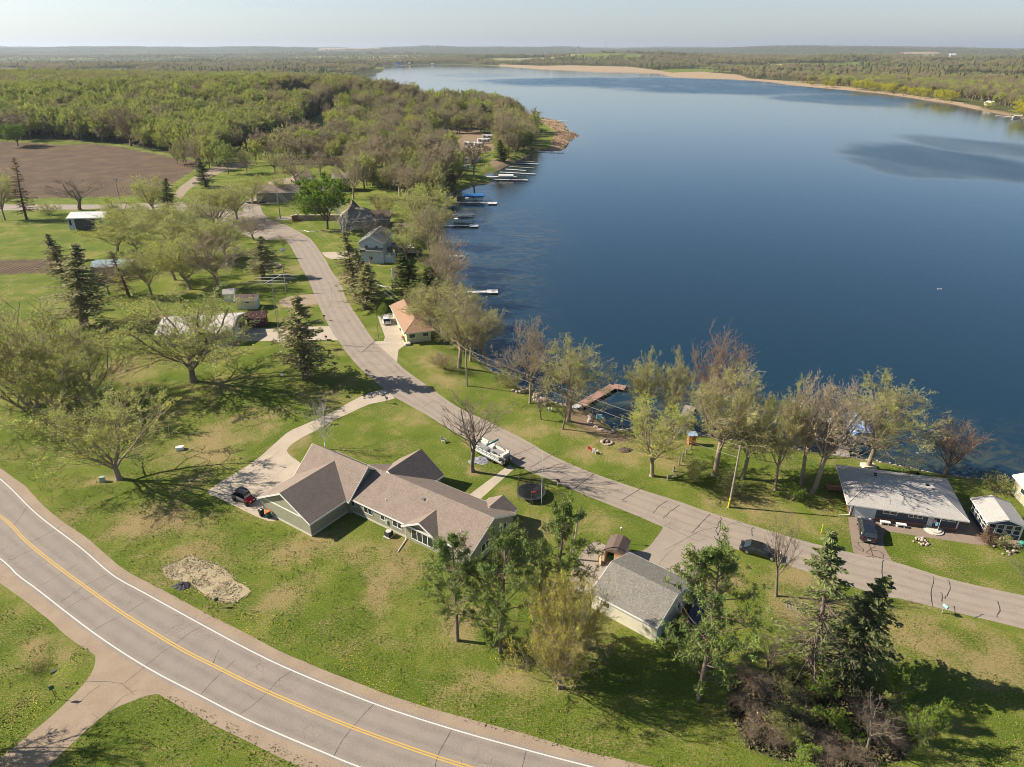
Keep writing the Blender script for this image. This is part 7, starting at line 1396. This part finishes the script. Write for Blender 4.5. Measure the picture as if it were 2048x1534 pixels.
# tiny craft and birds
for i, (px, py) in enumerate(((1876, 579), (1882, 579))):
    x, y = G(px, py, WZ); e = empty('water_bird', (x, y, WZ), .5 * i, ['left', 'right'][i] + ' one of two white birds swimming on the open lake', 'bird'); q = MB(); q.loft([[(-.3, -.02, .1), (-.3, .02, .1), (-.3, .02, .2), (-.3, -.02, .2)], [(-.1, -.14, .0), (-.1, .14, .0), (-.1, .12, .24), (-.1, -.12, .24)], [(.2, -.12, .0), (.2, .12, .0), (.2, .08, .22), (.2, -.08, .22)], [(.32, -.03, .1), (.32, .03, .1), (.32, .03, .18), (.32, -.03, .18)]]); q.tube([(.24, 0, .15), (.32, 0, .34), (.44, 0, .36)], [.05, .04, .02], 6); q.build('body', TRIM, e)
for px, py, lab in ((1661, 176, 'small boat moored off the far right shore'), (1736, 183, 'white rowboat pulled to the far right shore'), (1838, 196, 'low raft near the far right shore')):
    x, y = G(px, py, WZ); q = MB(); q.loft([[(-2.5, -.9, 0), (-2.5, .9, 0), (-2.5, .9, .8), (-2.5, -.9, .8)], [(1, -1, 0), (1, 1, 0), (1, 1, .9), (1, -1, .9)], [(3, -.1, .4), (3, .1, .4), (3, .1, 1), (3, -.1, 1)]]); q.b2((-1, -.6, .8), (.4, .6, 1.7)); tag(q.build('rowboat', TRIM, None, (x, y, WZ)), lab, 'boat')
# ---- campers
RVW = mat('camper_white', (.74, .72, .68), .4); RVS = mat('camper_stripe', (.25, .22, .2), .5)
def camper(px, py, L, label, rz=0.0):
    x, y, z = GT(px, py); e = empty('camper', (x, y, z), rz, label, 'camper'); q = MB(); q.b2((-L / 2, -1.25, .55), (L / 2, 1.25, 3.1)); q.build('body', RVW, e, bevel=.15); mbox('stripe', RVS, e, (-L / 2 + .3, -1.27, 1.2), (L / 2 - .3, -1.25, 1.5)); mbox('awning', RVW, e, (-L * .3, -2.6, 2.6), (L * .3, -1.25, 2.68))
    for u_ in (-.3, .05, .33): window(e, u_ * L, -1.25, 2.1, .9, .6, '-y', 1, fm=DG)
    for s in (-.6, .3):
        for t in (-1, 1): w = MB(); w.lathe((0, 0, 0), [(.36, -.1), (.36, .1)], 12); o = w.build('wheel', TYRE, e, (s, t * 1.15, .36)); o.rotation_euler = (pi / 2, 0, 0)
    mbox('roof_unit', TRIM, e, (-.4, -.4, 3.1), (.4, .4, 3.4)); q = MB(); q.tube([(L / 2, 0, .6), (L / 2 + 1.2, 0, .6)], .06, 5); q.build('hitch', DG, e)
for a_ in ((977, 278, 9, 'white camper highest up beside the tall bare tree'), (968, 286, 9, 'white camper just below the highest one', .2), (940, 293, 8, 'white camper in the middle of the camp', -.1), (958, 294, 7, 'short camper right of the middle one', .3), (905, 300, 10, 'long low white camper at the left of the camp', .1),
           (938, 303, 8, 'camper half hidden behind twigs below the middle one'), (942, 325, 10, 'long white camper behind the near camper', .05), (925, 341, 9, 'nearest white camper above the dark spruces', .1), (880, 307, 6, 'covered white boat-shaped camper at the far left', -.3), (818, 508, 9, 'white covered pontoon stored under the yellow-green tree', .1)): camper(*a_)
# ---- person in the doorway
def person(name, loc, rz, h, top, legs, hair, skin, label, hold=None):
    e = empty(name, loc, rz, label, 'person'); s = h / 1.7; me = bpy.data.meshes.new('body'); V = [(0, 0, .95), (0, 0, 1.15), (0, 0, 1.38), (0, .0, 1.48), (0, .01, 1.57), (0, .02, 1.67), (.09, 0, .9), (.1, .02, .5), (.1, 0, .08), (.1, .13, .03), (-.09, 0, .9), (-.1, .02, .5), (-.1, 0, .08), (-.1, .13, .03),
        (.18, 0, 1.4), (.24, .03, 1.15), (.16, .22, 1.02), (.1, .3, 1.03), (-.18, 0, 1.4), (-.25, .03, 1.15), (-.2, .2, 1.0), (-.16, .28, 1.0)]
    E = [(0, 1), (1, 2), (2, 3), (3, 4), (4, 5), (0, 6), (6, 7), (7, 8), (8, 9), (0, 10), (10, 11), (11, 12), (12, 13), (2, 14), (14, 15), (15, 16), (16, 17), (2, 18), (18, 19), (19, 20), (20, 21)]; me.from_pydata([tuple(c * s for c in v) for v in V], E, []); o = link('body', me, e)
    R = [.14, .125, .14, .055, .095, .09, .09, .065, .045, .035, .09, .065, .045, .035, .055, .042, .034, .028, .055, .042, .034, .028]; md = o.modifiers.new('skin', 'SKIN')
    for i, r in enumerate(R): me.skin_vertices[0].data[i].radius = (r * s * (1.15 if i < 3 else 1), r * s * (.8 if i < 3 else 1))
    me.skin_vertices[0].data[0].use_root = True; o.modifiers.new('sub', 'SUBSURF').levels = 2; o.modifiers['sub'].render_levels = 2; me.materials.append(skin)
    q = MB(); q.lathe((0, 0, .98 * s), [(.165 * s, 0), (.17 * s, .2 * s), (.185 * s, .38 * s), (.12 * s, .47 * s)], 14, 1.05, .75); 
    for t in (-1, 1): q.tube([(t * .15 * s, 0, 1.42 * s), (t * .25 * s, .03 * s, 1.14 * s), (t * .2 * s, .14 * s, 1.06 * s)], [.07 * s, .055 * s, .05 * s], 8)
    q.build('shirt', top, e, smooth_=True); q = MB()
    for t in (-1, 1): q.tube([(t * .085 * s, 0, 1.0 * s), (t * .1 * s, .02 * s, .5 * s), (t * .1 * s, 0, .1 * s)], [.115 * s, .085 * s, .065 * s], 10)
    q.build('trousers', legs, e, smooth_=True); q = MB(); q.lathe((0, -.015 * s, 1.5 * s), [(.075 * s, -.08 * s), (.11 * s, .04 * s), (.115 * s, .14 * s), (.09 * s, .24 * s), (.03 * s, .28 * s)], 12, .95, 1.0); q.build('hair', hair, e, smooth_=True)
    if hold: q = MB(); q.box((-.28 * s, .22 * s, .98 * s), (.3, .18, .5)); tag(q.build('jacket', hold, None, loc, rz), 'light blue jacket held by the person at the door', 'jacket')
SKIN = mat('skin', (.55, .34, .25), .6); c_, s_ = cos(nh.rotation_euler[2]), sin(nh.rotation_euler[2]); lx, ly = 10.55, -.55
person('person', (nh.location.x + lx * c_ - ly * s_, nh.location.y + lx * s_ + ly * c_, .31), nh.rotation_euler[2] + 2.9, 1.62, mat('pink_shirt', (.7, .42, .5), .8), mat('black_trousers', (.02, .02, .025), .8), mat('auburn_hair', (.2, .06, .03), .7), SKIN, 'person in pink top and black trousers at the navy house door', mat('blue_cloth', (.2, .42, .65), .8))
# ---- odds round the yellow house and gardens
for px, py, lab, m in ((802, 662, 'black barbecue beside the yellow house wall', BLK), (806, 678, 'orange wooden seat beside the yellow house corner', MATS['orange_cedar']), (511, 672, 'white planter box beside the workshop door', TRIM), (488, 652, 'pale tub left of the maroon shed', FOUND), (2042, 1092, 'green plastic tub at the cottage corner', mat('tub_green', (.05, .3, .2), .5)), (770, 588, 'blue garden table on the shaded lawn', mat('blue_plastic', (.1, .3, .4), .6)), (784, 597, 'small pale bird bath on the shaded lawn', FOUND), (1502, 903, 'black kettle grill at the waterline behind the trees', BLK)):
    x, y = G(px, py); e = empty(lab.split()[-1] if False else 'yard_item', (x, y, hz(x, y) + .01), .4, lab, 'garden item'); q = MB(); q.lathe((0, 0, .25), [(.18, 0), (.34, .12), (.36, .35), (.3, .45), (.08, .5)], 12); q.build('bowl', m, e); q = MB()
    for k in range(3): q.tube([(.3 * cos(k * 2.09), .3 * sin(k * 2.09), 0), (.12 * cos(k * 2.09), .12 * sin(k * 2.09), .35)], .03, 5)
    q.build('stand', m, e)
# white edging hose on the lane lawn
q = MB(); q.tube([(*G(px, py), .06) for px, py in ((595, 461), (608, 461), (618, 464), (630, 464), (645, 461), (652, 460))], .12, 5); tag(q.build('lawn_edging', TRIM), 'curved white edging across the lane lawn', 'edging')
q = MB()
for k in range(18): t = k / 17; x, y = G(746 + 38 * t, 563 + 14 * t + 3 * sin(t * 3)); q.lathe((x, y, 0), [(.22, 0), (.25, .15), (.1, .25)], 6)
tag(q.build('stone_row', TRIM), 'row of white stones curving below the flagpole', 'stone border')
# ---- dandelions and reeds: uncountable cover
rr = np.random.RandomState(12)
def cover(name, polys, dens, label, cat, mk, seed):
    pts = []; r = np.random.RandomState(seed)
    for P in polys:
        P = np.array(P); x0, y0 = P.min(0); x1, y1 = P.max(0); n = int((x1 - x0) * (y1 - y0) * dens); X = r.uniform(x0, x1, n); Y = r.uniform(y0, y1, n); k = inpoly(X, Y, P); pts.append(np.c_[X[k], Y[k]])
    P = np.vstack(pts); Z = terrain_h(P[:, 0], P[:, 1]); V, F = mk(P, Z, r); return P, Z, V, F
def dmk(P, Z, r):
    k = fbm(P[:, 0] / 3, P[:, 1] / 3, 3) > .5; P, Z = P[k], Z[k]; C = np.c_[P, Z + .07]; return leaf_quads(C, .07, r, 1.0, .85)
DAND = [GP([(270, 1120), (310, 1110), (325, 1140), (330, 1165), (350, 1170), (345, 1200), (300, 1185), (250, 1150)]), GP([(380, 1170), (440, 1200), (560, 1230), (700, 1290), (800, 1370), (900, 1430), (800, 1420), (650, 1350), (520, 1290), (400, 1230), (350, 1200)]), GP([(0, 1400), (60, 1380), (130, 1345), (180, 1320), (180, 1350), (120, 1405), (60, 1450), (0, 1500)])]
P, Z, V, F = cover('dandelions', DAND, 14, '', '', dmk, 3); tag(link('dandelions', npmesh('dandelions', V, Fq=F, mats=[mat('dandelion_yellow', (.62, .5, .02), .7)])), 'yellow dandelions scattered along the highway verge', 'flowers', kind='stuff')
def rmk(P, Z, r):
    k = fbm(P[:, 0] / 9, P[:, 1] / 9, 4) > .45; P, Z = P[k], Z[k]; C = np.c_[P, Z + .4 * (.6 + .6 * r.rand(len(P)))]; return leaf_quads(C, .35, r, 2.6, 0, np.tile([0, 0, 1.], (len(P), 1)))
P, Z, V, F = cover('reeds', [REEDS], 3, '', '', rmk, 4); tag(link('reeds', npmesh('reeds', V, Fq=F, mats=[mat('reed_tan', (.56, .42, .27), .9, noise=(.2, .5, (.46, .3, .18)))])), 'tan reeds on the low point', 'reeds', kind='stuff')
def gmk(P, Z, r):
    k = fbm(P[:, 0] / 2.2, P[:, 1] / 2.2, 3) > .47; P, Z = P[k], Z[k]; C = np.c_[P, Z + .06]; return leaf_quads(C, .13, r, 1.8, .3, np.tile([0, 0, 1.], (len(P), 1)))
# low ground scrub under the thicket
THK = [GP([(1470, 1350), (1560, 1335), (1640, 1370), (1720, 1380), (1790, 1410), (1830, 1470), (1800, 1520), (1650, 1545), (1500, 1500), (1450, 1420)])]
def smk(P, Z, r): C = np.c_[P, Z + .5 * r.rand(len(P)) ** 1.5]; return leaf_quads(C, .16, r, 2.2)
P, Z, V, F = cover('scrub', THK, 45, '', '', smk, 6); tag(link('scrub', npmesh('scrub', V, Fq=F, mats=[mat('scrub_brown', (.15, .105, .07), 1, noise=(.5, .4, (.15, .14, .06)))])), 'tangled low reddish scrub under the thicket', 'scrub', kind='stuff')

# straw flecks and coarse grass tufts
def stmk(P, Z, r): k = r.rand(len(P)) < .2 + .8 * (fbm(P[:, 0] / .8, P[:, 1] / .8, 3) > .42); P, Z = P[k], Z[k]; return leaf_quads(np.c_[P, Z + .04 + .05 * r.rand(len(P))], .1, r, 2.4, .8)
STRAW = np.array(GP([(318, 1135), (340, 1124), (378, 1108), (405, 1120), (440, 1126), (474, 1156), (492, 1166), (506, 1182), (488, 1198), (470, 1209), (445, 1206), (410, 1194), (372, 1168), (330, 1155)]))
P, Z, V, F = cover('straw', [STRAW], 55, '', '', stmk, 15); tag(link('straw', npmesh('straw', V, Fq=F, mats=[mat('straw_pale', (.55, .45, .28), .9, noise=(1.5, .7, (.36, .29, .17)))])), 'loose pale straw spread over the seeded patch', 'straw', kind='stuff')
P, Z, V, F = cover('straw', [STRAW], 22, '', '', stmk, 16); tag(link('soil_clods', npmesh('soil_clods', V, Fq=F, mats=[mat('soil_dark', (.13, .11, .06), 1)])), 'dark soil and sprouts showing through the straw', 'soil', kind='stuff')
LAWN = [GP([(-60, 900), (60, 960), (150, 1060), (300, 1170), (420, 1235), (600, 1320), (850, 1420), (1150, 1505), (1300, 1545), (1500, 1560), (2100, 1560), (2100, 1290), (1900, 1250), (1700, 1200), (1520, 1130), (1430, 1130), (1380, 1180), (1310, 1290), (1180, 1220), (1100, 1180), (950, 1120), (870, 1105), (625, 1080), (420, 1000), (250, 980), (0, 880)]), GP([(-60, 1170), (180, 1300), (170, 1360), (0, 1500), (-60, 1520)]), GP([(160, 1480), (290, 1400), (350, 1392), (600, 1510), (680, 1560), (60, 1600)])]
def tmk(P, Z, r): k = fbm(P[:, 0] / 1.6, P[:, 1] / 1.6, 4) > .42; P, Z = P[k], Z[k]; return leaf_quads(np.c_[P, Z + .05], .09, r, 1.7, .2, np.tile([0, 0, .8], (len(P), 1)))
P, Z, V, F = cover('tufts', LAWN, 16, '', '', tmk, 17); tag(link('grass_tufts', npmesh('grass_tufts', V, Fq=F, mats=[mat('tuft_green', (.1, .15, .02), .9, noise=(.6, .6, (.26, .25, .06)))])), 'coarse grass tufts on the lawns nearest the highway', 'grass', kind='stuff')
# ================================================================ air
hm = bpy.data.materials.new('haze'); hm.use_nodes = True; ht = hm.node_tree; ht.nodes.clear()
pv = ht.nodes.new('ShaderNodeVolumePrincipled'); ho = ht.nodes.new('ShaderNodeOutputMaterial'); pv.inputs['Color'].default_value = (.74, .85, 1, 1)
pv.inputs['Density'].default_value = .56 / 12000; pv.inputs['Anisotropy'].default_value = .3; ht.links.new(pv.outputs[0], ho.inputs['Volume'])
hb = MB(); hb.b2((-26000, -900, -8), (26000, 25500, 250)); haze = hb.build('haze', hm); tag(haze, 'thin pale haze over lake and woods', kind='stuff')
